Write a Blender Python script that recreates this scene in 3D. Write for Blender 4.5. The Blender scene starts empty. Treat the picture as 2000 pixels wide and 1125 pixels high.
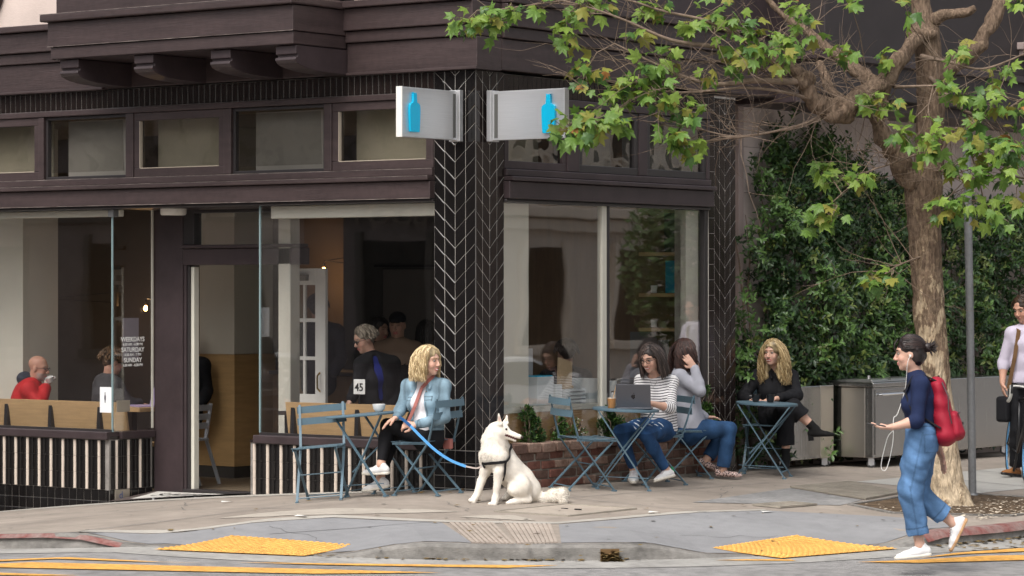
import bpy, bmesh, math, random, time
import numpy as np
from mathutils import Vector, Matrix
T0 = time.time()
R = math.radians
random.seed(7)
SC = bpy.context.scene
COL = SC.collection

# ------------------------------------------------------------------ camera, sky, sun, exposure
# world axes: x runs along the front street facade (corner at x=0), y runs along the side street, z up, metres
cam_d = bpy.data.cameras.new('camera')
cam = bpy.data.objects.new('camera', cam_d); COL.objects.link(cam)
cam.location = (15.09, -19.94, 1.75)
cam.rotation_euler = (R(90), 0, math.atan2(.5934, .8049))
cam_d.sensor_width = 36.0
cam_d.lens = 36.0 * 5641 / 2000
cam_d.clip_start = .1; cam_d.clip_end = 500
cam_d.dof.use_dof = True; cam_d.dof.focus_distance = 24.6; cam_d.dof.aperture_fstop = 5.6
SC.camera = cam

SUN_EL, SUN_AZ = 55.0, 172.0      # degrees; azimuth measured clockwise from +y
world = bpy.data.worlds.new('World'); SC.world = world; world.use_nodes = True
nt = world.node_tree; nt.nodes.clear()
sky = nt.nodes.new('ShaderNodeTexSky'); sky.sky_type = 'NISHITA'; sky.sun_disc = False
sky.sun_elevation = R(SUN_EL); sky.sun_rotation = R(SUN_AZ)
sky.air_density = 1.0; sky.dust_density = 6.0; sky.ozone_density = 0.6
hs = nt.nodes.new('ShaderNodeHueSaturation'); hs.inputs['Saturation'].default_value = .35
bg = nt.nodes.new('ShaderNodeBackground'); bg.inputs['Strength'].default_value = .15
wo = nt.nodes.new('ShaderNodeOutputWorld')
nt.links.new(sky.outputs[0], hs.inputs['Color']); nt.links.new(hs.outputs[0], bg.inputs['Color']); nt.links.new(bg.outputs[0], wo.inputs[0])
sd = bpy.data.lights.new('sun', 'SUN'); sd.energy = 1.0; sd.angle = R(34); sd.color = (1.0, .97, .93)
sun = bpy.data.objects.new('sun', sd); COL.objects.link(sun)
az, el = R(SUN_AZ), R(SUN_EL)
sdir = Vector((math.sin(az) * math.cos(el), math.cos(az) * math.cos(el), math.sin(el)))
sun.rotation_euler = sdir.to_track_quat('Z', 'Y').to_euler()
sun.location = sdir * 40
SC.view_settings.view_transform = 'Standard'; SC.view_settings.look = 'None'
SC.view_settings.gamma = 1.0; SC.view_settings.use_curve_mapping = False
SC.view_settings.exposure = .60
try:
    SC.cycles.use_denoising = True
    SC.cycles.max_bounces = 8; SC.cycles.transparent_max_bounces = 16
    SC.cycles.sample_clamp_indirect = 4.0
except Exception:
    pass

# ------------------------------------------------------------------ helpers
MATS = {}
def mat(name, color, rough=.6, spec=.4, metal=0.0, var=0.0, vscale=6.0, stretch=(1, 1, 1), bump=0.0, bscale=40.0, col2=None, coat=0.0, attr=None, trans=0.0, detail=6.0, dirt=0.0, rvar=0.0):
    if name in MATS: return MATS[name]
    m = bpy.data.materials.new(name); m.use_nodes = True
    n = m.node_tree.nodes; l = m.node_tree.links
    b = n['Principled BSDF']
    b.inputs['Roughness'].default_value = rough
    b.inputs['Specular IOR Level'].default_value = spec
    b.inputs['Metallic'].default_value = metal
    b.inputs['Coat Weight'].default_value = coat
    b.inputs['Coat Roughness'].default_value = .08
    c = tuple(color) + (1,)
    b.inputs['Base Color'].default_value = c
    tc = n.new('ShaderNodeTexCoord'); mp = n.new('ShaderNodeMapping'); mp.inputs['Scale'].default_value = stretch
    l.new(tc.outputs['Object'], mp.inputs['Vector'])
    last = None
    if attr:
        a = n.new('ShaderNodeAttribute'); a.attribute_name = attr; last = a.outputs['Color']
    if var > 0 or col2:
        no = n.new('ShaderNodeTexNoise'); no.inputs['Scale'].default_value = vscale; no.inputs['Detail'].default_value = detail; no.inputs['Roughness'].default_value = .65
        l.new(mp.outputs[0], no.inputs['Vector'])
        rm = n.new('ShaderNodeMapRange'); rm.inputs['From Min'].default_value = .32; rm.inputs['From Max'].default_value = .68
        l.new(no.outputs['Fac'], rm.inputs['Value'])
        mx = n.new('ShaderNodeMix'); mx.data_type = 'RGBA'
        l.new(rm.outputs[0], mx.inputs['Factor'])
        if attr and not col2:
            mu = n.new('ShaderNodeMix'); mu.data_type = 'RGBA'; mu.blend_type = 'MULTIPLY'; mu.inputs['Factor'].default_value = 1
            g = n.new('ShaderNodeMapRange'); g.inputs['To Min'].default_value = 1 - var; g.inputs['To Max'].default_value = 1 + var
            l.new(rm.outputs[0], g.inputs['Value'])
            l.new(last, mu.inputs['A']); l.new(g.outputs[0], mu.inputs['B']); last = mu.outputs['Result']
        else:
            ca = tuple(min(1, x * (1 - var)) for x in color) + (1,)
            cb = tuple(col2) + (1,) if col2 else tuple(min(1, x * (1 + var)) for x in color) + (1,)
            mx.inputs['A'].default_value = ca; mx.inputs['B'].default_value = cb
            last = mx.outputs['Result']
        if rvar > 0:
            g = n.new('ShaderNodeMapRange'); g.inputs['To Min'].default_value = max(0.02, rough - rvar); g.inputs['To Max'].default_value = min(1, rough + rvar)
            l.new(rm.outputs[0], g.inputs['Value']); l.new(g.outputs[0], b.inputs['Roughness'])
    if dirt > 0:
        n3 = n.new('ShaderNodeTexNoise'); n3.inputs['Scale'].default_value = vscale * 7.3; n3.inputs['Detail'].default_value = 4
        l.new(tc.outputs['Object'], n3.inputs['Vector'])
        r3 = n.new('ShaderNodeMapRange'); r3.inputs['From Min'].default_value = .4; r3.inputs['From Max'].default_value = .75; r3.inputs['To Min'].default_value = 1; r3.inputs['To Max'].default_value = 1 - dirt
        l.new(n3.outputs['Fac'], r3.inputs['Value'])
        m3 = n.new('ShaderNodeMix'); m3.data_type = 'RGBA'; m3.blend_type = 'MULTIPLY'; m3.inputs['Factor'].default_value = 1
        if last is None: m3.inputs['A'].default_value = c
        else: l.new(last, m3.inputs['A'])
        l.new(r3.outputs[0], m3.inputs['B']); last = m3.outputs['Result']
    if last is not None: l.new(last, b.inputs['Base Color'])
    if bump > 0:
        n2 = n.new('ShaderNodeTexNoise'); n2.inputs['Scale'].default_value = bscale; n2.inputs['Detail'].default_value = 5
        l.new(mp.outputs[0], n2.inputs['Vector'])
        bm_ = n.new('ShaderNodeBump'); bm_.inputs['Strength'].default_value = bump; bm_.inputs['Distance'].default_value = .01
        l.new(n2.outputs['Fac'], bm_.inputs['Height']); l.new(bm_.outputs[0], b.inputs['Normal'])
    if trans > 0:
        tl = n.new('ShaderNodeBsdfTranslucent'); ms = n.new('ShaderNodeMixShader'); ms.inputs['Fac'].default_value = trans
        if last is not None: l.new(last, tl.inputs['Color'])
        else: tl.inputs['Color'].default_value = c
        l.new(b.outputs[0], ms.inputs[1]); l.new(tl.outputs[0], ms.inputs[2]); l.new(ms.outputs[0], n['Material Output'].inputs['Surface'])
    MATS[name] = m
    return m

def glass_mat(name, tint=(1, 1, 1), boost=.9, base=.03, bump=0.0, bscale=1.2):
    m = bpy.data.materials.new(name); m.use_nodes = True
    n = m.node_tree.nodes; l = m.node_tree.links
    n.remove(n['Principled BSDF'])
    tr = n.new('ShaderNodeBsdfTransparent'); tr.inputs['Color'].default_value = tuple(tint) + (1,)
    gl = n.new('ShaderNodeBsdfGlossy'); gl.inputs['Roughness'].default_value = .015
    ge = n.new('ShaderNodeNewGeometry'); dt = n.new('ShaderNodeVectorMath'); dt.operation = 'DOT_PRODUCT'
    l.new(ge.outputs['Incoming'], dt.inputs[0]); l.new(ge.outputs['Normal'], dt.inputs[1])
    ab = n.new('ShaderNodeMath'); ab.operation = 'ABSOLUTE'; l.new(dt.outputs['Value'], ab.inputs[0])
    om = n.new('ShaderNodeMath'); om.operation = 'SUBTRACT'; om.inputs[0].default_value = 1.0; om.use_clamp = True; l.new(ab.outputs[0], om.inputs[1])
    fr = n.new('ShaderNodeMath'); fr.operation = 'POWER'; fr.inputs[1].default_value = 3.0; l.new(om.outputs[0], fr.inputs[0])
    ma = n.new('ShaderNodeMath'); ma.operation = 'MULTIPLY_ADD'; ma.inputs[1].default_value = boost; ma.inputs[2].default_value = base; ma.use_clamp = True
    mx = n.new('ShaderNodeMixShader')
    l.new(fr.outputs[0], ma.inputs[0]); l.new(ma.outputs[0], mx.inputs['Fac'])
    l.new(tr.outputs[0], mx.inputs[1]); l.new(gl.outputs[0], mx.inputs[2])
    if bump > 0:
        tc = n.new('ShaderNodeTexCoord')
        no = n.new('ShaderNodeTexNoise'); no.inputs['Scale'].default_value = bscale; no.inputs['Detail'].default_value = 1.5
        l.new(tc.outputs['Object'], no.inputs['Vector'])
        bp = n.new('ShaderNodeBump'); bp.inputs['Strength'].default_value = bump; bp.inputs['Distance'].default_value = .1
        l.new(no.outputs['Fac'], bp.inputs['Height']); l.new(bp.outputs[0], gl.inputs['Normal'])
    l.new(mx.outputs[0], n['Material Output'].inputs['Surface'])
    return m

def emit_mat(name, color, strength):
    m = bpy.data.materials.new(name); m.use_nodes = True
    b = m.node_tree.nodes['Principled BSDF']
    b.inputs['Base Color'].default_value = tuple(color) + (1,)
    b.inputs['Emission Color'].default_value = tuple(color) + (1,); b.inputs['Emission Strength'].default_value = strength
    return m

class MB:
    """collects boxes, tubes, lathes, polygons; build() links them as one mesh object"""
    def __init__(s): s.v = []; s.f = []
    def add(s, vs, fs):
        o = len(s.v); s.v += [tuple(v) for v in vs]; s.f += [tuple(i + o for i in f) for f in fs]; return s
    def box(s, x0, x1, y0, y1, z0, z1):
        return s.add([(x0, y0, z0), (x1, y0, z0), (x1, y1, z0), (x0, y1, z0), (x0, y0, z1), (x1, y0, z1), (x1, y1, z1), (x0, y1, z1)],
                     [(0, 3, 2, 1), (4, 5, 6, 7), (0, 1, 5, 4), (1, 2, 6, 5), (2, 3, 7, 6), (3, 0, 4, 7)])
    def prism(s, poly, a, b, axis):
        """poly: list of 2d points; extruded along axis ('x','y','z') from a to b"""
        n = len(poly)
        def p(q, t): return {'x': (t, q[0], q[1]), 'y': (q[0], t, q[1]), 'z': (q[0], q[1], t)}[axis]
        vs = [p(q, a) for q in poly] + [p(q, b) for q in poly]
        fs = [tuple(range(n)), tuple(range(2 * n - 1, n - 1, -1))] + [(i, i + n, (i + 1) % n + n, (i + 1) % n) for i in range(n)]
        return s.add(vs, fs)
    def bar(s, a, b, w, h, up=(0, 0, 1)):
        a = Vector(a); b = Vector(b); d = (b - a).normalized(); u = Vector(up)
        sx = d.cross(u)
        if sx.length < 1e-4: sx = d.cross(Vector((1, 0, 0)))
        sx.normalize(); sy = sx.cross(d).normalized()
        sx *= w / 2; sy *= h / 2
        return s.add([a - sx - sy, a + sx - sy, a + sx + sy, a - sx + sy, b - sx - sy, b + sx - sy, b + sx + sy, b - sx + sy],
                     [(0, 1, 2, 3), (7, 6, 5, 4), (0, 4, 5, 1), (1, 5, 6, 2), (2, 6, 7, 3), (3, 7, 4, 0)])
    def tube(s, pts, rad, n=8, cap=True):
        pts = [Vector(p) for p in pts]
        if not isinstance(rad, (list, tuple)): rad = [rad] * len(pts)
        o = len(s.v); prev = None
        for i, p in enumerate(pts):
            d = (pts[min(i + 1, len(pts) - 1)] - pts[max(i - 1, 0)])
            if d.length < 1e-9: d = Vector((0, 0, 1))
            d.normalize()
            if prev is None:
                a = d.cross(Vector((0, 0, 1)))
                if a.length < .05: a = d.cross(Vector((1, 0, 0)))
            else:
                a = prev - d * prev.dot(d)
            a.normalize(); prev = a; b = d.cross(a)
            for k in range(n):
                t = 2 * math.pi * k / n
                s.v.append(tuple(p + a * (math.cos(t) * rad[i]) + b * (math.sin(t) * rad[i])))
        for i in range(len(pts) - 1):
            for k in range(n):
                k2 = (k + 1) % n
                s.f.append((o + i * n + k, o + i * n + k2, o + (i + 1) * n + k2, o + (i + 1) * n + k))
        if cap:
            s.f.append(tuple(o + k for k in range(n - 1, -1, -1))); s.f.append(tuple(o + (len(pts) - 1) * n + k for k in range(n)))
        return s
    def lathe(s, prof, c=(0, 0, 0), n=20, cap=True):
        o = len(s.v)
        for r, z in prof:
            for k in range(n):
                t = 2 * math.pi * k / n
                s.v.append((c[0] + r * math.cos(t), c[1] + r * math.sin(t), c[2] + z))
        for i in range(len(prof) - 1):
            for k in range(n):
                k2 = (k + 1) % n
                s.f.append((o + i * n + k, o + i * n + k2, o + (i + 1) * n + k2, o + (i + 1) * n + k))
        if cap:
            s.f.append(tuple(o + k for k in range(n - 1, -1, -1))); s.f.append(tuple(o + (len(prof) - 1) * n + k for k in range(n)))
        return s
    def mesh(s, name, m=None, smooth=False):
        me = bpy.data.meshes.new(name); me.from_pydata(s.v, [], s.f); me.update()
        if m: me.materials.append(m)
        if smooth:
            me.polygons.foreach_set('use_smooth', [True] * len(me.polygons))
            if smooth != 'all':
                try: me.set_sharp_from_angle(angle=R(40))
                except Exception: pass
        return me
    def build(s, name, m=None, parent=None, smooth=False, bevel=0, loc=None):
        return link(name, s.mesh(name, m, smooth), parent, bevel, loc)

def link(name, me, parent=None, bevel=0, loc=None):
    o = bpy.data.objects.new(name, me); COL.objects.link(o)
    if parent: o.parent = parent
    if loc: o.location = loc
    if bevel:
        b = o.modifiers.new('bevel', 'BEVEL'); b.width = bevel; b.segments = 2; b.limit_method = 'ANGLE'
    return o
def tag(o, label=None, cat=None, group=None, kind=None):
    if label: o['label'] = label
    if cat: o['category'] = cat
    if group: o['group'] = group
    if kind: o['kind'] = kind
    return o
def thing(name, label, cat, loc=(0, 0, 0), rz=0, group=None):
    o = bpy.data.objects.new(name, None); COL.objects.link(o)
    o.location = loc; o.rotation_euler = (0, 0, rz); o.empty_display_size = .1
    return tag(o, label, cat, group)
def part(name, parent, label=None):
    o = bpy.data.objects.new(name, None); COL.objects.link(o); o.parent = parent; o.empty_display_size = .05
    if label: o['label'] = label
    return o
def bx(name, b, m, parent=None, bevel=0): return MB().box(*b).build(name, m, parent, bevel=bevel)
def copy_tree(o, parent=None):
    c = o.copy(); COL.objects.link(c)
    if parent: c.parent = parent
    for ch in list(o.children): copy_tree(ch, c)
    return c
def text(name, body, size, m, parent, loc, rot, ext=.002, align='CENTER', sx=1.0, bold=0.0):
    cu = bpy.data.curves.new(name, 'FONT'); cu.body = body; cu.size = size; cu.extrude = ext; cu.align_x = align; cu.offset = bold
    cu.materials.append(m)
    tmp = bpy.data.objects.new(name, cu)
    me = bpy.data.meshes.new_from_object(tmp); bpy.data.objects.remove(tmp); bpy.data.curves.remove(cu)
    me.materials.clear(); me.materials.append(m)
    o = link(name, me, parent, loc=loc); o.rotation_euler = rot; o.scale = (sx, 1, 1)
    return o

# ------------------------------------------------------------------ ground heights
def G(x, y):
    z = 0.0
    if x < 0:
        a = min(-x, 8.0); z += -.045 * a - .0055 * a * a - (max(-x - 8.0, 0) * .09)
    else: z += -.04 * min(x, 9.0)
    if y > 0: z += -.014 * min(y, 40)
    else: z += -.022 * min(-y, 9.0)
    return z
KC, KR = (-1.5, 1.6), 5.85            # centre and radius of the kerb's corner arc
def kerb_sd(x, y):
    """distance outwards of the kerb line (negative on the pavement) and arc-length position along it"""
    dx, dy = x - KC[0], y - KC[1]
    if dx <= 0: return -dy - KR if True else 0, dx
    if dy >= 0: return dx - KR, KR * math.pi / 2 + dy
    r = math.hypot(dx, dy); a = math.atan2(dx, -dy)
    return r - KR, a * KR
def sstep(a, b, x):
    t = max(0, min(1, (x - a) / (b - a))); return t * t * (3 - 2 * t)
RAMPS = [(1.45, 2.9), (6.0, 7.45)]
def dip(s): return max(sstep(a - .75, a, s) * (1 - sstep(b, b + .75, s)) for a, b in RAMPS)
def S(x, y):
    d, s = kerb_sd(x, y)
    return G(x, y) - .105 * dip(s) * sstep(-1.7, -.05, d)
def RD(x, y):
    return G(x, y) - .11
def kerb_pt(s, d=0.0):
    if s < 0: return (KC[0] + s, KC[1] - KR - d)
    if s > KR * math.pi / 2: return (KC[0] + KR + d, KC[1] + s - KR * math.pi / 2)
    a = s / KR; return (KC[0] + (KR + d) * math.sin(a), KC[1] - (KR + d) * math.cos(a))

def drape(name, poly, zf, off, m, parent=None, res=.25, thick=0.0):
    """polygon laid over the height function zf"""
    bm = bmesh.new()
    bm.faces.new([bm.verts.new((p[0], p[1], 0)) for p in poly])
    if res:
        xs = [p[0] for p in poly]; ys = [p[1] for p in poly]
        for ax, lo, hi in ((0, min(xs), max(xs)), (1, min(ys), max(ys))):
            k = math.ceil(lo / res)
            while k * res < hi:
                co = [0, 0, 0]; co[ax] = k * res; no = [0, 0, 0]; no[ax] = 1
                bmesh.ops.bisect_plane(bm, geom=bm.verts[:] + bm.edges[:] + bm.faces[:], plane_co=co, plane_no=no, dist=1e-5)
                k += 1
    bmesh.ops.triangulate(bm, faces=bm.faces[:])
    for v in bm.verts: v.co.z = zf(v.co.x, v.co.y) + off
    if thick:
        r = bmesh.ops.extrude_face_region(bm, geom=bm.faces[:])
        for v in [e for e in r['geom'] if isinstance(e, bmesh.types.BMVert)]: v.co.z += thick
    bmesh.ops.recalc_face_normals(bm, faces=bm.faces[:])
    if not thick:
        for f in bm.faces:
            if f.normal.z < 0: f.normal_flip()
    me = bpy.data.meshes.new(name); bm.to_mesh(me); bm.free(); me.materials.append(m)
    o = link(name, me, parent)
    return o
# ------------------------------------------------------------------ materials of the setting
PAINT = mat('brown_paint', (.051, .035, .0345), .42, .4, var=.22, vscale=2.2, stretch=(.5, .5, 5), bump=.22, bscale=16, dirt=.2)
PAINT2 = mat('brown_paint_smooth', (.045, .032, .034), .4, .4, var=.2, vscale=3, dirt=.1)
GLAZE = mat('black_glazed_tile', (.009, .008, .008), .13, .5, var=.4, vscale=3, bump=.05, bscale=9, rvar=.05)
GLAZE2 = mat('brown_black_glazed_tile', (.016, .011, .010), .16, .5, var=.4, vscale=3, bump=.05, bscale=9)
CREAMT = mat('cream_tile', (.62, .53, .45), .3, .45, var=.07, vscale=4, dirt=.08)
GROUT = mat('pale_grout', (.50, .47, .43), .9, .2, var=.25, vscale=5)
GROUTD = mat('dim_grout', (.20, .185, .17), .9, .2, var=.4, vscale=6)
STUCCO = mat('cream_stucco', (.60, .50, .45), .85, .2, var=.08, vscale=2, bump=.25, bscale=60)
MAUVE = mat('mauve_stucco', (.56, .475, .44), .9, .2, var=.1, vscale=1.3, bump=.3, bscale=70, dirt=.1)
OAK = mat('oak_ply', (.50, .33, .165), .45, .35, var=.12, vscale=3, stretch=(1, 1, 14), dirt=.04)
OAKV = mat('oak_panel', (.40, .25, .11), .5, .3, var=.14, vscale=2.5, stretch=(1, 1, 8))
OAKD = mat('dark_oak', (.17, .105, .055), .5, .3, var=.2, vscale=2, stretch=(6, 6, .8))
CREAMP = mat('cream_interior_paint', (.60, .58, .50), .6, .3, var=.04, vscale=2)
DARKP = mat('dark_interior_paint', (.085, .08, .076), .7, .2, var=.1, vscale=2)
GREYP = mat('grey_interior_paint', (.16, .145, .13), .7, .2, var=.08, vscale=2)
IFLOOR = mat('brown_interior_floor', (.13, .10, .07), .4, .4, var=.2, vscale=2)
BLACKM = mat('black_metal', (.012, .012, .013), .4, .5)
FRAMEM = mat('dark_window_metal', (.03, .026, .027), .35, .5)
WHITEP = mat('white_paint', (.72, .71, .67), .45, .4, var=.04, vscale=3)
ALU = mat('brushed_aluminium', (.62, .62, .63), .38, .5, metal=.75, var=.06, vscale=3, stretch=(1, 1, 60))
BLUE = mat('sky_blue_enamel', (.0, .42, .68), .3, .45)
STEEL = mat('stainless_steel', (.45, .445, .435), .22, .5, metal=1.0, var=.06, vscale=1.5, stretch=(30, 30, .6), rvar=.06, bump=.02, bscale=30)
GLASS = glass_mat('window_glass', boost=.9, base=.085, bump=.02, bscale=1.0)
GLASSB = glass_mat('side_window_glass', boost=.9, base=.085, bump=.03, bscale=.9)
GLASSW = glass_mat('old_wavy_glass', tint=(.85, .85, .83), boost=1.1, base=.06, bump=.10, bscale=2.2)
GEDGE = mat('green_glass_edge', (.20, .28, .29), .2, .5)
CONC_T = mat('tan_concrete', (.29, .25, .212), .85, .25, var=.17, vscale=.9, bump=.35, bscale=55, dirt=.16)
CONC_L = mat('light_concrete', (.38, .355, .315), .85, .25, var=.12, vscale=1.6, bump=.35, bscale=60, dirt=.1)
CONC_G = mat('blue_grey_concrete', (.235, .235, .24), .85, .25, var=.10, vscale=1.1, bump=.35, bscale=60, dirt=.10)
CONC_K = mat('stained_kerb_concrete', (.205, .195, .18), .9, .2, var=.40, vscale=2.2, stretch=(1, 1, 2.5), bump=.5, bscale=40, dirt=.3)
ASPH = mat('worn_asphalt', (.27, .262, .255), .9, .25, var=.18, vscale=1.3, bump=1.0, bscale=120, dirt=.32)
YELLOWR = mat('yellow_road_paint', (.69, .36, .085), .75, .3, var=.14, vscale=3, bump=.4, bscale=120, dirt=.38)
YELLOWD = mat('yellow_tactile', (.72, .39, .10), .65, .3, var=.12, vscale=2.5, dirt=.3)
REDP = mat('worn_red_paint', (.27, .065, .055), .8, .3, var=.3, vscale=5, col2=(.27, .22, .20), dirt=.3)
SOIL = mat('soil', (.105, .075, .05), .95, .1, var=.4, vscale=9, bump=1, bscale=60)
IRON = mat('grate_iron', (.30, .27, .225), .7, .3, metal=.1, var=.2, vscale=4)
RIBC = mat('ribbed_concrete', (.37, .315, .27), .9, .2, var=.15, vscale=2, dirt=.2)

# ------------------------------------------------------------------ ground
def grid_sheet(name, xs, ys, zf, m, keep=None):
    nx, ny = len(xs), len(ys)
    v = [(x, y, zf(x, y)) for y in ys for x in xs]
    f = []
    for j in range(ny - 1):
        for i in range(nx - 1):
            if keep is None or keep((xs[i] + xs[i + 1]) / 2, (ys[j] + ys[j + 1]) / 2):
                f.append((j * nx + i, j * nx + i + 1, (j + 1) * nx + i + 1, (j + 1) * nx + i))
    mb = MB(); mb.v = v; mb.f = f
    return mb.build(name, m)
def axis(lo, hi, fine_lo, fine_hi, fine, coarse):
    a = [lo]
    while a[-1] < hi - 1e-6: a.append(a[-1] + (fine if fine_lo <= a[-1] < fine_hi else coarse))
    return a
tag(grid_sheet('ground', axis(-160, 160, -20, 20, 2.0, 20.0), axis(-60, 260, -20, 40, 2.0, 20.0), lambda x, y: G(x, y) - .75, ASPH), kind='structure')
tag(grid_sheet('road', axis(-40, 22, -8, 9, .25, 2.0), axis(-22, 60, -9, 12, .25, 2.0), RD, ASPH,
               keep=lambda x, y: kerb_sd(x, y)[0] > -.6), kind='structure', label='grey worn asphalt road at the street corner')
# pavement: strips that follow the kerb line exactly, then inwards
def pavement():
    ss = [-38 + 2 * i for i in range(16)] + [-6 + .2 * i for i in range(100)] + [14 + 2 * i for i in range(24)]
    ds = [0, .05, .15, .3, .5, .7, .9, 1.1, 1.3, 1.5, 1.75, 2.1, 2.6, 3.2, 3.8, 4.4, 5.0, 5.6]
    mb = MB(); n = len(ds)
    for s in ss:
        for d in ds:
            x, y = kerb_pt(s, -.14 - d)
            if x < -.04 and y > 0 and y < 4.22:          # stop at the walls of the cafe
                if s < KR * math.pi / 4: y = 0.0
                else: x = -.04
            mb.v.append((x, y, S(x, y)))
    for i in range(len(ss) - 1):
        for j in range(n - 1):
            a = i * n + j
            mb.f.append((a, a + n, a + n + 1, a + 1))
    return mb.build('sidewalk', CONC_T, smooth=False)
tag(pavement(), kind='structure', label='sloping tan concrete sidewalk in front of the cafe')
def kerb():
    mb = MB(); ss = [-38 + 2 * i for i in range(16)] + [-6 + .15 * i for i in range(134)] + [14.1 + 2 * i for i in range(24)]
    n = 5
    for s in ss:
        for k, (d, top) in enumerate(((-.15, 0), (-.035, 0.003), (-.008, -.018), (.018, None), (.018, -.5))):
            x, y = kerb_pt(s, d)
            x0, y0 = kerb_pt(s, -.02)
            z = S(x0, y0) + top if top is not None and top > -.4 else (RD(x, y) - .02 if top is None else RD(x, y) - .3)
            if k in (0,): z = S(x, y)
            mb.v.append((x, y, z))
    for i in range(len(ss) - 1):
        for k in range(n - 1):
            a = i * n + k; mb.f.append((a, a + 1, a + n + 1, a + n))
    return mb.build('kerb', CONC_K)
tag(kerb(), kind='structure', label='stained concrete kerb curving round the corner')
def ring(s0, s1, d0, d1, n=24):
    return [kerb_pt(s0 + (s1 - s0) * i / n, d0) for i in range(n + 1)] + [kerb_pt(s1 + (s0 - s1) * i / n, d1) for i in range(n + 1)]
# worn red paint on the raised kerb ends
def kerb_paint(s0, s1, inner=-.13):
    mb = MB(); n = 30
    for i in range(n + 1):
        s = s0 + (s1 - s0) * i / n; x0, y0 = kerb_pt(s, -.02)
        for d, dz in ((inner, .005), (-.035, .0065), (-.006, -.014), (.021, -.045 if inner < -.1 else -.024)):
            x, y = kerb_pt(s, d); z = (S(x, y) if d == -.13 else S(x0, y0)) + dz
            mb.v.append((x, y, z))
    for i in range(n):
        for k in range(3):
            a = i * 4 + k; mb.f.append((a, a + 1, a + 5, a + 4))
    return tag(mb.build('kerb_paint', REDP), kind='structure')
kerb_paint(-9, 1.25, -.06)['label'] = 'worn red paint on the kerb below the tiled cafe wall'
kerb_paint(7.9, 14)['label'] = 'worn red paint on the kerb beside the tree bed'
# gutter strip of lighter concrete along the kerb
tag(drape('gutter', ring(-8, 13, .02, .42, 80), RD, .004, mat('gutter_concrete', (.31, .30, .28), .9, .2, var=.2, vscale=2, bump=.3, bscale=70, dirt=.2), res=0), kind='structure')
# blue-grey ramp slabs
tag(drape('ramp_slab', [(-.73, -4.05), (-.2, -3.237), (.372, -2.369), (1.20, -2.03), (2.12, -2.84)] + [kerb_pt(s, -.16) for s in (3.9, 3.4, 2.9, 2.4, 1.9, 1.4, .9, .4)], S, .004, CONC_G, res=.3), kind='structure')['label'] = 'blue grey concrete ramp behind the yellow pad by the dog'
tag(drape('ramp_slab', [(1.93, -1.47), (2.205, -.29), (2.509, .725), (3.389, 1.234), (3.9, 1.3), (4.18, .9)] + [kerb_pt(s, -.16) for s in (8.6, 8.1, 7.6, 7.1, 6.6, 6.1, 5.6, 5.1, 4.7)] + [(2.60, -2.38)], S, .004, CONC_G, res=.3), kind='structure')['label'] = 'blue grey concrete ramp in front of the tree'
# fine scored joints of the slabs
tag(drape('slab_joint', [(.40, -3.15), (1.17, -2.06), (1.155, -2.065), (.385, -3.155)], S, .0075, mat('joint_dark', (.13, .13, .13), .95, .1), res=.3), kind='structure')
# pale strip along the shop front and pale worn patches
tag(drape('pale_strip', [(-9, -.02), (-3.2, -.02), (-2.6, -.02), (-2.6, -.33), (-3.35, -.36), (-4.4, -.42), (-9, -.55)], S, .004, CONC_L, res=.4), kind='structure')
tag(drape('pale_strip', [(-2.6, -.02), (-.46, -.02), (-.46, -.12), (-1.4, -.24), (-2.6, -.30)], S, .004, CONC_L, res=.4), kind='structure')
tag(drape('pale_patch', [(-.5, -2.75), (-.3, -2.2), (.1, -1.8), (.55, -1.45), (.87, -1.35), (.62, -1.75), (.3, -2.2), (-.05, -2.6)], S, .004, mat('pale_patch', (.38, .34, .29), .85, .25, var=.12, vscale=1.6, bump=.3, bscale=60, dirt=.1), res=.4), kind='structure')
tag(drape('pale_patch', [(1.07, -1.64), (1.6, -1.45), (1.62, -1.36), (1.32, -1.24), (1.15, -1.4)], S, .004, MATS['pale_patch'], res=.4), kind='structure')
tag(drape('pale_strip', [(-.75, -4.03), (-.22, -3.235), (.36, -2.35), (1.24, -1.98), (1.9, -1.44), (2.19, -.28), (2.49, .745), (2.42, .80), (2.1, -.2), (1.82, -1.36), (1.2, -1.86), (.3, -2.24), (-.32, -3.2), (-.86, -3.98)], S, .0042, CONC_L, res=.4), kind='structure')
tag(drape('pale_slab', [(1.30, 4.33), (1.2, 6.4), (1.1, 9.5), (2.6, 9.5), (2.62, 4.25), (2.0, 4.33)], S, .004, mat('grey_slab', (.37, .36, .335), .85, .25, var=.08, vscale=1.2, bump=.3, bscale=60, dirt=.1), res=.5), kind='structure')
for y0 in (5.6, 7.0, 8.4):
    tag(drape('slab_joint', [(1.15, y0), (2.62, y0 - .1), (2.62, y0 - .08), (1.15, y0 + .02)], S, .0075, MATS['joint_dark'], res=.5), kind='structure')
# ribbed concrete apron in two halves
def ribs(quad, label, n):
    base = tag(drape('ribbed_apron', quad, S, .003, RIBC, res=.3), kind='structure', label=label)
    mb = MB(); a, b, c, d = [Vector((q[0], q[1], 0)) for q in quad]   # a-b far edge, d-c near edge
    for i in range(n):
        t = (i + .5) / n
        p = a.lerp(b, t); q = d.lerp(c, t)
        for k in range(5):
            p1 = p.lerp(q, k / 5); p2 = p.lerp(q, (k + 1) / 5)
            p1.z = S(p1.x, p1.y) + .006; p2.z = S(p2.x, p2.y) + .006
            mb.bar(p1, p2, .024, .012)
    o = mb.build('rib', RIBC, base); tag(o, kind='stuff')
ribs([(1.253, -2.011), (1.52, -1.77), (2.375, -2.66), (2.12, -2.86)], 'ribbed tan concrete apron, half nearer the dog', 9)
ribs([(1.56, -1.72), (1.90, -1.53), (2.575, -2.385), (2.39, -2.65)], 'ribbed tan concrete apron, half nearer the manhole lid', 10)
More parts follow.
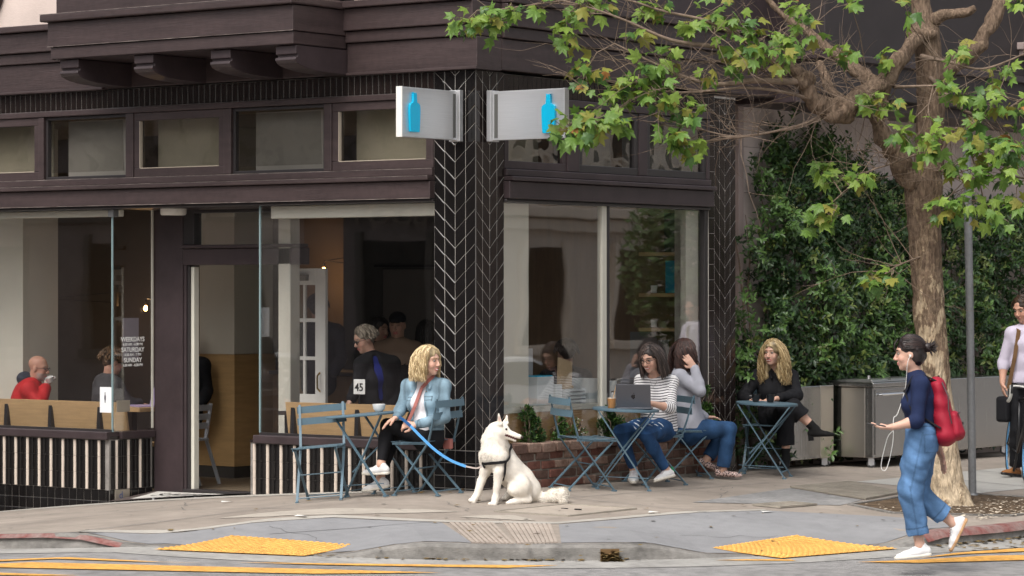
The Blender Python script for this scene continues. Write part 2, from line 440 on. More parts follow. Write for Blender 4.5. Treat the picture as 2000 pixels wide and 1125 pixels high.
# utility lid with dark frame
vq = [(1.075, -1.16), (1.672, -.977), (1.786, -.173), (1.19, -.34)]
lid = tag(drape('utility_lid', vq, S, .008, mat('lid_concrete', (.36, .31, .26), .85, .2, var=.12, vscale=2, dirt=.15), res=.3), label='flat concrete utility lid with a dark rim set in the sidewalk near the dog', cat='utility lid')
mbv = MB()
for i in range(4):
    a, b = vq[i], vq[(i + 1) % 4]
    mbv.bar((a[0], a[1], S(*a) + .006), (b[0], b[1], S(*b) + .006), .028, .014)
mbv.build('rim', IRON, lid)
mbv = MB()
for t in (.35, .62): mbv.box(1.2 + t * .5 - .03, 1.2 + t * .5 + .03, -.62, -.60, S(1.45, -.6) + .008, S(1.45, -.6) + .016)
mbv.build('lifting_slot', BLACKM, lid)
# long sidewalk grate
def grate(quad, label, nbar, nx, name='sidewalk_grate'):
    g = tag(drape(name, quad, S, .004, mat('grate_dark', (.17, .16, .145), .8, .3), res=.4), label=label, cat='grate')
    a, b, c, d = [Vector((q[0], q[1], 0)) for q in quad]
    mb = MB(); up = lambda p, h: (p.x, p.y, S(p.x, p.y) + h)
    for i in range(nbar + 1):
        t = i / nbar
        mb.bar(up(a.lerp(b, t), .012), up(d.lerp(c, t), .012), .011, .014)
    tag(mb.build('bar', IRON, g), kind='stuff')
    mb = MB()
    for i in range(nx + 1):
        t = i / nx
        mb.bar(up(a.lerp(d, t), .012), up(b.lerp(c, t), .012), .02 if i in (0, nx) else .008, .016)
    tag(mb.build('crossbar', IRON, g), kind='stuff')
    return g
grate([(1.34, 3.05), (1.31, 4.2), (2.22, 3.55), (2.40, 2.55)], 'slotted iron grate in the sidewalk before the steel carts', 34, 6)
tag(drape('dark_plate', [(1.72, .78), (1.36, 3.0), (2.40, 2.50), (2.58, 1.80)], S, .004, mat('dark_grey_patch', (.25, .245, .24), .85, .3, var=.25, vscale=3, bump=.4, bscale=80, dirt=.25), res=.4), kind='structure')
grate([(2.18, 1.02), (2.22, 1.60), (2.46, 1.60), (2.44, 1.02)], 'small narrow drain grate between the tables and the ramp', 14, 3, 'drain_grate')
# soil bed round the tree
SQ = [(2.60, 1.93), (2.45, 3.1), (2.60, 4.15), (3.55, 4.4), (3.98, 4.0), (3.93, 2.3), (3.22, 1.55)]
tag(drape('tree_bed', SQ, S, .006, SOIL, res=.3), kind='structure', label='bare brown soil bed round the tree trunk')
mbe = MB()
for i in range(len(SQ)):
    a, b = SQ[i], SQ[(i + 1) % len(SQ)]
    mbe.bar((a[0], a[1], S(*a) - .01), (b[0], b[1], S(*b) - .01), .05, .05)
tag(mbe.build('bed_edge', CONC_K), kind='structure')
def scatter_bits(name, n, rnd, cols, lo, hi, poly_ok, zf, kind='stuff', label=None):
    rng = random.Random(rnd); mb = MB(); got = 0
    while got < n:
        x, y = poly_ok(rng)
        s = rng.uniform(lo, hi); a = rng.uniform(0, 6.28); t = rng.uniform(-.5, .5)
        ca, sa = math.cos(a), math.sin(a); z = zf(x, y) + .008
        pts = [(-s, 0, 0), (0, -s * .6, s * .35 * t), (s * 1.1, 0, s * .5 * abs(t)), (0, s * .6, s * .2)]
        o = len(mb.v)
        mb.v += [(x + p[0] * ca - p[1] * sa, y + p[0] * sa + p[1] * ca, z + p[2] + .004) for p in pts]
        mb.f += [(o, o + 1, o + 2), (o, o + 2, o + 3)]; got += 1
    return tag(mb.build(name, cols), kind=kind, label=label)
CHIP = mat('pale_wood_chips', (.50, .43, .34), .9, .1, var=.35, vscale=20)
LITTER = mat('dry_leaf_litter', (.33, .20, .075), .8, .2, var=.5, vscale=14, col2=(.16, .12, .05))
def in_bed(r):
    while True:
        x, y = r.uniform(2.5, 4.0), r.uniform(1.6, 4.3)
        if y > 1.55 + (3.2 - x) * .6 and x > 2.62 and (x - 2.95) ** 2 + (y - 2.9) ** 2 > .03 and r.random() < .25 + .75 * (x > 3.2): return x, y
scatter_bits('wood_chip', 620, 3, CHIP, .008, .026, in_bed, S, label='pale wood chips scattered over the soil bed')
def along(s0, s1, d0, d1): return lambda r: kerb_pt(r.uniform(s0, s1), d0 + (d1 - d0) * r.random() ** 2)
scatter_bits('leaf_litter', 260, 4, LITTER, .018, .05, along(7.9, 12.5, .03, .45), RD, label='dry leaves gathered in the gutter below the red kerb')
scatter_bits('leaf_litter', 60, 6, LITTER, .015, .035, along(2.8, 5.3, .02, .07), RD, label='dry leaf bits along the foot of the middle kerb')
scatter_bits('leaf_litter', 45, 5, LITTER, .012, .035, lambda r: (r.uniform(-1, 3.6), r.uniform(-3.4, 1.0)), S, label='few dry leaf scraps strewn over the sidewalk')
# score lines and cracks in the pavement
JD = MATS['joint_dark']
def score(p0, p1, w=.012, wob=0.0, seed=1):
    rr = random.Random(seed); n = 10; a = Vector((p0[0], p0[1], 0)); b = Vector((p1[0], p1[1], 0)); d = (b - a).normalized(); s_ = Vector((-d.y, d.x, 0)); L = []; R_ = []
    for i in range(n + 1):
        c = a.lerp(b, i / n) + s_ * (rr.uniform(-wob, wob)); L.append(c + s_ * w / 2); R_.append(c - s_ * w / 2)
    q = [(v.x, v.y) for v in L] + [(v.x, v.y) for v in reversed(R_)]
    return tag(drape('slab_joint' if not wob else 'crack', q, S, .0062, JD, res=0), kind='structure')
for x in (-5.2, -3.7, -2.2, -.7): score((x, -.45), (x - .1, -4.0), .014)
for y in (-1.9,): score((-9, y), (.2, y), .012)
for (a, b) in (((.95, .1), (2.3, .1)), ((.2, 4.35), (1.25, 4.25)), ((.55, 5.6), (1.2, 5.6)), ((.9, -.15), (.95, 3.3))): score(a, b, .011)
for k, (a, b) in enumerate((((-2.9, -.5), (-1.6, -2.0)), ((.3, -.9), (1.0, -1.3)), ((1.0, 2.5), (1.6, 1.4)), ((2.6, -1.2), (3.3, -.4)), ((.2, -2.9), (.9, -3.1)), ((-5.0, -3.4), (-3.4, -2.6)))): score(a, b, .006, .05, k)
GUM = mat('gum_spot', (.12, .11, .10), .8, .2)
gm = MB(); rg_ = random.Random(17)
for k in range(150):
    x, y = rg_.uniform(-5.5, 4.0), rg_.uniform(-3.9, 4.2)
    if (x < 0 and y > -.3) or kerb_sd(x, y)[0] > -.3: continue
    r_ = rg_.uniform(.008, .022); o_ = len(gm.v); m_ = 7
    gm.v += [(x + r_ * math.cos(6.283 * i / m_) * rg_.uniform(.7, 1.2), y + r_ * math.sin(6.283 * i / m_) * rg_.uniform(.7, 1.2), S(x, y) + .0095) for i in range(m_)]; gm.f.append(tuple(range(o_, o_ + m_)))
tag(gm.build('gum_spots', GUM), kind='stuff')
pp = MB()
for x, y, a in ((.15, -2.5, .3), (2.6, .55, 1.2), (2.05, -.3, .5), (-1.9, -1.1, .9)):
    c_, s_ = math.cos(a), math.sin(a); o_ = len(pp.v); pp.v += [(x + u_ * c_ - w_ * s_, y + u_ * s_ + w_ * c_, S(x, y) + .011 + h_) for u_, w_, h_ in ((-.05, -.025, 0), (.05, -.03, .006), (.055, .025, .0), (-.04, .03, .008))]; pp.f.append((o_, o_ + 1, o_ + 2, o_ + 3))
tag(pp.build('paper_scraps', WHITEP), kind='stuff')
# drain inlet gap in the kerb filled with leaves
xd, yd = kerb_pt(5.02, .02)
inlet = thing('drain_inlet', 'broken notch in the middle kerb filled with brown leaves', 'drain', (xd, yd, RD(xd, yd)), 5.02 / KR)
bx('notch', (-.07, .07, -.012, .006, .0, .088), mat('notch_dark', (.16, .10, .05), .95, .1), inlet)
o = scatter_bits('leaf_fill', 150, 9, LITTER, .015, .035, lambda r: (r.uniform(-.07, .07), r.uniform(-.075, -.014)), lambda x, y: random.random() * (.085 + y * .7) - .012, label=None); o.parent = inlet; 
# road stripes
for i, (q, lab) in enumerate((
        ([(-6, -8.30), (-.287, -5.05), (.652, -4.63), (.9, -4.46), (.55, -4.72), (-.35, -5.24), (-6, -8.5)], 'thin tapering yellow road stripe nearest the kerb by the tiled wall'),
        ([(-6, -9.3), (-.1, -5.36), (1.643, -4.17), (2.46, -3.64), (1.83, -4.33), (.05, -5.62), (-6, -9.66)], 'broad yellow road stripe below the tiled wall'),
        ([(1.05, -4.27), (2.2, -3.32), (2.575, -2.985), (2.84, -2.75), (2.64, -3.12), (1.6, -3.92)], 'yellow road stripe tapering out below the middle kerb'),
        ([(-6, -10.1), (-.2, -6.08), (.72, -5.52), (.5, -5.75), (-6, -10.4)], 'lowest yellow road stripe, mostly outside the picture'),
        ([(4.35, -1.02), (4.72, -.72), (5.25, .03), (6.0, 1.4), (7.5, 5), (7.4, 5.3), (5.7, 1.5), (5.03, .30), (4.62, -.58)], 'yellow road stripe under the walking woman'),
        ([(4.58, -.48), (4.78, .15), (4.95, .72), (5.8, 3), (5.9, 3.3), (5.2, 1.7), (4.78, .82), (4.66, .1)], 'upper yellow road stripe beside the leafy gutter'),
        ([(3.52, -1.70), (3.75, -1.50), (3.98, -1.29), (3.9, -1.25), (3.66, -1.49)], 'short yellow stripe at the foot of the yellow pad by the walking woman'))):
    tag(drape('road_stripe', q, RD, .008, YELLOWR, res=.3), kind='structure', label=lab)
# tactile pads: plate with rows of domes
def tactile(q, label, nu, nv):
    p = tag(drape('tactile_pad', q, S, .008, YELLOWD, res=.07), label=label, cat='tactile pad')
    mb = MB(); a, b, c, d = [Vector((t[0], t[1], 0)) for t in q]
    for i in range(nu):
        for j in range(nv):
            pt = a.lerp(b, (i + .5) / nu).lerp(d.lerp(c, (i + .5) / nu), (j + .5) / nv)
            mb.lathe([(.019, 0), (.015, .0065), (.009, .008)], (pt.x, pt.y, S(pt.x, pt.y) + .0085), 6)
    tag(mb.build('dome', YELLOWD, p, smooth=True), kind='stuff')
tactile([(.19, -3.36), (1.16, -3.07), (1.20, -3.69), (.17, -4.20)], 'yellow studded tactile pad on the ramp nearer the dog', 20, 14)
tactile([(3.347, -.233), (4.21, -.14), (3.84, -1.27), (3.19, -1.21)], 'yellow studded tactile pad on the ramp by the walking woman', 15, 20)
# ------------------------------------------------------------------ the cafe building
cafe = thing('cafe_building', 'brown painted corner cafe with black tiled pillars and big shop windows', 'building')
def board(b, m=PAINT, name='board', parent=cafe, bevel=.008): return bx(name, b, m, parent, bevel)

# --- tiles
def clip(poly, zmin, zmax):
    def cut(p, z, keep_above):
        out = []
        for i in range(len(p)):
            a, b = p[i], p[(i + 1) % len(p)]
            ia = (a[1] >= z) == keep_above or a[1] == z; ib = (b[1] >= z) == keep_above or b[1] == z
            if ia: out.append(a)
            if ia != ib:
                t = (z - a[1]) / (b[1] - a[1]); out.append((a[0] + t * (b[0] - a[0]), z))
        return out
    p = cut(poly, zmin, True)
    return cut(p, zmax, False) if len(p) > 2 else []
TM = {}
def tile_mesh(key, poly, th, m, crown=0.0):
    """poly in (along, z) around its own origin, front at y=0, thickness towards +y"""
    if key in TM: return TM[key]
    n = len(poly); e = .0035
    cx = sum(p[0] for p in poly) / n; cz = sum(p[1] for p in poly) / n
    ins = [(p[0] + (cx - p[0]) * e / max(.03, abs(cx - p[0])), p[1] + (cz - p[1]) * e / max(.03, abs(cz - p[1]))) for p in poly]
    v = [(p[0], .003, p[1]) for p in poly] + [(p[0], 0, p[1]) for p in ins] + [(p[0], th, p[1]) for p in poly]
    f = [tuple(range(n, 2 * n))]
    for i in range(n):
        j = (i + 1) % n
        f.append((i, j, n + j, n + i)); f.append((2 * n + i, 2 * n + j, j, i))
    me = bpy.data.meshes.new(key); me.from_pydata(v, [], f); me.update(); me.materials.append(m)
    TM[key] = me
    return me
TR = random.Random(11)
def put_tile(name, me, parent, face, a, z, off=0.0):
    """face 'A': front facade (runs along x, faces -y); 'B': side facade (runs along y, faces +x)"""
    o = bpy.data.objects.new(name, me); COL.objects.link(o); o.parent = parent
    tw = TR.uniform(-.008, .008); tl = TR.uniform(-.008, .008)
    if face == 'A': o.location = (a, off, z); o.rotation_euler = (tl, 0, tw)
    else: o.location = (off, a, z); o.rotation_euler = (tl, 0, R(90) + tw)
    return o
def chevrons(parent, face, off, a0, cols, w, zmin, zmax, pitch, slope, up_first, m, vmid):
    gap = .0055 if face == 'A' else .0085
    for c in range(cols):
        s = -1 if c < vmid else 1            # joint falls towards the vertex column, then rises
        dz = slope * w * s
        base0 = slope * w * (vmid - c if c < vmid else c - vmid)
        k0 = math.floor((zmin - base0 - slope * w) / pitch) - 1
        for k in range(k0, k0 + 60):
            zl = base0 + k * pitch            # z of the joint at the left edge of the column
            poly = [(gap / 2, zl + gap * .6), (w - gap / 2, zl + dz + gap * .6), (w - gap / 2, zl + dz + pitch - gap * .6), (gap / 2, zl + pitch - gap * .6)]
            if min(p[1] for p in poly) > zmax or max(p[1] for p in poly) < zmin: continue
            pc = clip(poly, zmin, zmax)
            if len(pc) < 3: continue
            full = len(pc) == 4 and abs(pc[0][1] - poly[0][1]) < 1e-6 and all(abs(x[1] - y[1]) < 1e-6 for x, y in zip(pc, poly))
            zc = zl
            rel = [(p[0], p[1] - zc) for p in pc]
            if max(p[1] for p in rel) - min(p[1] for p in rel) < .012: continue
            key = f'chevron{w:.4f}{s}' if full else f'chevron_cut{id(parent)}{face}{c}{k}'
            me = tile_mesh(key, rel, .012, m)
            put_tile('chevron_tile', me, parent, face, a0 + c * w, zc, off)

pil = part('corner_pillar', cafe)
# the pillar's mortar core is the part's own body
MB().box(-.457, -.006, .006, .415, -.6, 3.64).build('core', GROUT, pil)
chevrons(pil, 'A', 0, -.457, 4, .1143, .34, 3.64, .150, .83, 0, GLAZE, 2)
chevrons(pil, 'B', 0, 0.0, 4, .1038, .34, 3.64, .150, .83, 0, GLAZE2, 2)
sq = .1095
for r in range(4):
    zt = .336 - .1105 * r
    for c in range(4):
        me = tile_mesh('sqA', [(.002, -sq + .002), (.1143 - .002, -sq + .002), (.1143 - .002, -.002), (.002, -.002)], .012, GLAZE)
        put_tile('square_tile', me, pil, 'A', -.457 + c * .1143, zt)
        me = tile_mesh('sqB', [(.002, -sq + .002), (.1038 - .002, -sq + .002), (.1038 - .002, -.002), (.002, -.002)], .012, GLAZE2)
        put_tile('square_tile', me, pil, 'B', c * .1038, zt)
bx('corner_bead', (-.004, .003, -.003, .004, -.6, 3.64), mat('bead', (.10, .095, .09), .3, .5), pil)

pil2 = part('end_pillar', cafe)
MB().box(-.40, -.006, 3.752, 4.238, -.6, 3.62).build('core', GROUT, pil2)
chevrons(pil2, 'B', 0, 3.752 + .10, 4, .0965, -.12, 3.60, .150, .83, 0, GLAZE2, 2)
for k in range(25):
    me = tile_mesh('tallB', [(.002, .002), (.096, .002), (.096, .148), (.002, .148)], .012, GLAZE2)
    put_tile('side_tile', me, pil2, 'B', 3.752, -.12 + .150 * k)

# --- narrow tile band above the transoms
band = part('tile_band', cafe)
MB().box(-9, -.46, .006, .2, 3.468, 3.645).build('core', GROUTD, band)
MB().box(-.2, -.006, .417, 3.75, 3.468, 3.63).build('core', GROUTD, band)
for i in range(96):
    x = -.457 - .0695 * (i + 1)
    me = tile_mesh('bandA', [(.002, 0), (.0665, 0), (.0665, .170), (.002, .170)], .012, GLAZE if i % 9 else GLAZE2)
    put_tile('band_tile', me, band, 'A', x, 3.472)
for i in range(48):
    me = tile_mesh('bandA', None, 0, None)
    put_tile('band_tile', me, band, 'B', .417 + .0694 * i, 3.455)

# --- fascia boards over the band, wrapping the corner
def fascia(x0, x1):
    board((x0, x1, -.055, .3, 3.655, 3.93), name='fascia_board')
    board((x0, x1, -.085, .3, 3.935, 4.035), name='fascia_board')
    board((x0, x1, -.12, .3, 4.04, 4.235), name='fascia_board')
    board((x0, x1, -.17, .3, 4.24, 4.30), name='fascia_ledge')
    board((x0, x1, -.075, .3, 3.645, 3.668), name='fascia_bead', bevel=.004)
fascia(-9.5, -4.42); fascia(-1.40, .055)
board((-4.42, -1.40, -.03, .3, 3.655, 4.2), name='fascia_board')
for (z0, z1, d) in ((3.655, 3.93, .055), (3.935, 4.035, .085), (4.04, 4.235, .12), (4.24, 4.30, .17)):
    board((-.3, d, .302, 14, z0, z1), name='fascia_board')
# upper storey walls
board((-9.5, -4.42, .02, .3, 4.302, 8.5), STUCCO, 'upper_wall', bevel=0)
board((-1.38, -.03, .02, .3, 4.302, 8.5), STUCCO, 'upper_wall', bevel=0)
board((-.3, -.02, .302, 14, 4.302, 8.5), PAINT2, 'upper_wall', bevel=0)
board((-9.5, -.3, .302, 15, 4.302, 8.5), DARKP, 'upper_core', bevel=0)
# oval window frame at the far end of the upper wall
ow = part('oval_window', cafe)
mbo = MB(); ring_o = []
for k in range(41):
    t = 2 * math.pi * k / 40
    ring_o.append((-6.43 + .60 * math.cos(t), -.01, 5.05 + .82 * math.sin(t)))
mbo.tube(ring_o, .075, 8, cap=False); mbo.build('frame', PAINT, ow, smooth=True)
MB().prism([(-6.43 + .56 * math.cos(2 * math.pi * k / 40), 5.05 + .78 * math.sin(2 * math.pi * k / 40)) for k in range(40)], .0, .015, 'y').build('pane', GLASSW, ow)

# --- projecting bay with scrolled corbels
bay = part('bay', cafe)
bx('soffit', (-4.38, -1.42, -.77, -.03, 3.88, 3.90), PAINT2, bay)
bx('bay_board', (-4.385, -1.405, -.785, -.06, 3.885, 3.995), PAINT, bay, .006)
bx('bay_board', (-4.405, -1.39, -.805, -.08, 4.0, 4.225), PAINT, bay, .006)
bx('bay_ledge', (-4.46, -1.36, -.86, -.12, 4.23, 4.30), PAINT, bay, .012)
for k in range(6): bx('siding_board', (-4.36, -1.44, -.74 + .004 * (k % 2), -.1, 4.302 + .2 * k, 4.498 + .2 * k), PAINT, bay, .008)
bx('bay_upper', (-4.3, -1.5, -.7, 0, 5.5, 8.5), PAINT2, bay)
def corbel_poly():
    pts = [(0, 3.875), (-.74, 3.875), (-.74, 3.80), (-.715, 3.795), (-.715, 3.775), (-.745, 3.77), (-.75, 3.745)]
    for k in range(9):
        t = k / 8 * math.pi / 2
        pts.append((-.74 + .52 * (1 - math.cos(t)), 3.742 - .085 * math.sin(t)))
    pts += [(-.05, 3.652), (0, 3.652)]
    return pts
for x0 in (-4.305, -3.355, -2.415, -1.645):
    MB().prism(corbel_poly(), x0, x0 + .235, 'x').build('corbel', PAINT2, bay, bevel=.006)

# --- transom lights
def transom(x0, x1, hopper, label=None):
    w = part('transom_window', cafe, label)
    z0, z1 = 2.80, 3.41
    f = MB()
    if hopper:
        f.box(x0, x1, .02, .07, z1 - .03, z1).box(x0, x1, .02, .07, z0, z0 + .03).box(x0, x0 + .03, .02, .07, z0 + .03, z1 - .03).box(x1 - .03, x1, .02, .07, z0 + .03, z1 - .03)
        f.build('frame', FRAMEM, w, bevel=.004)
        o = bx('pane', (x0 + .10, x1 - .035, .0, .006, z0 + .07, z1 - .06), GLASSW, w); o.location.y = .13; o.rotation_euler = (R(2.5), 0, 0)
        o.location.z = .0
        bx('blind', (x0 + .08, x1 - .03, .25, .255, z0 + .04, z1 - .03), mat('screen_cloth', (.30, .28, .255), .9, .1, var=.1, vscale=1.5), w)
    else:
        f.box(x0, x1, .0, .06, z1 - .075, z1).box(x0, x1, .0, .06, z0, z0 + .085).box(x0, x0 + .08, .0, .06, z0 + .085, z1 - .075).box(x1 - .07, x1, .0, .06, z0 + .085, z1 - .075)
        f.build('frame', PAINT, w, bevel=.006)
        bx('bead', (x0 + .075, x0 + .085, -.004, .03, z0 + .085, z1 - .08), mat('worn_bead', (.35, .30, .24), .6, .3), w)
        bx('bead', (x0 + .085, x1 - .07, -.004, .03, z0 + .08, z0 + .088), MATS['worn_bead'], w)
        bx('pane', (x0 + .08, x1 - .07, .03, .036, z0 + .085, z1 - .075), GLASSW, w)
        bx('blind', (x0 + .08, x1 - .05, .25, .255, z0 + .05, z1 - .03), mat('pale_blind', (.46, .41, .32), .9, .1, var=.12, vscale=1.3), w)
for x0, x1, h in ((-6.95, -6.55, 1), (-6.45, -5.34, 0), (-5.27, -4.17, 1), (-4.07, -2.92, 0), (-2.83, -1.71, 1), (-1.62, -.48, 0)):
    transom(x0, x1, h)
for a, b in ((-9, -6.95), (-6.55, -6.45), (-5.34, -5.27), (-4.17, -4.07), (-2.92, -2.83), (-1.71, -1.62), (-.48, -.457)):
    board((a, b, -.012, .09, 2.80, 3.41), name='mullion')
board((-9, -.459, -.02, .1, 3.412, 3.467), name='top_rail'); board((-9, -.459, -.03, .1, 2.735, 2.798), name='bottom_rail')
# side facade transoms
def transomB(y0, y1, fixed):
    w = part('transom_window', cafe); z0, z1 = 2.80, 3.38
    f = MB()
    for b in ((y0, y1, z1 - .07, z1), (y0, y1, z0, z0 + .07), (y0, y0 + .06, z0 + .07, z1 - .07), (y1 - .06, y1, z0 + .07, z1 - .07)):
        f.box(-.06, .0, b[0], b[1], b[2], b[3])
    f.build('frame', PAINT2 if fixed else FRAMEM, w, bevel=.005)
    bx('pane', (-.036, -.03, y0 + .06, y1 - .06, z0 + .07, z1 - .07), GLASSW, w)
    bx('blind', (-.30, -.295, y0 + .03, y1 - .03, z0 + .03, z1 - .03), MATS['pale_blind'] if fixed else MATS['screen_cloth'], w)
for y0, y1, fx in ((.42, 1.36, 1), (1.55, 2.52, 0), (2.66, 3.70, 0)): transomB(y0, y1, fx)
for a, b in ((1.36, 1.55), (2.52, 2.66), (3.70, 3.75)): board((-.09, .012, a, b, 2.80, 3.38), PAINT2, 'mullion')
board((-.1, .02, .417, 3.75, 3.384, 3.452), PAINT2, 'top_rail'); board((-.1, .03, .417, 3.75, 2.735, 2.798), PAINT2, 'bottom_rail')
# --- lintels
WORN = mat('worn_paint_edge', (.10, .075, .07), .5, .3, var=.3, vscale=7, stretch=(1, 1, 1), col2=(.30, .255, .23))
for b in ((-9, -.46, -.0965, -.090, 2.7305, 2.7335), (-9, -.46, -.0625, -.056, 2.534, 2.539), (-9, -.46, -.032, -.028, 2.796, 2.800), (-4.46, -1.36, -.862, -.857, 4.298, 4.302), (-4.41, -1.39, -.807, -.802, 3.999, 4.003)): board(b, WORN, 'worn_edge', bevel=0)
board((-9, -.459, -.06, .25, 2.535, 2.69), name='lintel'); board((-9, -.459, -.095, .2, 2.693, 2.732), name='lintel_ledge')
board((-9, -.459, -.02, .2, 2.505, 2.533), FRAMEM, 'lintel_shadow_gap')
board((-.25, .06, .417, 3.752, 2.535, 2.69), PAINT2, 'lintel'); board((-.2, .095, .417, 3.752, 2.693, 2.732), PAINT2, 'lintel_ledge')
board((-.2, .02, .417, 3.752, 2.505, 2.533), FRAMEM, 'lintel_shadow_gap')

# --- shop windows on the front
FL = -.20                                  # interior floor level
def shop_window(x0, x1, zsill, label):
    w = part('shop_window', cafe, label)
    bx('pane', (x0, x1, .045, .053, zsill, 2.505), GLASS, w)
    bx('sill', (x0 - .02, x1, -.035, .14, zsill - .075, zsill), PAINT2, w, .008)
    bx('bottom_frame', (x0, x1, .03, .07, zsill + .001, zsill + .022), FRAMEM, w)
    return w
wl = shop_window(-9, -4.397, .372, 'plate glass window over the banquette with red coat man')
wr = shop_window(-2.52, -.459, .402, 'plate glass window behind the denim jacket woman')
bx('blind', (-9, -4.36, .10, .17, 2.435, 2.503), CREAMP, wl, .01)
bx('blind', (-2.44, -.46, .10, .18, 2.385, 2.503), CREAMP, wr, .01)
bx('return_pane', (-4.401, -4.393, .055, .60, .372, 2.505), GLASS, wl)
bx('glass_edge', (-4.405, -4.389, .040, .054, .372, 2.505), GEDGE, wl)
bx('edge_strip', (-4.403, -4.388, .585, .605, .39, 2.505), CREAMP, wl)
bx('return_sill', (-4.50, -4.36, .14, .60, .30, .370), PAINT2, wl, .006)
bx('clip', (-4.43, -4.36, .02, .09, 2.43, 2.50), mat('clip_grey', (.2, .2, .2), .4, .5, metal=.5), wl)
bx('return_pane', (-2.524, -2.516, .055, .60, .402, 2.505), GLASS, wr)
bx('glass_edge', (-2.528, -2.512, .040, .054, .402, 2.505), GEDGE, wr)
bx('return_sill', (-2.60, -2.46, .14, .60, .33, .400), PAINT2, wr, .006)
# --- tiled bulkheads: fluted black tiles with cream strips, squares below
def fluted(w, h, n=5, d=.012):
    """convex tile with a scalloped head"""
    v = []; f = []
    for i in range(n + 1):
        t = i / n; x = .0015 + (w - .003) * t; y = -d * math.sin(math.pi * t) ** .8
        v += [(x, y, 0), (x, y, h), (x, .012, 0), (x, .012, h)]
    for i in range(n):
        a = i * 4; b = a + 4
        f += [(a, b, b + 1, a + 1), (a + 1, b + 1, b + 3, a + 3), (b, a, a + 2, b + 2)]
    f += [(0, 1, 3, 2), (n * 4, n * 4 + 2, n * 4 + 3, n * 4 + 1)]
    return v, f
def fl_mesh(key, w, h, m):
    if key not in TM:
        v, f = fluted(w, h); me = bpy.data.meshes.new(key); me.from_pydata(v, [], f); me.update(); me.materials.append(m)
        TM[key] = me
    return TM[key]
def bulkhead(label, runs, ztop, zcut):
    b = part('bulkhead', cafe, label)
    rowh = .157
    for face, off, a0, a1, phase in runs:
        if face == 'A': MB().box(a0, a1, off + .006, off + .13, -1.2, ztop + .035).build('core', GROUTD, b)
        else: MB().box(off - .13, off - .006, a0, a1, -1.2, ztop + .035).build('core', GROUTD, b)
        sgn = 1; p = .162; n = int((a1 - a0) / p) + 2
        for k in range(-1, n):
            for (da, w, cream) in ((0, .036, True), (.037, .062, False), (.100, .061, False)):
                a = a0 + phase + k * p + da
                if a < a0 - .001 or a + w > a1 + .001: continue
                for r in range(3):
                    z = ztop - rowh * (r + 1)
                    if cream: me = fl_mesh('creamtile', .036, rowh - .003, CREAMT)
                    else: me = fl_mesh('flutetile', .0605, rowh - .003, GLAZE)
                    put_tile('cream_tile' if cream else 'fluted_tile', me, b, face, a, z, off)
        n = int((a1 - a0) / .0985)
        for k in range(n + 1):
            for r in range(6):
                z = ztop - 3 * rowh - .004 - .107 * (r + 1); a = a0 + k * .0985
                w = min(.0955, a1 - a - .002)
                if w < .02: continue
                xx, yy = (a, off) if face == 'A' else (off, a)
                if z + .107 < G(xx, min(yy, 0)) - .02: continue
                me = tile_mesh(f'sqbase{w:.3f}', [(.0015, .0015), (w, .0015), (w, .1045), (.0015, .1045)], .012, GLAZE)
                put_tile('square_tile', me, b, face, a, z, off)
        # dark capping course
        if face == 'A': bx('cap', (a0, a1, off - .004, off + .13, ztop + .012, ztop + .036), GLAZE2, b)
        else: bx('cap', (off - .13, off + .004, a0, a1, ztop + .012, ztop + .036), GLAZE2, b)
    return b
bulkhead('black fluted tile base with cream strips under the banquette window', (('A', 0, -7.0, -4.40, .02), ('B', -4.397, .012, .60, .075)), .292, 0)
bulkhead('black fluted tile base with cream strips behind the denim jacket woman', (('A', 0, -2.60, -.459, .03),), .322, 0)
bx('push_plate', (-4.392, -4.384, .07, .27, -.30, -.185), mat('brushed_plate', (.45, .40, .33), .4, .5, metal=.6), cafe, .003)
text('emblem', 'd', .1, mat('plate_print', (.10, .14, .28), .6, .3), cafe, (-4.3825, .15, -.27), (R(90), 0, R(90)), .0008)
bx('push_plate', (-4.388, -4.380, .09, .27, .56, .67), MATS['brushed_plate'], cafe, .003)

# --- recessed doorway
dw = part('doorway', cafe)
yd0 = .62
bx('pilaster', (-4.397, -4.02, yd0, yd0 + .14, -.6, 2.503), PAINT2, dw, .008)
bx('pilaster_moulding', (-4.02, -3.985, yd0 + .015, yd0 + .13, -.3, 1.99), PAINT2, dw, .006)
bx('jamb', (-3.985, -3.955, yd0 + .03, yd0 + .16, -.25, 1.965), FRAMEM, dw, .004)
bx('edge_strip', (-3.955, -3.915, yd0 + .05, yd0 + .12, -.21, 1.955), CREAMP, dw, .004)
bx('door_head', (-4.02, -2.53, yd0, yd0 + .14, 1.97, 2.13), PAINT2, dw, .008)
bx('transom_bottom', (-4.02, -2.53, yd0 - .03, yd0 + .12, 2.132, 2.165), PAINT2, dw, .006)
bx('transom_side', (-4.02, -3.88, yd0 + .01, yd0 + .12, 2.167, 2.503), FRAMEM, dw, .006)
bx('transom_top', (-3.88, -2.53, yd0 + .01, yd0 + .12, 2.47, 2.503), FRAMEM, dw, .004)
bx('transom_pane', (-3.88, -2.53, yd0 + .05, yd0 + .056, 2.167, 2.47), GLASS, dw)
bx('pilaster', (-2.80, -2.65, yd0, yd0 + .14, -.6, 2.503), CREAMP, dw, .008)
bx('threshold', (-4.0, -2.95, yd0 - .02, yd0 + .14, -.26, FL + .012), FRAMEM, dw, .004)
bx('recess_ceiling', (-4.39, -2.53, .26, yd0, 2.505, 2.53), PAINT2, dw)
MB().lathe([(.115, 0), (.125, .015), (.125, .06)], (-3.86, .32, 2.445), 24).build('ceiling_lamp', mat('opal', (.75, .72, .66), .4, .4), dw, smooth=True)
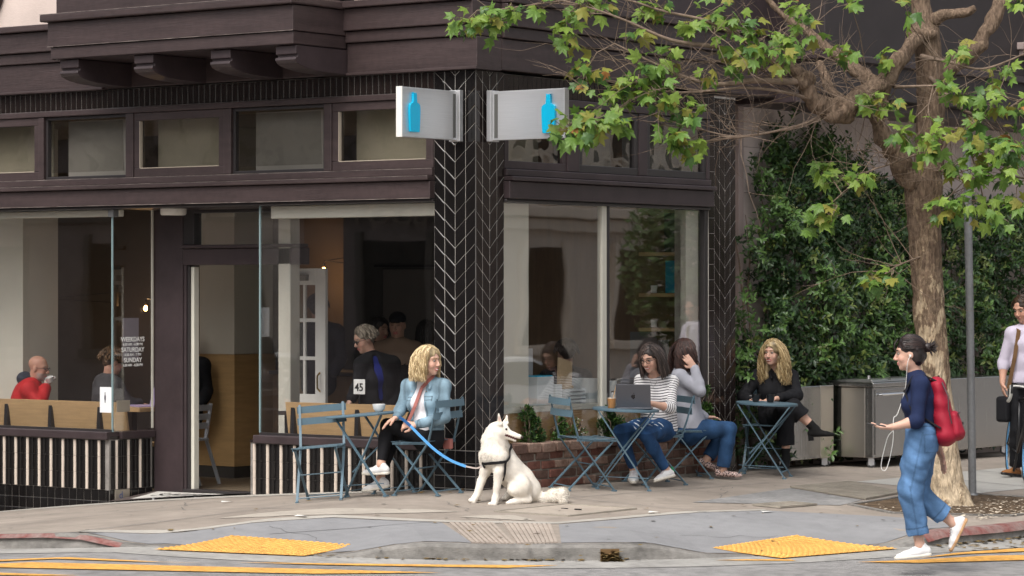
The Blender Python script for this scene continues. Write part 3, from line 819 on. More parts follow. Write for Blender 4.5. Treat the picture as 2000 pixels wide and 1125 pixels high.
# entry floor: white mosaic with a dark border and dark lettering
def EZ(x, y):
    f = (y + .02) / .62; t = (x + 4.38) / 1.78
    return (1 - f) * (G(x, 0) + .022) + f * (FL - .02 + .012 * t)
WM = mat('white_mosaic', (.58, .56, .52), .6, .3, var=.14, vscale=14, dirt=.15)
ent = tag(drape('entry_floor', [(-4.38, -.03), (-2.62, -.03), (-2.54, .6), (-4.38, .6)], EZ, -.004, mat('dark_border_mosaic', (.09, .07, .065), .6, .3), res=.3), kind='structure')
tag(drape('mosaic_field', [(-4.15, .03), (-2.63, .0), (-2.56, .57), (-4.3, .57)], EZ, 0.0, WM, ent, res=.3), kind='structure')
mbr = MB(); mbr.box(-4.38, -2.62, -.045, -.03, -.6, -.1)
for i, ch in enumerate('SHUMATE'):
    x = -3.98 + i * .20
    sl = (G(-4, 0) - G(-2.6, 0)) / -1.4
    o = text('mosaic_letter', ch, .34, mat('dark_mosaic', (.05, .045, .045), .6, .3), ent, (x, .16, EZ(x, .28) + .006), (math.atan2(EZ(x, .5) - EZ(x, .1), .4), -math.atan2(EZ(x + .1, .3) - EZ(x - .1, .3), .2), 0), .001, sx=.75)

# --- window lettering and notices
LET = mat('white_vinyl', (.85, .85, .83), .6, .3)
for body, size, z in (('WEEKDAYS', .062, 1.235), ('6:30 AM - 6:30 PM', .036, 1.195), ('SATURDAY', .062, 1.135), ('6:30 AM - 7 PM', .036, 1.095), ('SUNDAY', .062, 1.035), ('6:30 AM - 6:30 PM', .036, .995)):
    text('hours_lettering', body, size, LET, wl, (-4.386, .315, z), (R(90), 0, R(90)), .0005, sx=1.0, bold=.0012 if size > .05 else .0005)
NOTE = mat('lilac_notice_paper', (.30, .27, .30), .7, .2, var=.05, vscale=3)
PAPER = mat('white_paper', (.70, .71, .72), .7, .2)
bx('notice', (-4.412, -4.409, .20, .42, 1.05, 1.46), NOTE, wl)
bx('sticker', (-4.56, -4.405, .0425, .0445, .555, .80), PAPER, wl)
MB().lathe([(.006, .03), (.006, .05), (.011, .062), (.011, .095), (.005, .105), (.005, .13)], (0, 0, 0), 8).build('sticker_emblem', mat('ink', (.10, .10, .12), .6, .2), wl, loc=(-4.49, .041, .62)).scale = (1, .15, 1)
bx('notice', (-2.535, -2.532, .07, .19, 1.30, 1.57), PAPER, wr)

# --- side shop window
wb = part('shop_window', cafe, 'tall side street window with white products on its inner ledge')
bx('pane', (-.05, -.042, .417, 3.752, .70, 2.505), GLASSB, wb)
bx('lower_pane', (-.05, -.042, .417, 3.752, .03, .698), GLASS, wb)
bx('mullion', (-.075, -.02, 1.955, 2.03, .02, 2.505), CREAMP, wb, .004)
bx('dark_mullion', (-.08, -.018, 2.032, 2.075, .02, 2.505), FRAMEM, wb, .004)
bx('frame_side', (-.08, -.012, 3.69, 3.752, .02, 2.505), FRAMEM, wb, .004)
bx('inner_ledge', (-.42, -.06, .45, 3.70, .64, .69), CREAMP, wb, .004)
bx('oak_panel', (-.14, -.075, .42, 3.72, -.3, .638), OAKV, wb)
bx('base', (-.3, -.052, .417, 3.752, -.6, .028), FRAMEM, wb)
bx('inner_post', (-.16, -.085, .42, .52, .69, 2.5), WHITEP, wb, .004)
bx('inner_post', (-.30, -.11, .52, .93, .69, 2.5), CREAMP, wb, .004)
bx('inner_post', (-.15, -.085, 3.47, 3.69, .69, 2.5), CREAMP, wb, .004)

# --- interior shell
inn = part('interior', cafe)
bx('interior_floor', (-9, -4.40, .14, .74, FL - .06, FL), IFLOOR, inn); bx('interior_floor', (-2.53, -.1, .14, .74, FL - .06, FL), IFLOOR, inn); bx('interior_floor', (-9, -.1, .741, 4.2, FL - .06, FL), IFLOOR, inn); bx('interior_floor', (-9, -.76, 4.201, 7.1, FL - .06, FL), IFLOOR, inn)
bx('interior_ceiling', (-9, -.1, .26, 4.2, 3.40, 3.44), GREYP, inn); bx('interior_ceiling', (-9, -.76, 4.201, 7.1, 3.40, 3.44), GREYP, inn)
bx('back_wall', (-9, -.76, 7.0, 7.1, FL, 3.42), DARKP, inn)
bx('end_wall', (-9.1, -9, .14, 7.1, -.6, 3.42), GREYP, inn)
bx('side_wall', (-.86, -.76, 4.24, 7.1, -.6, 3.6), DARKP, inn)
# cream columns and oak wainscot seen through the glass
def onb(): pass
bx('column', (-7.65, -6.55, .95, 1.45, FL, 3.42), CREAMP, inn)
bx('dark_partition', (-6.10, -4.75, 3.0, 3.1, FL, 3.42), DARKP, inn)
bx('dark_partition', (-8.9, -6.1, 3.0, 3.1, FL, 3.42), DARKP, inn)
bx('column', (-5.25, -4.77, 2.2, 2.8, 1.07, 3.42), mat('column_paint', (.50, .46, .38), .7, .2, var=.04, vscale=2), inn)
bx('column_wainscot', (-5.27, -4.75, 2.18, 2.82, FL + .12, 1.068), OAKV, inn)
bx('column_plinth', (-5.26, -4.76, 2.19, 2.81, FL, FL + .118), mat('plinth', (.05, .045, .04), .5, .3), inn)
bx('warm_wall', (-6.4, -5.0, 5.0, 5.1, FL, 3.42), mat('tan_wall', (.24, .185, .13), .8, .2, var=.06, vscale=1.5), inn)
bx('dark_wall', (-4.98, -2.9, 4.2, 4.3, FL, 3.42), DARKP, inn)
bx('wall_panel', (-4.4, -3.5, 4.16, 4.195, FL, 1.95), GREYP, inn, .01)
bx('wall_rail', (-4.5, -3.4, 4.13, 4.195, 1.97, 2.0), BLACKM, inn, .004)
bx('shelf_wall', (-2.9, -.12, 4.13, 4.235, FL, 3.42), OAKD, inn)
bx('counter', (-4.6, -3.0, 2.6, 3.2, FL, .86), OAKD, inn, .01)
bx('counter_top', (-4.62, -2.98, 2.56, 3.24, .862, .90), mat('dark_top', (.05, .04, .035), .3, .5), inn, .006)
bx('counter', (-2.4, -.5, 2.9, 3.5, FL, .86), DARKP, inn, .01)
# ------------------------------------------------------------------ the neighbour's wall and overhang beyond the cafe
nb = thing('neighbour_building', 'mauve block wall with a dark overhanging storey behind the hedge', 'building')
for r in range(9):
    for k in range(9):
        y0 = 4.24 + 1.3 * k + (.65 if r % 2 else 0) - .65; y1 = min(y0 + 1.296, 15.5)
        y0 = max(y0, 4.24)
        bx('wall_block', (-.70, -.50 - .0015 * ((r * 7 + k * 3) % 3), y0, y1, -.55 + .468 * r, -.55 + .468 * r + .465), MAUVE, nb, .004)
bx('overhang', (-.95, .45, 5.2, 15.5, 3.70, 8.5), mat('dark_overhang', (.04, .033, .033), .6, .3, var=.1, vscale=2), nb, .01)
bx('overhang_board', (-.75, .30, 4.9, 15.4, 3.60, 3.70), PAINT2, nb, .01)
bx('overhang_board', (-.3, .50, 5.15, 15.45, 4.05, 4.12), PAINT2, nb, .01)
bx('wall_edge', (-.51, -.46, 5.03, 5.13, -.5, 3.6), mat('mauve_trim', (.36, .29, .27), .8, .2), nb, .004)
MB().tube([(-.40, 8.95, 2.3), (-.40, 8.95, 3.6)], .09, 14).build('downpipe', MAUVE, nb, smooth=True)
bal = part('balcony', nb)
bx('slab', (.25, .80, 9.45, 11.5, 4.42, 4.50), MATS['mauve_trim'], bal, .01); bx('slab', (.25, .72, 9.5, 11.5, 4.36, 4.418), MATS['mauve_trim'], bal, .008)
for k in range(8): bx('baluster', (.74, .77, 9.55 + .22 * k, 9.58 + .22 * k, 4.50, 5.4), MATS['mauve_trim'], bal)

# ------------------------------------------------------------------ buildings across the two streets (seen in the glass)
def street_house(name, label, face, o, a0, a1, h, m, trim, winm):
    b = thing(name, label, 'building')
    def bb(nm, d0, d1, p0, p1, z0, z1, mm, bev=0):   # d: out from the wall plane (+ = towards the street)
        if face == '-x': return bx(nm, (o - d1, o - d0, p0, p1, z0, z1), mm, b, bev)
        return bx(nm, (p0, p1, o + d0, o + d1, z0, z1), mm, b, bev)
    bb('wall', -4, 0, a0, a1, -1.5, h, m)
    for z in (3.1, 6.6): bb('cornice', 0, .35, a0, a1, z, z + .22, trim, .03); bb('cornice_lower', 0, .2, a0, a1, z - .25, z - .02, trim, .02); bb('cornice_upper', 0, .12, a0, a1, z + .24, z + .42, trim, .02)
    n = int((a1 - a0) / 3.0)
    for k in range(n):
        p = a0 + 1 + 3.0 * k
        for z0, z1 in ((.7, 2.5), (4.1, 6.1)):
            bb('window', 0, .02, p, p + 1.3, z0, z1, winm)
            bb('window_sill', 0, .16, p - .15, p + 1.45, z0 - .18, z0 - .002, trim, .02)
            for e in (p - .14, p + 1.30): bb('window_frame', 0, .08, e, e + .14, z0, z1 + .15, trim, .01)
    return b
street_house('corner_house', 'pale stone house with cornices across the side street', '-x', 17, 8, 40, 9, mat('beige_house', (.60, .53, .46), .85, .2, var=.06, vscale=.7), mat('beige_trim', (.66, .58, .49), .8, .2), mat('dark_pane', (.02, .02, .02), .1, .5))
street_house('brick_house', 'dark brick shop house across the front street', '+y', -15.5, -42, -3, 8, mat('dark_brick_wall', (.30, .25, .235), .9, .2, var=.2, vscale=2), mat('grey_trim', (.14, .125, .11), .8, .2), MATS['dark_pane'])
for body, z in (('SAN', 3.9), ('BOOT', 2.75)):
    text('shop_lettering', body, .55, mat('faded_lettering', (.25, .2, .16), .8, .2), bpy.data.objects['brick_house'], (-13.2, -15.1, z), (R(90), 0, R(180)), .01)
# second street tree further along, seen only as a dark reflection in the side window
st2 = thing('street_tree', 'dark leafy street tree further up the side street, beyond the picture', 'tree', (3.9, 9.3, S(3.9, 9.3)))
MB().tube([(0, 0, -.1), (.03, 0, .9), (0, .03, 1.5), (.05, .05, 2.6)], [.14, .11, .10, .04], 12).build('trunk', mat('dark_bark', (.09, .07, .05), .9, .2, var=.3, vscale=9), st2, smooth='all')
r2 = random.Random(8); m2 = MB()
for i in range(2600):
    d = Vector((r2.gauss(0, 1), r2.gauss(0, 1), r2.gauss(0, 1))).normalized() * r2.random() ** .4
    p = Vector((d.x * .75, d.y * .75, 2.3 + d.z * 1.0)); s_ = r2.uniform(.05, .09); a = Vector((r2.gauss(0, 1), r2.gauss(0, 1), r2.gauss(0, 1))).normalized(); b = a.orthogonal().normalized()
    o = len(m2.v); m2.v += [tuple(p - a * s_), tuple(p + b * s_ * .5), tuple(p + a * s_), tuple(p - b * s_ * .5)]; m2.f.append((o, o + 1, o + 2, o + 3))
tag(m2.build('foliage', mat('dark_tree_leaf', (.05, .09, .025), .5, .3, trans=.2), st2), kind='stuff')
# parked car seen only as a reflection in the side window
def parked_car():
    t = thing('parked_car', 'white saloon car parked across the side street', 'car', (11.9, 15.5, RD(11.9, 15.5)))
    prof = [(-2.2, .35), (-2.25, .75), (-1.5, .92), (-.75, 1.38), (.75, 1.40), (1.55, .98), (2.2, .85), (2.28, .4)]
    MB().prism(prof, -.85, .85, 'x').build('body', mat('white_car_paint', (.75, .75, .75), .2, .5, coat=.5), t, bevel=.08)
    MB().prism([(-1.3, .95), (-.72, 1.31), (.72, 1.33), (1.35, .98)], -.862, .862, 'x').build('window', MATS['dark_pane'], t)
    for y in (-1.35, 1.4):
        for x in (-.78, .78):
            w = MB(); w.lathe([(.20, -.1), (.31, -.1), (.33, -.06), (.33, .06), (.31, .1), (.20, .1)], n=20)
            o = w.build('wheel', BLACKM, t, loc=(x, y, .33)); o.rotation_euler = (0, R(90), 0)
            h = MB().lathe([(.0, -.105), (.2, -.105), (.2, .105), (0, .105)], n=16, cap=False).build('rim', ALU, o)
parked_car()

# ------------------------------------------------------------------ projecting signs with the bottle
def bottle_poly(h):
    r = [(.0, .062), (.012, .070), (.10, .074), (.45, .082), (.60, .083), (.68, .078), (.725, .060), (.745, .036), (.76, .030), (.93, .026), (.945, .030), (.955, .022)]
    k = h / .335
    k *= .86
    pts = [(x * k, z * h) for z, x in r] + [(.020 * k, h * .985), (.034 * k, h), (.010 * k, h * .992), (-.012 * k, h * .985), (-.030 * k, h * 1.005)] + [(-x * k, z * h) for z, x in reversed(r)]
    return pts
BLUEP = bottle_poly(.335)
sg = thing('projecting_sign', 'brushed metal sign with blue bottle standing out over the front street', 'sign', (-.20, -.035, 3.03), group='bottle signs on the corner pillar')
bx('panel', (0, .055, -.80, -.02, 0, .425), ALU, sg, .004)
bx('edge_trim', (-.004, .059, -.815, -.80, -.002, .427), WHITEP, sg, .002)
bx('bracket', (-.03, .09, -.05, 0, -.01, .435), ALU, sg, .004)
bx('slot', (.056, .060, -.10, -.065, .02, .40), mat('slot_dark', (.08, .08, .075), .6, .3), sg)
MB().prism([(x - .655, z + .045) for x, z in BLUEP], .056, .080, 'x').build('bottle_emblem', BLUE, sg, bevel=.006)
sg2 = thing('projecting_sign', 'brushed metal sign with blue bottle half behind the leaves', 'sign', (.035, .137, 3.03), group='bottle signs on the corner pillar')
bx('panel', (.02, .80, 0, .055, 0, .425), ALU, sg2, .004)
bx('edge_trim', (.80, .815, -.004, .059, -.002, .427), ALU, sg2, .002)
bx('bracket', (0, .05, -.03, .09, -.01, .435), ALU, sg2, .004)
bx('slot', (.065, .10, -.004, .001, .02, .40), MATS['slot_dark'], sg2)
MB().prism([(x + .655, z + .045) for x, z in BLUEP], -.026, -.001, 'y').build('bottle_emblem', BLUE, sg2, bevel=.006)

# ------------------------------------------------------------------ brick planter under the side window
BR = [mat('red_brick', (.15, .066, .05), .9, .2, var=.3, vscale=9, bump=.6, bscale=50, dirt=.3), mat('brown_brick', (.11, .066, .052), .9, .2, var=.3, vscale=9, bump=.6, bscale=50, dirt=.3), mat('pink_brick', (.23, .125, .095), .9, .2, var=.3, vscale=9, bump=.6, bscale=50, col2=(.33, .24, .19), dirt=.3)]
plr = thing('brick_planter', 'low red brick planter along the side window, behind the cafe tables', 'planter')
bx('mortar_core', (-.048, .108, .405, 3.75, -.3, .285), mat('mortar', (.20, .18, .155), .95, .1, var=.25, vscale=6, bump=.6, bscale=40), plr)
BM = {}
def brick(name, lx, ly, lz, key, m):
    if key not in BM:
        rr = random.Random(hash(key) % 999); bm = bmesh.new(); bmesh.ops.create_cube(bm, size=1)
        for v in bm.verts: v.co = Vector((v.co.x * lx, v.co.y * ly, v.co.z * lz)) + Vector([rr.uniform(-.003, .003) for _ in range(3)])
        bmesh.ops.bevel(bm, geom=bm.edges[:] , offset=.007, segments=1, affect='EDGES')
        me = bpy.data.meshes.new(name); bm.to_mesh(me); bm.free(); me.materials.append(m); BM[key] = me
    return BM[key]
rb = random.Random(5)
for c in range(4):
    z = .02 + .083 * c - .04; y = .40 - (.10 if c % 2 else 0)
    while y < 3.72:
        L = .20 + rb.uniform(-.012, .012); y0 = max(y, .40); y1 = min(y + L, 3.75)
        if y1 - y0 > .05:
            full = y1 - y0 > .19; v = rb.randrange(6); m = BR[rb.choice((0, 0, 1, 1, 2))]
            ly = .198 if full else y1 - y0 - .004
            me = brick('brick', .10, ly, .070, ('s', round(ly, 3), v, m.name), m)
            o = link('brick', me, plr, loc=(.066 + rb.uniform(-.006, .011), (y0 + y1) / 2, z + .035)); o.rotation_euler = (rb.uniform(-.02, .02), rb.uniform(-.02, .02), rb.uniform(-.02, .02))
        y += L + .013
y = .385
while y < 3.7:                                     # bull-nosed coping bricks
    L = .20; m = BR[rb.choice((0, 1, 1, 2))]
    me = brick('brick', .19, .198, .085, ('cope', rb.randrange(4), m.name), m)
    o = link('coping_brick', me, plr, loc=(.035, y + .1, .337 + rb.uniform(-.004, .004))); o.rotation_euler = (rb.uniform(-.02, .02), rb.uniform(-.02, .02), rb.uniform(-.015, .015))
    y += L + .014
bx('soil', (-.05, -.04, .42, 3.7, .2, .36), SOIL, plr)

# ------------------------------------------------------------------ bistro furniture
GB = mat('grey_blue_powder_coat', (.092, .152, .192), .42, .4, var=.06, vscale=8, dirt=.06)
def gtilt(x, y, k=1.0):
    dx = (S(x + .3, y) - S(x - .3, y)) / .6 * k; dy = (S(x, y + .3) - S(x, y - .3)) / .6 * k
    return dx, dy
def stand(o, x, y, rz, k=1.0, z=None):
    """stand a thing on the sloping pavement"""
    dx, dy = gtilt(x, y, k)
    n = Vector((-dx, -dy, 1)).normalized()
    q = Vector((0, 0, 1)).rotation_difference(n)
    o.rotation_mode = 'QUATERNION'
    o.rotation_quaternion = q @ Matrix.Rotation(rz, 3, 'Z').to_quaternion()
    o.location = (x, y, (S(x, y) if z is None else z) + .005)
def bistro_chair(label):
    """faces +y, feet round its own origin"""
    t = thing('bistro_chair', label, 'chair', group='folding bistro chairs outside the cafe')
    W = .19
    for s in (-1, 1):
        x = s * W
        MB().bar((x, -.265, .82), (x, -.205, .60), .022, .007, (0, 1, 0)).bar((x, -.205, .60), (x, -.155, .45), .022, .009, (0, 1, 0)).bar((x, -.155, .45), (x, .215, .008), .022, .011, (0, 1, 0)).box(x - .013, x + .013, .195, .24, -.004, .009).build('leg', GB, t)
        x2 = s * (W - .016)
        MB().bar((x2, .20, .44), (x2, -.225, .008), .022, .011, (0, 1, 0)).box(x2 - .013, x2 + .013, -.245, -.205, -.004, .009).build('leg', GB, t)
    MB().tube([(-W, .195, .035), (W, .195, .035)], .006, 6).tube([(-W + .016, -.20, .035), (W - .016, -.20, .035)], .006, 6).tube([(-W, .03, .225), (W, .03, .225)], .006, 6).build('stretcher', GB, t)
    for k in range(7):
        y = -.165 + .058 * k; zc = .452 - .012 * math.sin(math.pi * k / 6) + .006
        MB().prism([(y, zc), (y + .044, zc - .001), (y + .044, zc + .004), (y, zc + .005)], -W - .012, W + .012, 'x').build('seat_slat', GB, t)
    MB().bar((-W, -.17, .445), (-W, .22, .445), .008, .022).bar((W, -.17, .445), (W, .22, .445), .008, .022).build('seat_frame', GB, t)
    for z, y in ((.775, -.256), (.675, -.232)):
        m = MB(); n = 8
        for i in range(n + 1):
            x = -.215 + .43 * i / n; b = -.018 * math.cos((x / .215) * math.pi / 2)
            m.v += [(x, y + b - .01, z - .03), (x, y + b - .006, z + .03), (x, y + b - .002, z + .03), (x, y + b - .006, z - .03)]
        for i in range(n):
            a = i * 4
            m.f += [(a, a + 1, a + 5, a + 4), (a + 1, a + 2, a + 6, a + 5), (a + 2, a + 3, a + 7, a + 6), (a + 3, a, a + 4, a + 7)]
        m.f += [(3, 2, 1, 0), (n * 4, n * 4 + 1, n * 4 + 2, n * 4 + 3)]
        m.build('back_slat', GB, t)
    return t
def bistro_table(label, round_top=True):
    t = thing('bistro_table', label, 'table', group='folding bistro tables outside the cafe')
    if round_top: MB().lathe([(.285, .69), (.298, .692), (.30, .70), (.298, .712), (.29, .714)], n=40).build('tabletop', GB, t, smooth=True)
    else: bx('tabletop', (-.285, .285, -.285, .285, .692, .712), GB, t, .006)
    for y in (-.20, .20):
        for s in (-1, 1):
            MB().bar((s * .25, y + (.012 if s > 0 else 0), .69), (-s * .23, y + (.012 if s > 0 else 0), .008), .011, .022, (0, 1, 0)).box(-s * .23 - .02, -s * .23 + .02, y - .012, y + .022, -.004, .009).build('leg', GB, t)
    MB().bar((-.20, -.20, .06), (-.20, .20, .06), .02, .006).bar((.20, -.20, .06), (.20, .20, .06), .02, .006).bar((-.22, -.2, .11), (.22, -.2, .11), .018, .006).build('stretcher', GB, t)
    MB().bar((.20, .19, .62), (-.12, -.19, .22), .012, .012).build('brace', GB, t)
    return t
c = bistro_chair('empty grey blue folding chair in front of the oak bench back'); stand(c, -.868, -1.01, R(-150), 1.5)
c = bistro_chair('folding chair the denim jacket woman sits on'); stand(c, -.165, -.46, R(93))
c = bistro_chair('empty grey blue folding chair between the white dog and the laptop table'); stand(c, .44, .98, R(-28))
c = bistro_chair('folding chair the striped shirt woman sits on'); stand(c, .40, 2.20, R(152))
c = bistro_chair('folding chair the grey cardigan woman sits on'); stand(c, .14, 3.08, R(-40))
c = bistro_chair('folding chair the black dressed blonde woman sits on'); stand(c, .10, 4.62, R(-155))
ta = bistro_table('tilted square grey blue table with a white cup beside denim woman', False); stand(ta, -.62, -.56, R(0), 1.6)
tb = bistro_table('round grey blue table under the open laptop'); stand(tb, .56, 1.435, R(36))
tc_ = bistro_table('round grey blue table with two black mugs'); stand(tc_, .475, 3.99, R(22))

# ------------------------------------------------------------------ things on the tables
def on(o, tbl, lx, ly, lz=.715):
    bpy.context.view_layer.update()
    p = tbl.matrix_world @ Vector((lx, ly, lz)); o.location = p; return o
CER = mat('white_ceramic', (.75, .74, .72), .15, .5)
def cup(label, m, r=.045, h=.055, handle=True):
    t = thing('cup', label, 'cup')
    MB().lathe([(.022, 0), (.030, .003), (r * .86, h * .4), (r, h), (r - .004, h), (r * .8, h * .42), (.02, .008)], n=22, cap=True).build('bowl', m, t, smooth=True)
    if handle:
        MB().tube([(r * .9 + .004 * 0, 0, h * .8), (r + .018, 0, h * .78), (r + .022, 0, h * .5), (r * .85, 0, h * .3)], .005, 6).build('handle', m, t, smooth=True)
    return t
c = cup('white handleless cup on the tilted square table', CER, .058, .068, False); on(c, ta, .06, .02)
BLG = mat('black_ceramic', (.012, .012, .013), .12, .5)
c = cup('black mug with its handle to the side, left on round table', BLG, .042, .075); on(c, tc_, -.10, -.05); c.rotation_euler = (0, 0, R(215))
c = cup('black mug with white rim mark, right on round table', BLG, .044, .08); on(c, tc_, .03, .02); c.rotation_euler = (0, 0, R(150))
ic = thing('iced_coffee', 'clear plastic cup of milky iced coffee with a paper straw', 'drink')
CLEAR = glass_mat('clear_plastic', boost=.7, base=.03)
MB().lathe([(.031, 0), (.034, .004), (.039, .085), (.036, .086)], n=20).build('coffee', mat('milky_coffee', (.42, .20, .065), .3, .4, var=.12, vscale=20), ic, smooth=True)
MB().lathe([(.033, .0), (.0355, .004), (.043, .135), (.045, .138), (.041, .138)], n=20, cap=False).build('cup_wall', CLEAR, ic, smooth=True)
MB().lathe([(.0, .0865), (.037, .0865), (.037, .091), (0, .092)], n=16, cap=False).build('foam', mat('milk_foam', (.7, .62, .52), .6, .3), ic)
MB().tube([(.01, 0, .06), (.040, .012, .20)], .004, 6).build('straw', mat('paper_straw', (.62, .42, .25), .7, .2), ic)
on(ic, tb, -.13, -.10)
lp = thing('laptop', 'dark grey open laptop on the round table before the striped woman', 'laptop')
SG = mat('space_grey_alu', (.115, .118, .135), .35, .5, metal=.6)
bx('base', (-.155, .155, -.11, .11, 0, .013), SG, lp, .004)
bx('keyboard', (-.135, .135, -.02, .085, .0132, .0145), BLACKM, lp)
sc_ = MB().box(-.155, .155, 0, .007, 0, .215).build('lid', SG, lp, bevel=.003, loc=(0, -.112, .012)); sc_.rotation_euler = (R(14), 0, 0)
ap = MB().prism([(.018 * math.cos(t) * (1.0 + .10 * math.cos(2 * t)), .019 * math.sin(t) - (.004 if abs(math.cos(t)) < .3 else 0)) for t in [2 * math.pi * k / 24 for k in range(24)] if not (abs(t) < .45 or abs(t - 2 * math.pi) < .45)] + [(.012, -.002)], -.002, 0, 'y').build('emblem', mat('dark_mirror', (.012, .012, .015), .15, .5), sc_, loc=(0, -.0005, .105))
MB().prism([(.001, .021), (.004, .029), (.010, .034), (.009, .027)], -.002, 0, 'y').build('emblem_leaf', MATS['dark_mirror'], sc_, loc=(0, -.0005, .105))
on(lp, tb, .08, -.02); lp.rotation_euler = (0, 0, R(28))
LAPTOP = lp

# ------------------------------------------------------------------ stainless steel carts
RUB = mat('grey_rubber', (.06, .06, .06), .6, .3)
def caster(parent, x, y, z):
    w = MB().lathe([(.02, -.016), (.042, -.016), (.046, -.01), (.046, .01), (.042, .016), (.02, .016)], n=18).build('caster', RUB, parent, smooth=True, loc=(x, y, z + .046)); w.rotation_euler = (R(90), 0, R(35))
    MB().lathe([(0, -.018), (.024, -.018), (.024, .018), (0, .018)], n=12, cap=False).build('hub', ALU, w)
    f = MB(); f.box(-.03, .03, -.024, -.019, 0, .075).box(-.03, .03, .019, .024, 0, .075).box(-.03, .03, -.024, .024, .072, .078)
    fo = f.build('fork', ALU, parent, loc=(x, y, z + .03)); fo.rotation_euler = (0, 0, R(35))
def steel_cart(label, x0, x1, y0, y1, z0, z1, lid=True, handle=True, post=False):
    t = thing('steel_cart', label, 'cart', (x1, y0, z0 - .108), group='stainless steel carts before the hedge')
    lx, ly, zb, zt = x0 - x1, y1 - y0, .108, z1 - z0 + .108
    bx('body', (lx, 0, 0, ly, zb, zt - (.05 if lid else 0)), STEEL, t, .006)
    if lid:
        bx('lid', (lx - .03, .025, -.03, ly + .03, zt - .048, zt), STEEL, t, .008)
        bx('lid_groove', (lx + .06, -.06, .1, ly - .1, zt + .001, zt + .012), mat('steel_top', (.55, .55, .54), .3, .5, metal=.9), t, .004)
        for k in range(3): bx('hatch', (lx + .1, -.1, .16 + .42 * k, .5 + .42 * k, zt + .013, zt + .022), MATS['steel_top'], t, .004)
        MB().tube([(lx * .55, .55, zt + .02), (lx * .55, .55, zt + .055)], .018, 8).build('knob', MATS['steel_top'], t)
    if handle:
        MB().tube([(.02, .10, zt - .13), (.05, .10, zt - .125), (.05, .62, zt - .125), (.02, .62, zt - .13)], .014, 8).build('handle', mat('polished_steel', (.75, .75, .75), .15, .5, metal=1), t, smooth=True)
        bx('door', (0, .012, .04, ly * .5, zb + .03, zt - .075), STEEL, t, .003); bx('door', (0, .012, ly * .5 + .012, ly - .04, zb + .03, zt - .075), STEEL, t, .003)
    if post: bx('reflection_streak', (-.04, .006, ly - .26, ly + .004, zb - .002, zt - (.055 if lid else 0)), mat('reflection_steel', (.68, .64, .58), .3, .5, metal=1), t, .004)  # no real post: reflected light put in as a paler steel strip
    else: bx('reflection_streak', (lx + .28, lx + .56, -.008, .01, zb + .002, zt - .055), MATS.get('reflection_steel') or mat('reflection_steel', (.68, .64, .58), .3, .5, metal=1), t, .003)  # light streak of the end face, likewise set in paler steel
    for cx in (lx + .07, -.06):
        for cy in (.07, ly - .07): caster(t, cx, cy, .0)
    return t
steel_cart('low steel cart between the seated blonde woman and the lidded cart', -.72, .02, 5.12, 6.10, .0, .745, lid=False, handle=False, post=True)
steel_cart('steel cart with overhanging lid and long bar handle', -.21, .44, 6.19, 7.72, .0, .775)
steel_cart('plain grey steel box on casters behind the signpost', -.36, .30, 8.1, 9.62, -.02, .765, lid=False, handle=False)

# ------------------------------------------------------------------ signpost
ps = thing('signpost', 'galvanised steel signpost at the edge of the tree bed', 'post', (2.706, 4.018, S(2.706, 4.018)))
GALV = mat('galvanised_steel', (.24, .245, .25), .5, .5, metal=.5, var=.15, vscale=6, dirt=.15)
MB().tube([(0, 0, -.1), (-.02, -.016, 1.6), (-.045, -.035, 3.26)], .037, 14).build('pole', GALV, ps, smooth=True)
MB().lathe([(.05, 0), (.045, .02), (.038, .022)], n=14).build('collar', GALV, ps)

# ------------------------------------------------------------------ inside: benches, door, lamps, products
def oak_bench(label, x0, x1, y, zb, zt, brs):
    t = thing('oak_bench', label, 'bench', ((x0 + x1) / 2, y, FL)); cx = (x0 + x1) / 2
    b = MB().prism([(0, zb - FL), (.03, zb - FL), (-.02, zt - FL), (-.045, zt - FL)], x0 - cx, x1 - cx, 'x').build('backrest', OAK, t, bevel=.003)
    bx('seat', (x0 - cx, x1 - cx, .03, .50, .40, .44), OAK, t, .004)
    bx('plinth', (x0 - cx, x1 - cx, .1, .45, 0, .40), DARKP, t)
    for x in brs:
        MB().prism([(-.06, zb - FL), (.0, zb - FL), (-.03, zt - FL - .08), (-.045, zt - FL - .05)], x - cx - .022, x - cx + .022, 'x').build('bracket', BLACKM, t)
    return t
oak_bench('pale oak bench back behind the left window, below the red coat man', -8.2, -4.50, .36, .362, .642, (-6.13, -5.51, -4.84))
oak_bench('pale oak bench back in the window behind the denim woman', -2.31, -.50, .20, .392, .705, (-2.22, -1.46, -.75))
fd = thing('glazed_door', 'white glazed inner door with six panes and a brass handle', 'door', (-3.38, 1.45, FL))
m = MB(); H = 2.14; Wd = .46
m.box(0, .05, 0, .04, 0, H).box(Wd - .13, Wd, 0, .04, 0, H).box(.05, Wd - .13, 0, .04, H - .16, H).box(.05, Wd - .13, 0, .04, 0, .92)
for z in (1.25, 1.62): m.box(.05, Wd - .13, .005, .035, z, z + .035)
m.box(.17, .20, .006, .034, .92, H - .16)
m.build('door_frame', WHITEP, fd, bevel=.004)
for i in range(2):
    for j, (za, zb2) in enumerate(((.92, 1.25), (1.285, 1.62), (1.655, H - .16))):
        bx('pane', ((.05, .20)[i] + .001, (.17, Wd - .13)[i] - .001, .018, .022, za, zb2), GLASS, fd)
MB().tube([(Wd - .06, -.01, .95), (Wd - .06, -.05, .98), (Wd - .06, -.05, 1.10), (Wd - .06, -.01, 1.13)], .009, 6).build('handle', mat('brass', (.55, .38, .12), .3, .5, metal=1), fd)
bx('closer', (.05, .25, -.05, 0, H - .12, H - .06), mat('closer_grey', (.25, .24, .22), .5, .4), fd)
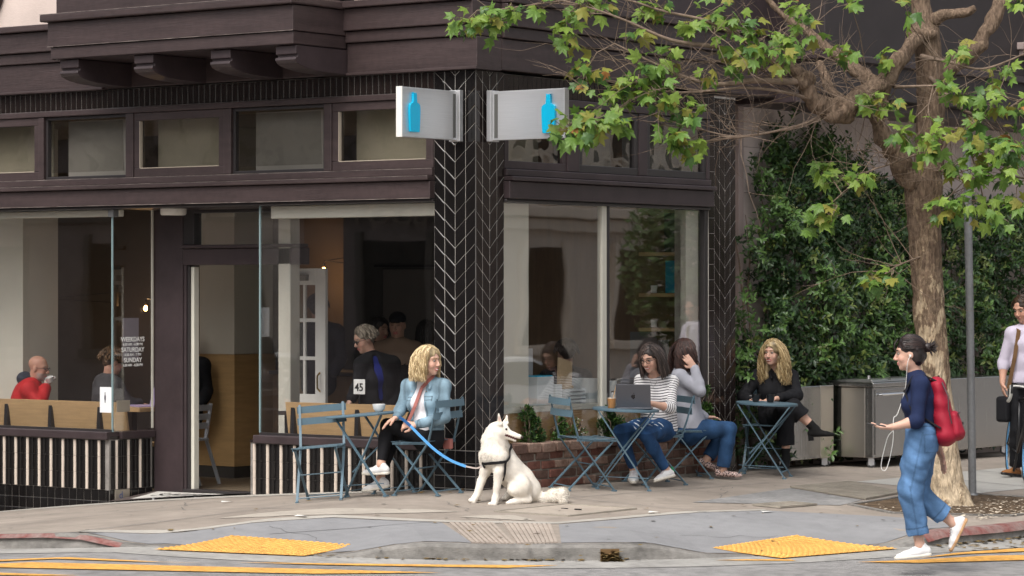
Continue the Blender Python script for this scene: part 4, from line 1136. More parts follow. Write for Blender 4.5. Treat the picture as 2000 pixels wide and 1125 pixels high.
# wall lamps: swing arms with warm bulbs
def wall_lamp(label, x, y, z, arm, p=2.5):
    t = thing('wall_lamp', label, 'lamp', (x, y, z), group='warm bulbs on swing arms')
    MB().lathe([(.006, -.03), (.016, -.022), (.020, 0), (.013, .022), (.008, .03)], n=10).build('bulb', emit_mat('warm_bulb', (1.0, .52, .17), 24), t, smooth=True)
    MB().lathe([(.013, .028), (.013, .07), (.006, .075)], n=10).build('socket', BLACKM, t)
    MB().tube([(0, 0, .075), (0, 0, .10), (arm, .3, .17)], .005, 5).tube([(.02, .005, .10), (arm, .3, .06)], .004, 5).build('arm', BLACKM, t)
    bx('wall_plate', (arm - .03, arm + .03, .29, .32, .02, .22), BLACKM, t)
    l = bpy.data.lights.new('bulb_light', 'POINT'); l.energy = p; l.color = (1, .58, .25); l.shadow_soft_size = .03
    lo = bpy.data.objects.new('bulb_light', l); COL.objects.link(lo); lo.parent = t; lo.location = (0, -.035, -.02)
wall_lamp('warm bare bulb on a swing arm above the red coat man', -7.35, 2.05, 1.535, .75)
wall_lamp('warm bare bulb shining beside the lilac notice', -6.30, 2.5, 1.535, .45, 3.5)
wall_lamp('warm bulb behind the glazed white door, lighting the tan wall', -5.55, 4.55, 1.95, .3, 4)
# aluminium chair inside the doorway
ac = thing('aluminium_chair', 'pale aluminium chair seen through the open doorway', 'chair', (-4.55, 1.25, FL), R(10))
AC = mat('satin_aluminium', (.45, .47, .50), .4, .5, metal=.4)
for sx_ in (-.18, .18):
    MB().bar((.17, sx_, .80), (.11, sx_, .45), .03, .022, (0, 1, 0)).bar((.11, sx_, .45), (.27, sx_, 0), .03, .022, (0, 1, 0)).build('leg', AC, ac)
    MB().bar((-.2, sx_, .45), (-.24, sx_, 0), .03, .022, (0, 1, 0)).build('leg', AC, ac)
bx('seat', (-.24, .14, -.2, .2, .43, .455), AC, ac, .01)
for k in range(3): bx('back_slat', (.125 + .018 * k, .14 + .018 * k, -.18, .18, .55 + .09 * k, .61 + .09 * k), AC, ac, .004)
# oak counter with laptop for the hooded man
tb2 = thing('window_table', 'small oak table by the left window return', 'table', (-4.95, .92, FL))
bx('tabletop', (-.30, .34, -.28, .28, .735, .775), OAK, tb2, .004); MB().tube([(0, 0, 0), (0, 0, .735)], .03, 10).build('pedestal', BLACKM, tb2); MB().lathe([(.22, 0), (.22, .015), (.03, .03)], n=20).build('foot', BLACKM, tb2)
l2 = thing('laptop', 'lilac backed laptop on the small oak table', 'laptop', (-4.83, .93, FL + .776), R(-28))
LIL = mat('lilac_cover', (.42, .34, .56), .5, .4)
bx('base', (-.16, .16, -.11, .11, 0, .014), LIL, l2, .003)
o = MB().box(-.16, .16, 0, .008, 0, .22).build('lid', LIL, l2, bevel=.003, loc=(0, .112, .013)); o.rotation_euler = (R(-16), 0, 0)
# number card
nc = thing('number_card', 'white table number card reading 45 on a thin stand', 'sign', (-1.50, .24, .62))
bx('card', (-.066, .066, -.004, .004, .17, .305), mat('card_white', (.75, .75, .73), .5, .3), nc, .006)
text('number', '45', .10, mat('black_print', (.02, .02, .02), .6, .2), nc, (0, -.0055, .20), (R(90), 0, 0), .0008, bold=.002)
MB().tube([(0, 0, 0), (0, 0, .17)], .005, 6).build('stem', BLACKM, nc); MB().lathe([(.04, 0), (.04, .01), (.005, .014)], n=16).build('foot', BLACKM, nc)
ib = thing('inner_bar', 'narrow dark bar behind the oak bench back with the number card', 'bar', (-1.5, .35, .60))
bx('board', (-.95, .95, -.14, .3, -.02, .018), MATS['dark_top'], ib, .004); bx('support', (-.9, -.86, -.1, .25, -.80, -.02), BLACKM, ib); bx('support', (.86, .9, -.1, .25, -.80, -.02), BLACKM, ib)
# products on the inner ledge of the side window
def prod(name, label, cat, b, m, group='packages on the inner window ledge'):
    t = thing(name, label, cat, ((b[0] + b[1]) / 2, (b[2] + b[3]) / 2, b[4]), group=group)
    c = ((b[0] + b[1]) / 2, (b[2] + b[3]) / 2)
    return t, bx('box_body', (b[0] - c[0], b[1] - c[0], b[2] - c[1], b[3] - c[1], 0, b[5] - b[4]), m, t, .004), (b[1] - b[0], b[3] - b[2], b[5] - b[4])
WB = mat('white_carton', (.62, .66, .66), .5, .3, var=.04, vscale=4)
t, _, d = prod('gift_bag', 'tall white paper bag with blue inside, first on the ledge', 'bag', (-.36, -.14, 1.10, 1.36, .692, .95), WB)
bx('blue_lining', (-d[0] / 2 + .01, d[0] / 2 - .01, -d[1] / 2 + .01, d[1] / 2 - .01, d[2], d[2] + .008), BLUE, t)
t, _, d = prod('carton', 'lower white carton standing next to the tall bag', 'box', (-.34, -.12, 1.37, 1.46, .692, .875), WB)
for k in range(4):
    t, _, d = prod('book', ('white book at the bottom of the ledge stack', 'second white book from the bottom of the ledge stack', 'third white book from the bottom of the ledge stack', 'topmost white book, under the wooden board')[k], 'book', (-.36 + .006 * k, -.11 - .004 * k, 1.50, 1.83, .692 + .034 * k, .692 + .034 * k + .031), WB, 'stacked books on the window ledge')
    bx('page_shadow', (d[0] / 2 - .003, d[0] / 2 + .0015, -d[1] / 2 + .09, d[1] / 2 - .01, .006, .012), mat('book_shadow', (.1, .1, .1), .8, .1), t)  # dark line: shade between the covers put into the colour
wbd = thing('wooden_display', 'leaning wooden display board on the stacked white books', 'board', (-.24, 1.66, .83))
o = bx('board', (-.015, .015, -.10, .10, .0, .27), mat('light_wood', (.46, .34, .20), .6, .3, var=.12, vscale=4, stretch=(1, 1, 6)), wbd, .006); o.rotation_euler = (R(-14), R(-8), 0)
MB().box(-.06, .09, -.11, .03, -.002, .03).build('foot', MATS['light_wood'], wbd, bevel=.01)
t, _, d = prod('carton', 'white carton beside the mullion, left of two', 'box', (-.33, -.13, 1.90, 2.06, .692, .915), WB)
t, _, d = prod('coffee_kit', 'white carton with dark slot and strap, near the mullion', 'box', (-.31, -.12, 2.08, 2.20, .692, .90), WB)
bx('slot', (d[0] / 2 - .002, d[0] / 2 + .002, -.035, .035, .085, .10), BLACKM, t)
t, _, d = prod('coffee_kit', 'white carton with dark slot against the mullion', 'box', (-.31, -.12, 2.22, 2.34, .692, .885), WB)
bx('slot', (d[0] / 2 - .002, d[0] / 2 + .002, -.035, .035, .085, .10), BLACKM, t)
sf = thing('notice_stand', 'clear stand with a grey printed sheet above the white bag', 'notice', (-.38, 1.26, .95))
bx('sheet', (-.003, .003, -.10, .10, .0, .25), mat('grey_sheet', (.36, .36, .36), .6, .3), sf); bx('foot', (-.03, .03, -.1, .1, -.26, .0), CLEAR, sf)
# shelves on the dark oak end wall
for z, lab in ((2.085, 'top oak shelf on the inner end wall'), (1.68, 'middle oak shelf with the blue panel on it'), (1.34, 'lowest oak shelf on the inner end wall')):
    t = thing('oak_shelf', lab, 'shelf', (-.52, 3.96, z), group='oak shelves on the inner end wall')
    bx('board', (-.35, .36, -.14, .165, -.018, .018), OAK, t, .003); bx('rail', (-.33, .34, .14, .164, -.08, -.02), OAKD, t)
t, _, d = prod('blue_panel', 'flat sky blue box standing on the middle shelf', 'box', (-.62, -.18, 3.92, 4.06, 1.70, 2.02), mat('deep_blue_box', (.0, .30, .47), .5, .3), None)
for z, lab in ((1.70, 'small pale cup at the end of the middle shelf'), (1.36, 'small white cup at the end of the lowest shelf')):
    c = cup(lab, CER, .035, .075, False); c.location = (-.76, 3.93, z)
t, _, d = prod('speaker', 'tall black box on the top shelf', 'box', (-.62, -.16, 3.9, 4.06, 2.105, 2.49), BLACKM, None)
nb2 = thing('notice_board', 'grey papers pinned low on the inner end wall', 'notice', (-.95, 4.115, 1.15)); bx('sheet', (-.22, .1, 0, .008, -.3, .16), mat('grey_board', (.17, .17, .165), .7, .2), nb2); bx('sheet', (.11, .24, 0, .008, -.25, .08), mat('grey_board2', (.24, .24, .23), .7, .2), nb2)
TREE_LIMBS = {
 'trunk': [((3.04, 2.92, -0.23), 0.21), ((3.04, 2.92, -0.12), 0.185), ((3.01, 2.9, 0.09), 0.155), ((2.98, 2.88, 0.4), 0.142), ((2.95, 2.85, 0.85), 0.138), ((2.91, 2.82, 1.4), 0.138), ((2.88, 2.8, 1.94), 0.142), ((2.86, 2.79, 2.35), 0.15), ((2.86, 2.78, 2.6), 0.165), ((2.87, 2.85, 2.85), 0.135), ((2.86, 2.91, 3.17), 0.125), ((2.86, 2.91, 3.54), 0.122), ((2.84, 2.9, 3.85), 0.12), ((2.82, 2.88, 4.04), 0.13), ((2.8, 2.86, 4.22), 0.09), ((2.77, 2.84, 4.49), 0.075)],
 'left': [((2.85, 2.77, 2.49), 0.1), ((2.79, 2.67, 2.71), 0.115), ((2.7, 2.55, 2.93), 0.1), ((2.63, 2.43, 3.13), 0.088), ((2.63, 2.37, 3.31), 0.085), ((2.68, 2.35, 3.49), 0.09), ((2.74, 2.39, 3.63), 0.085), ((2.82, 2.57, 3.84), 0.072), ((2.82, 2.82, 4.02), 0.08)],
 'gnarl': [((2.71, 2.37, 3.56), 0.08), ((2.65, 2.2, 3.48), 0.085), ((2.59, 2.03, 3.38), 0.09), ((2.51, 1.91, 3.3), 0.12), ((2.44, 1.79, 3.31), 0.11), ((2.37, 1.68, 3.4), 0.085), ((2.34, 1.59, 3.55), 0.075), ((2.28, 1.49, 3.65), 0.06), ((2.14, 1.33, 3.74), 0.045)],
 'up': [((2.68, 2.28, 3.51), 0.075), ((2.49, 2.39, 3.62), 0.075), ((2.27, 2.48, 3.73), 0.068), ((2.1, 2.47, 3.86), 0.058), ((1.87, 2.43, 4.05), 0.045), ((1.64, 2.32, 4.24), 0.035), ((1.43, 2.23, 4.52), 0.03)],
 'mid': [((2.54, 1.99, 3.34), 0.07), ((2.33, 2.14, 3.45), 0.05), ((2.21, 2.18, 3.59), 0.045), ((2.12, 2.24, 3.75), 0.035)],
 'right': [((2.85, 2.9, 3.44), 0.09), ((2.93, 3.09, 3.71), 0.1), ((3.03, 3.28, 3.82), 0.1), ((3.12, 3.41, 4.0), 0.085), ((3.21, 3.54, 4.27), 0.075), ((3.3, 3.61, 4.52), 0.07)],
 'rtop': [((2.82, 2.88, 4.06), 0.08), ((2.99, 2.88, 4.16), 0.06), ((3.18, 2.96, 4.18), 0.05), ((3.27, 2.97, 4.22), 0.03)],
 'b1': [((2.35, 1.6, 3.53), 0.04), ((2.24, 1.33, 3.52), 0.034), ((2.12, 1.12, 3.52), 0.03), ((1.92, 0.85, 3.48), 0.024), ((1.75, 0.6, 3.54), 0.018), ((1.58, 0.35, 3.66), 0.012), ((1.34, 0.17, 3.81), 0.008)],
 'b2': [((2.28, 1.49, 3.65), 0.04), ((2.15, 1.15, 3.73), 0.03), ((1.92, 0.85, 3.8), 0.024), ((1.72, 0.45, 3.84), 0.018), ((1.46, 0.14, 4.0), 0.012), ((1.21, -0.17, 4.12), 0.008), ((0.96, -0.48, 4.19), 0.006)],
 'b3': [((2.14, 1.33, 3.74), 0.03), ((2.06, 0.96, 3.89), 0.024), ((1.91, 0.72, 4.01), 0.018), ((1.68, 0.43, 4.08), 0.012), ((1.32, 0.04, 4.19), 0.008), ((0.74, -0.76, 4.05), 0.006)],
 'b4': [((2.43, 1.79, 3.25), 0.02), ((2.33, 1.53, 3.15), 0.014), ((2.15, 1.15, 3.06), 0.012), ((1.92, 0.85, 3.01), 0.01), ((1.73, 0.59, 2.96), 0.007)],
 'b5': [((2.37, 1.68, 3.38), 0.02), ((2.27, 1.36, 3.43), 0.016), ((2.08, 1.09, 3.46), 0.014), ((1.94, 0.74, 3.42), 0.012), ((1.75, 0.48, 3.4), 0.01), ((1.56, 0.22, 3.44), 0.007)],
 'b6': [((2.15, 1.15, 3.06), 0.01), ((2.03, 0.93, 3.04), 0.009), ((1.91, 0.72, 3.08), 0.007), ((1.82, 0.53, 3.14), 0.006), ((1.68, 0.43, 3.25), 0.005)],
 'b7': [((1.75, 0.6, 3.54), 0.012), ((1.54, 0.33, 3.44), 0.01), ((1.43, 0.12, 3.27), 0.007), ((1.25, -0.08, 3.15), 0.005)],
 'b8': [((3.03, 2.79, 2.8), 0.03), ((3.24, 2.69, 2.72), 0.022), ((3.45, 2.72, 2.69), 0.018), ((3.66, 2.75, 2.72), 0.012), ((3.88, 2.79, 2.69), 0.008)],
 'b9': [((2.9, 2.82, 3.62), 0.025), ((3.28, 2.72, 3.31), 0.018), ((3.54, 2.79, 3.25), 0.014), ((3.8, 2.86, 3.4), 0.01)],
 'b10': [((2.77, 2.41, 3.51), 0.018), ((3.05, 2.3, 3.5), 0.014), ((3.27, 2.35, 3.5), 0.008)],
 'b11': [((2.89, 2.69, 3.79), 0.03), ((3.23, 2.56, 3.72), 0.014), ((3.51, 2.65, 3.65), 0.012), ((3.8, 2.86, 3.78), 0.008)],
 'b12': [((2.86, 2.66, 2.93), 0.015), ((2.82, 2.26, 2.83), 0.01), ((2.69, 2.04, 2.74), 0.007), ((2.47, 1.81, 2.47), 0.004)],
 'b13': [((2.89, 2.69, 2.03), 0.012), ((2.81, 2.38, 1.94), 0.008), ((2.71, 2.24, 1.83), 0.005)],
 'b14': [((3.03, 2.79, 2.93), 0.02), ((3.24, 2.69, 3.15), 0.014), ((3.37, 2.73, 2.88), 0.009), ((3.48, 2.75, 2.47), 0.006)],
}
TREE_CLUMPS = [((0.62, -0.92, 3.96), 0.17, 12), ((0.79, -0.79, 3.94), 0.16, 12), ((1.03, -0.11, 3.89), 0.17, 10), ((1.17, -0.01, 3.57), 0.19, 12), ((1.54, 0.26, 3.53), 0.19, 12), ((1.7, 0.25, 3.37), 0.17, 12), ((1.4, 0.16, 3.38), 0.15, 9), ((1.14, -0.22, 3.09), 0.16, 12), ((1.34, -0.14, 3.13), 0.18, 13), ((1.44, 0.06, 3.13), 0.13, 7), ((1.75, 0.41, 3.03), 0.16, 10), ((1.85, 0.49, 2.94), 0.15, 10), ((1.85, 0.49, 3.25), 0.15, 9), ((1.66, 0.47, 3.69), 0.17, 10), ((1.99, 0.84, 4.06), 0.22, 11), ((2.18, 0.85, 3.88), 0.24, 14), ((2.32, 0.96, 3.75), 0.24, 14), ((2.39, 1.26, 3.79), 0.17, 9), ((2.41, 1.52, 3.92), 0.15, 6), ((2.09, 0.91, 3.63), 0.13, 6), ((2.61, 1.79, 3.77), 0.12, 5), ((2.8, 1.94, 3.37), 0.11, 6), ((2.93, 2.03, 3.33), 0.11, 6), ((3.08, 2.02, 3.06), 0.18, 9), ((3.27, 2.16, 3.06), 0.18, 9), ((3.21, 2.11, 2.9), 0.13, 6), ((3.27, 2.4, 3.49), 0.12, 5), ((3.38, 2.48, 3.8), 0.13, 6), ((3.43, 2.52, 3.44), 0.13, 6), ((3.6, 2.52, 2.95), 0.2, 12), ((3.82, 2.56, 2.99), 0.2, 12), ((3.77, 2.53, 2.73), 0.2, 12), ((3.83, 2.69, 3.26), 0.18, 9), ((3.61, 2.65, 3.36), 0.16, 7), ((3.86, 2.59, 2.46), 0.13, 7), ((3.35, 2.21, 2.46), 0.15, 8), ((3.5, 2.33, 2.44), 0.15, 9), ((3.72, 2.49, 2.4), 0.17, 9), ((3.56, 2.37, 2.73), 0.15, 7), ((2.73, 1.88, 2.69), 0.13, 6), ((2.33, 1.96, 2.74), 0.13, 6), ((2.54, 1.74, 2.36), 0.17, 9), ((2.36, 1.73, 2.29), 0.1, 4), ((2.77, 2.04, 1.83), 0.12, 6), ((2.91, 2.14, 1.85), 0.09, 3), ((1.24, 0.16, 4.13), 0.13, 6), ((1.59, 0.42, 4.1), 0.15, 7), ((1.77, 0.68, 3.95), 0.13, 6), ((2.34, 1.47, 4.13), 0.15, 6), ((2.61, 1.92, 4.2), 0.11, 4), ((3.0, 2.21, 4.15), 0.13, 4), ((3.77, 2.77, 4.21), 0.13, 6), ((0.99, -0.39, 4.07), 0.11, 4), ((2.73, 2.25, 3.73), 0.11, 4), ((1.12, -0.05, 4.09), 0.13, 5), ((3.63, 2.8, 3.63), 0.13, 5), ((1.93, 0.68, 3.53), 0.1, 4), ((1.46, 0.33, 3.92), 0.11, 4), ((0.85, -0.62, 4.06), 0.1, 4), ((3.53, 2.47, 3.15), 0.13, 6), ((3.37, 2.35, 2.78), 0.12, 5)]
# ------------------------------------------------------------------ street tree: trunk, gnarled limbs, twigs, single leaves
def bark_mat():
    m = bpy.data.materials.new('plane_bark'); m.use_nodes = True
    n = m.node_tree.nodes; l = m.node_tree.links; b = n['Principled BSDF']
    b.inputs['Roughness'].default_value = .9; b.inputs['Specular IOR Level'].default_value = .15
    tc = n.new('ShaderNodeTexCoord'); sp = n.new('ShaderNodeSeparateXYZ'); l.new(tc.outputs['Object'], sp.inputs[0])
    mp = n.new('ShaderNodeMapping'); mp.inputs['Scale'].default_value = (1, 1, .42); l.new(tc.outputs['Object'], mp.inputs[0])
    n1 = n.new('ShaderNodeTexNoise'); n1.inputs['Scale'].default_value = 13; n1.inputs['Detail'].default_value = 9; n1.inputs['Roughness'].default_value = .6; l.new(mp.outputs[0], n1.inputs['Vector'])
    # young pale bark low on the trunk, flaking old bark higher up
    h = n.new('ShaderNodeMapRange'); h.inputs['From Min'].default_value = .3; h.inputs['From Max'].default_value = 3.0; h.inputs['To Min'].default_value = -.16; h.inputs['To Max'].default_value = .26; l.new(sp.outputs['Z'], h.inputs['Value'])
    ad = n.new('ShaderNodeMath'); ad.operation = 'ADD'; l.new(n1.outputs['Fac'], ad.inputs[0]); l.new(h.outputs[0], ad.inputs[1])
    cr = n.new('ShaderNodeValToRGB'); e = cr.color_ramp.elements
    e[0].position = .36; e[0].color = (.50, .40, .28, 1); e[1].position = .475; e[1].color = (.40, .31, .205, 1)
    x = e.new(.49); x.color = (.21, .15, .10, 1); x = e.new(.56); x.color = (.165, .115, .08, 1); x = e.new(.585); x.color = (.27, .20, .135, 1); x = e.new(.66); x.color = (.14, .098, .07, 1); x = e.new(.85); x.color = (.19, .135, .095, 1)
    l.new(ad.outputs[0], cr.inputs['Fac'])
    mp2 = n.new('ShaderNodeMapping'); mp2.inputs['Scale'].default_value = (1, 1, .30); l.new(tc.outputs['Object'], mp2.inputs[0])
    n2 = n.new('ShaderNodeTexNoise'); n2.inputs['Scale'].default_value = 42; n2.inputs['Detail'].default_value = 7; l.new(mp2.outputs[0], n2.inputs['Vector'])
    mr = n.new('ShaderNodeMapRange'); mr.inputs['From Min'].default_value = .35; mr.inputs['From Max'].default_value = .65; mr.inputs['To Min'].default_value = .62; mr.inputs['To Max'].default_value = 1.2; l.new(n2.outputs['Fac'], mr.inputs['Value'])
    mu = n.new('ShaderNodeMix'); mu.data_type = 'RGBA'; mu.blend_type = 'MULTIPLY'; mu.inputs['Factor'].default_value = 1; l.new(cr.outputs[0], mu.inputs['A']); l.new(mr.outputs[0], mu.inputs['B'])
    l.new(mu.outputs['Result'], b.inputs['Base Color'])
    bp = n.new('ShaderNodeBump'); bp.inputs['Strength'].default_value = 1.0; bp.inputs['Distance'].default_value = .03
    hm = n.new('ShaderNodeMath'); hm.operation = 'ADD'; l.new(n2.outputs['Fac'], hm.inputs[0]); l.new(ad.outputs[0], hm.inputs[1]); l.new(hm.outputs[0], bp.inputs['Height'])
    l.new(bp.outputs[0], b.inputs['Normal'])
    return m
BARK = bark_mat()
TWIG = mat('twig_bark', (.19, .14, .105), .85, .2, var=.3, vscale=20)
tr = thing('street_tree', 'plane tree with pale flaking trunk, gnarled limbs and lobed green leaves', 'tree')
from mathutils import noise as mnoise
def limb_mesh(pts, n=18, sub=5, rough=.12, gn=1.0):
    P = []; Rr = []
    V = [Vector(p) for p, r in pts]; Q = [r for p, r in pts]
    for i in range(len(V) - 1):
        p0 = V[max(i - 1, 0)]; p1 = V[i]; p2 = V[i + 1]; p3 = V[min(i + 2, len(V) - 1)]
        for k in range(sub):
            t = k / sub
            P.append(.5 * ((2 * p1) + (p2 - p0) * t + (2 * p0 - 5 * p1 + 4 * p2 - p3) * t * t + (3 * p1 - p0 - 3 * p2 + p3) * t ** 3))
            Rr.append(Q[i] * (1 - t) + Q[i + 1] * t)
    P.append(V[-1]); Rr.append(Q[-1])
    mb = MB(); mb.tube(P, Rr, n)
    if rough:
        out = []
        for j, v in enumerate(mb.v):
            i = min(j // n, len(P) - 1); c = P[i]; d = Vector(v) - c
            k = 1 + rough * 2 * mnoise.noise(Vector(v) * 7 * gn) + rough * mnoise.noise(Vector(v) * 19)
            out.append(tuple(c + d * k))
        mb.v = out
    return mb, P, Rr
LIMB_PTS = []
for k, v in TREE_LIMBS.items():
    big = v[0][1] > .05
    mb, P, Rr = limb_mesh([(p, r * (1 if k == 'trunk' else .86)) for p, r in v], 22 if k == 'trunk' else (14 if big else 7), 7 if big else 5, (.06 if k == 'trunk' else (.22 if big else .0)), 1.0 if k == 'trunk' else 1.2)
    if k == 'trunk':   # root flare
        v2 = []
        for p in mb.v:
            f = max(0, min(1, (.25 - (p[2] + .16)) / .4)); a = math.atan2(p[1] - 2.89, p[0] - 3.03)
            s_ = 1 + f * f * (.34 + .30 * math.sin(5 * a + 1)); cx, cy = 3.03, 2.88
            v2.append((cx + (p[0] - cx) * s_, cy + (p[1] - cy) * s_, p[2]) if f > 0 else p)
        mb.v = v2
    mb.build('trunk' if k == 'trunk' else ('limb' if big else 'branch'), BARK if big else TWIG, tr, smooth='all')
    if not big or k in ('gnarl', 'up'): LIMB_PTS += list(zip(P, Rr))
rt = random.Random(21)
# knots on the gnarled limbs
for p, r in (((TREE_LIMBS['gnarl'][3][0]), .15), (TREE_LIMBS['left'][8][0], .14), (TREE_LIMBS['gnarl'][6][0], .10)):
    bm = bmesh.new(); bmesh.ops.create_icosphere(bm, subdivisions=3, radius=r)
    for v in bm.verts: v.co *= 1 + .5 * mnoise.noise(v.co * 9 + Vector(p)); v.co.z *= .85
    for v in bm.verts: v.co += Vector(p)
    me = bpy.data.meshes.new('knot'); bm.to_mesh(me); bm.free(); me.materials.append(BARK); me.polygons.foreach_set('use_smooth', [True] * len(me.polygons))
    link('knot', me, tr)
# twigs: a few hundred thin bare shoots, joined
tw = MB()
def twig(p, d, L, r, depth=0):
    pts = [p]; dd = d.normalized(); n = 5
    for i in range(n):
        dd = (dd + Vector((rt.gauss(0, .16), rt.gauss(0, .16), rt.gauss(.02, .16)))).normalized()
        pts.append(pts[-1] + dd * L / n)
    tw.tube(pts, [r * (1 - .75 * i / n) for i in range(n + 1)], 4, cap=False)
    if depth < 1:
        for k in range(rt.randint(1, 3)):
            i = rt.randint(1, n - 1); twig(pts[i], dd + Vector((rt.gauss(0, .7), rt.gauss(0, .7), rt.gauss(0, .7))), L * rt.uniform(.3, .6), r * .6, depth + 1)
    return pts[-1]
for i in range(280):
    p, r = rt.choice(LIMB_PTS)
    left = Vector((-.80, -.59, 0)); d = left * rt.gauss(.6, .8) + Vector((0, 0, rt.gauss(.25, .6))) + Vector((.59, -.8, 0)) * rt.gauss(0, .4)
    twig(p, d, rt.uniform(.3, .95), rt.uniform(.0028, .006))
# leaves
def plane_leaf(seed):
    r_ = random.Random(seed)
    half = [(0, 1.0 + .1 * r_.random()), (7, .80), (13, .74), (20, .60), (29, .52), (36, .66), (43, .70), (50, .88), (58, .70), (66, .62), (76, .47), (86, .56), (98, .55), (110, .66), (120, .48), (140, .38), (165, .24)]
    pts = [(a, r) for a, r in half] + [(-a, r) for a, r in reversed(half[1:])]
    v = [(0, 0, .0)]; c1 = r_.uniform(.05, .5); c2 = r_.uniform(.0, .42); tw_ = r_.uniform(-.4, .4)
    for a, r in pts:
        r *= r_.uniform(.93, 1.07)
        x = math.sin(R(a)) * r; y = math.cos(R(a)) * r
        z = -c1 * r * r * (1 if y > 0 else .4) - c2 * abs(x) + .07 * math.sin(R(a) * 5 + seed) * r + tw_ * x * y
        v.append((x, y, z))
    n = len(pts); f = [(0, i + 1, (i + 1) % n + 1) for i in range(n)]
    # petiole
    o = len(v); v += [(-.018, -.18, .01), (.018, -.18, .01), (.01, -.62, .10), (-.01, -.62, .10)]; f.append((o, o + 1, o + 2, o + 3))
    return v, f
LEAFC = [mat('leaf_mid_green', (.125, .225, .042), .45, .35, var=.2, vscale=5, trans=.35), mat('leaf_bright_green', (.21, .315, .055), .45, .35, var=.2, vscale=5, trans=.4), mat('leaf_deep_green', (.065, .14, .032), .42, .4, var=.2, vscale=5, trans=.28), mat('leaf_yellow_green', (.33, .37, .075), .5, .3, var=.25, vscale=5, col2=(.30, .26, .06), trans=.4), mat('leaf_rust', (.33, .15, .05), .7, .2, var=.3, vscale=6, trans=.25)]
LEAFM = {}
def leaf_me(v, c):
    if (v, c) not in LEAFM:
        vs, fs = plane_leaf(v); me = bpy.data.meshes.new('leaf'); me.from_pydata(vs, [], fs); me.update(); me.materials.append(LEAFC[c]); me.polygons.foreach_set('use_smooth', [True] * len(fs))
        LEAFM[(v, c)] = me
    return LEAFM[(v, c)]
leaves = []
toc = Vector((.59, -.80, 0))
for (c, r, n) in TREE_CLUMPS:
    c = Vector(c)
    # a twig that carries the clump
    near = min(LIMB_PTS, key=lambda q: (q[0] - c).length); nd = c - near[0]
    mid = near[0] + nd * .55 + Vector((rt.gauss(0, .04), rt.gauss(0, .04), .05))
    tw.tube([near[0], mid, c + Vector((0, 0, .02))], [.006, .005, .003], 5, cap=False)
    for k in range(int(n * 2.1 + .5)):
        d = Vector((rt.gauss(0, 1), rt.gauss(0, 1), rt.gauss(0, .9))); d = d.normalized() * r * rt.random() ** .45
        p = c + d + toc * rt.uniform(-.08, .12)
        s = rt.uniform(.062, .112)
        out = (d.normalized() * .8 + Vector((rt.gauss(0, .5), rt.gauss(0, .5), rt.gauss(-.45, .35)))).normalized()       # direction of the leaf tip
        up = (Vector((0, 0, 1)) * rt.uniform(.35, 1.1) + toc * rt.uniform(.0, 1.1) + Vector((rt.gauss(0, .35), rt.gauss(0, .35), 0))).normalized()
        x = out.cross(up)
        if x.length < .05: continue
        x.normalize(); z = x.cross(out).normalized()
        M = Matrix((x, out, z)).transposed().to_4x4(); M.translation = p
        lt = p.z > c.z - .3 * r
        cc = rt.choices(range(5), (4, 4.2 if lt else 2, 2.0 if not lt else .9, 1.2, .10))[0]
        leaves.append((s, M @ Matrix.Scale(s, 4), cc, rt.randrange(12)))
        if k % 2 == 0: tw.tube([c + d * .2, p - out * s * .62], [.003, .002], 4, cap=False)
leaves.sort(key=lambda q: -q[0])
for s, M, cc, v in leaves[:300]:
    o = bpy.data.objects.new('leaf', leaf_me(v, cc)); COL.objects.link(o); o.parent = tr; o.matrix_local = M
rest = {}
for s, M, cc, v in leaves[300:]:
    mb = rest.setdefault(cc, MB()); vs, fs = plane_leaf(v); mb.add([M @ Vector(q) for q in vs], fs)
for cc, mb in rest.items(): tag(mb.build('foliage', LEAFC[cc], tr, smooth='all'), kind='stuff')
tag(tw.build('twig', TWIG, tr, smooth='all'), kind='stuff')

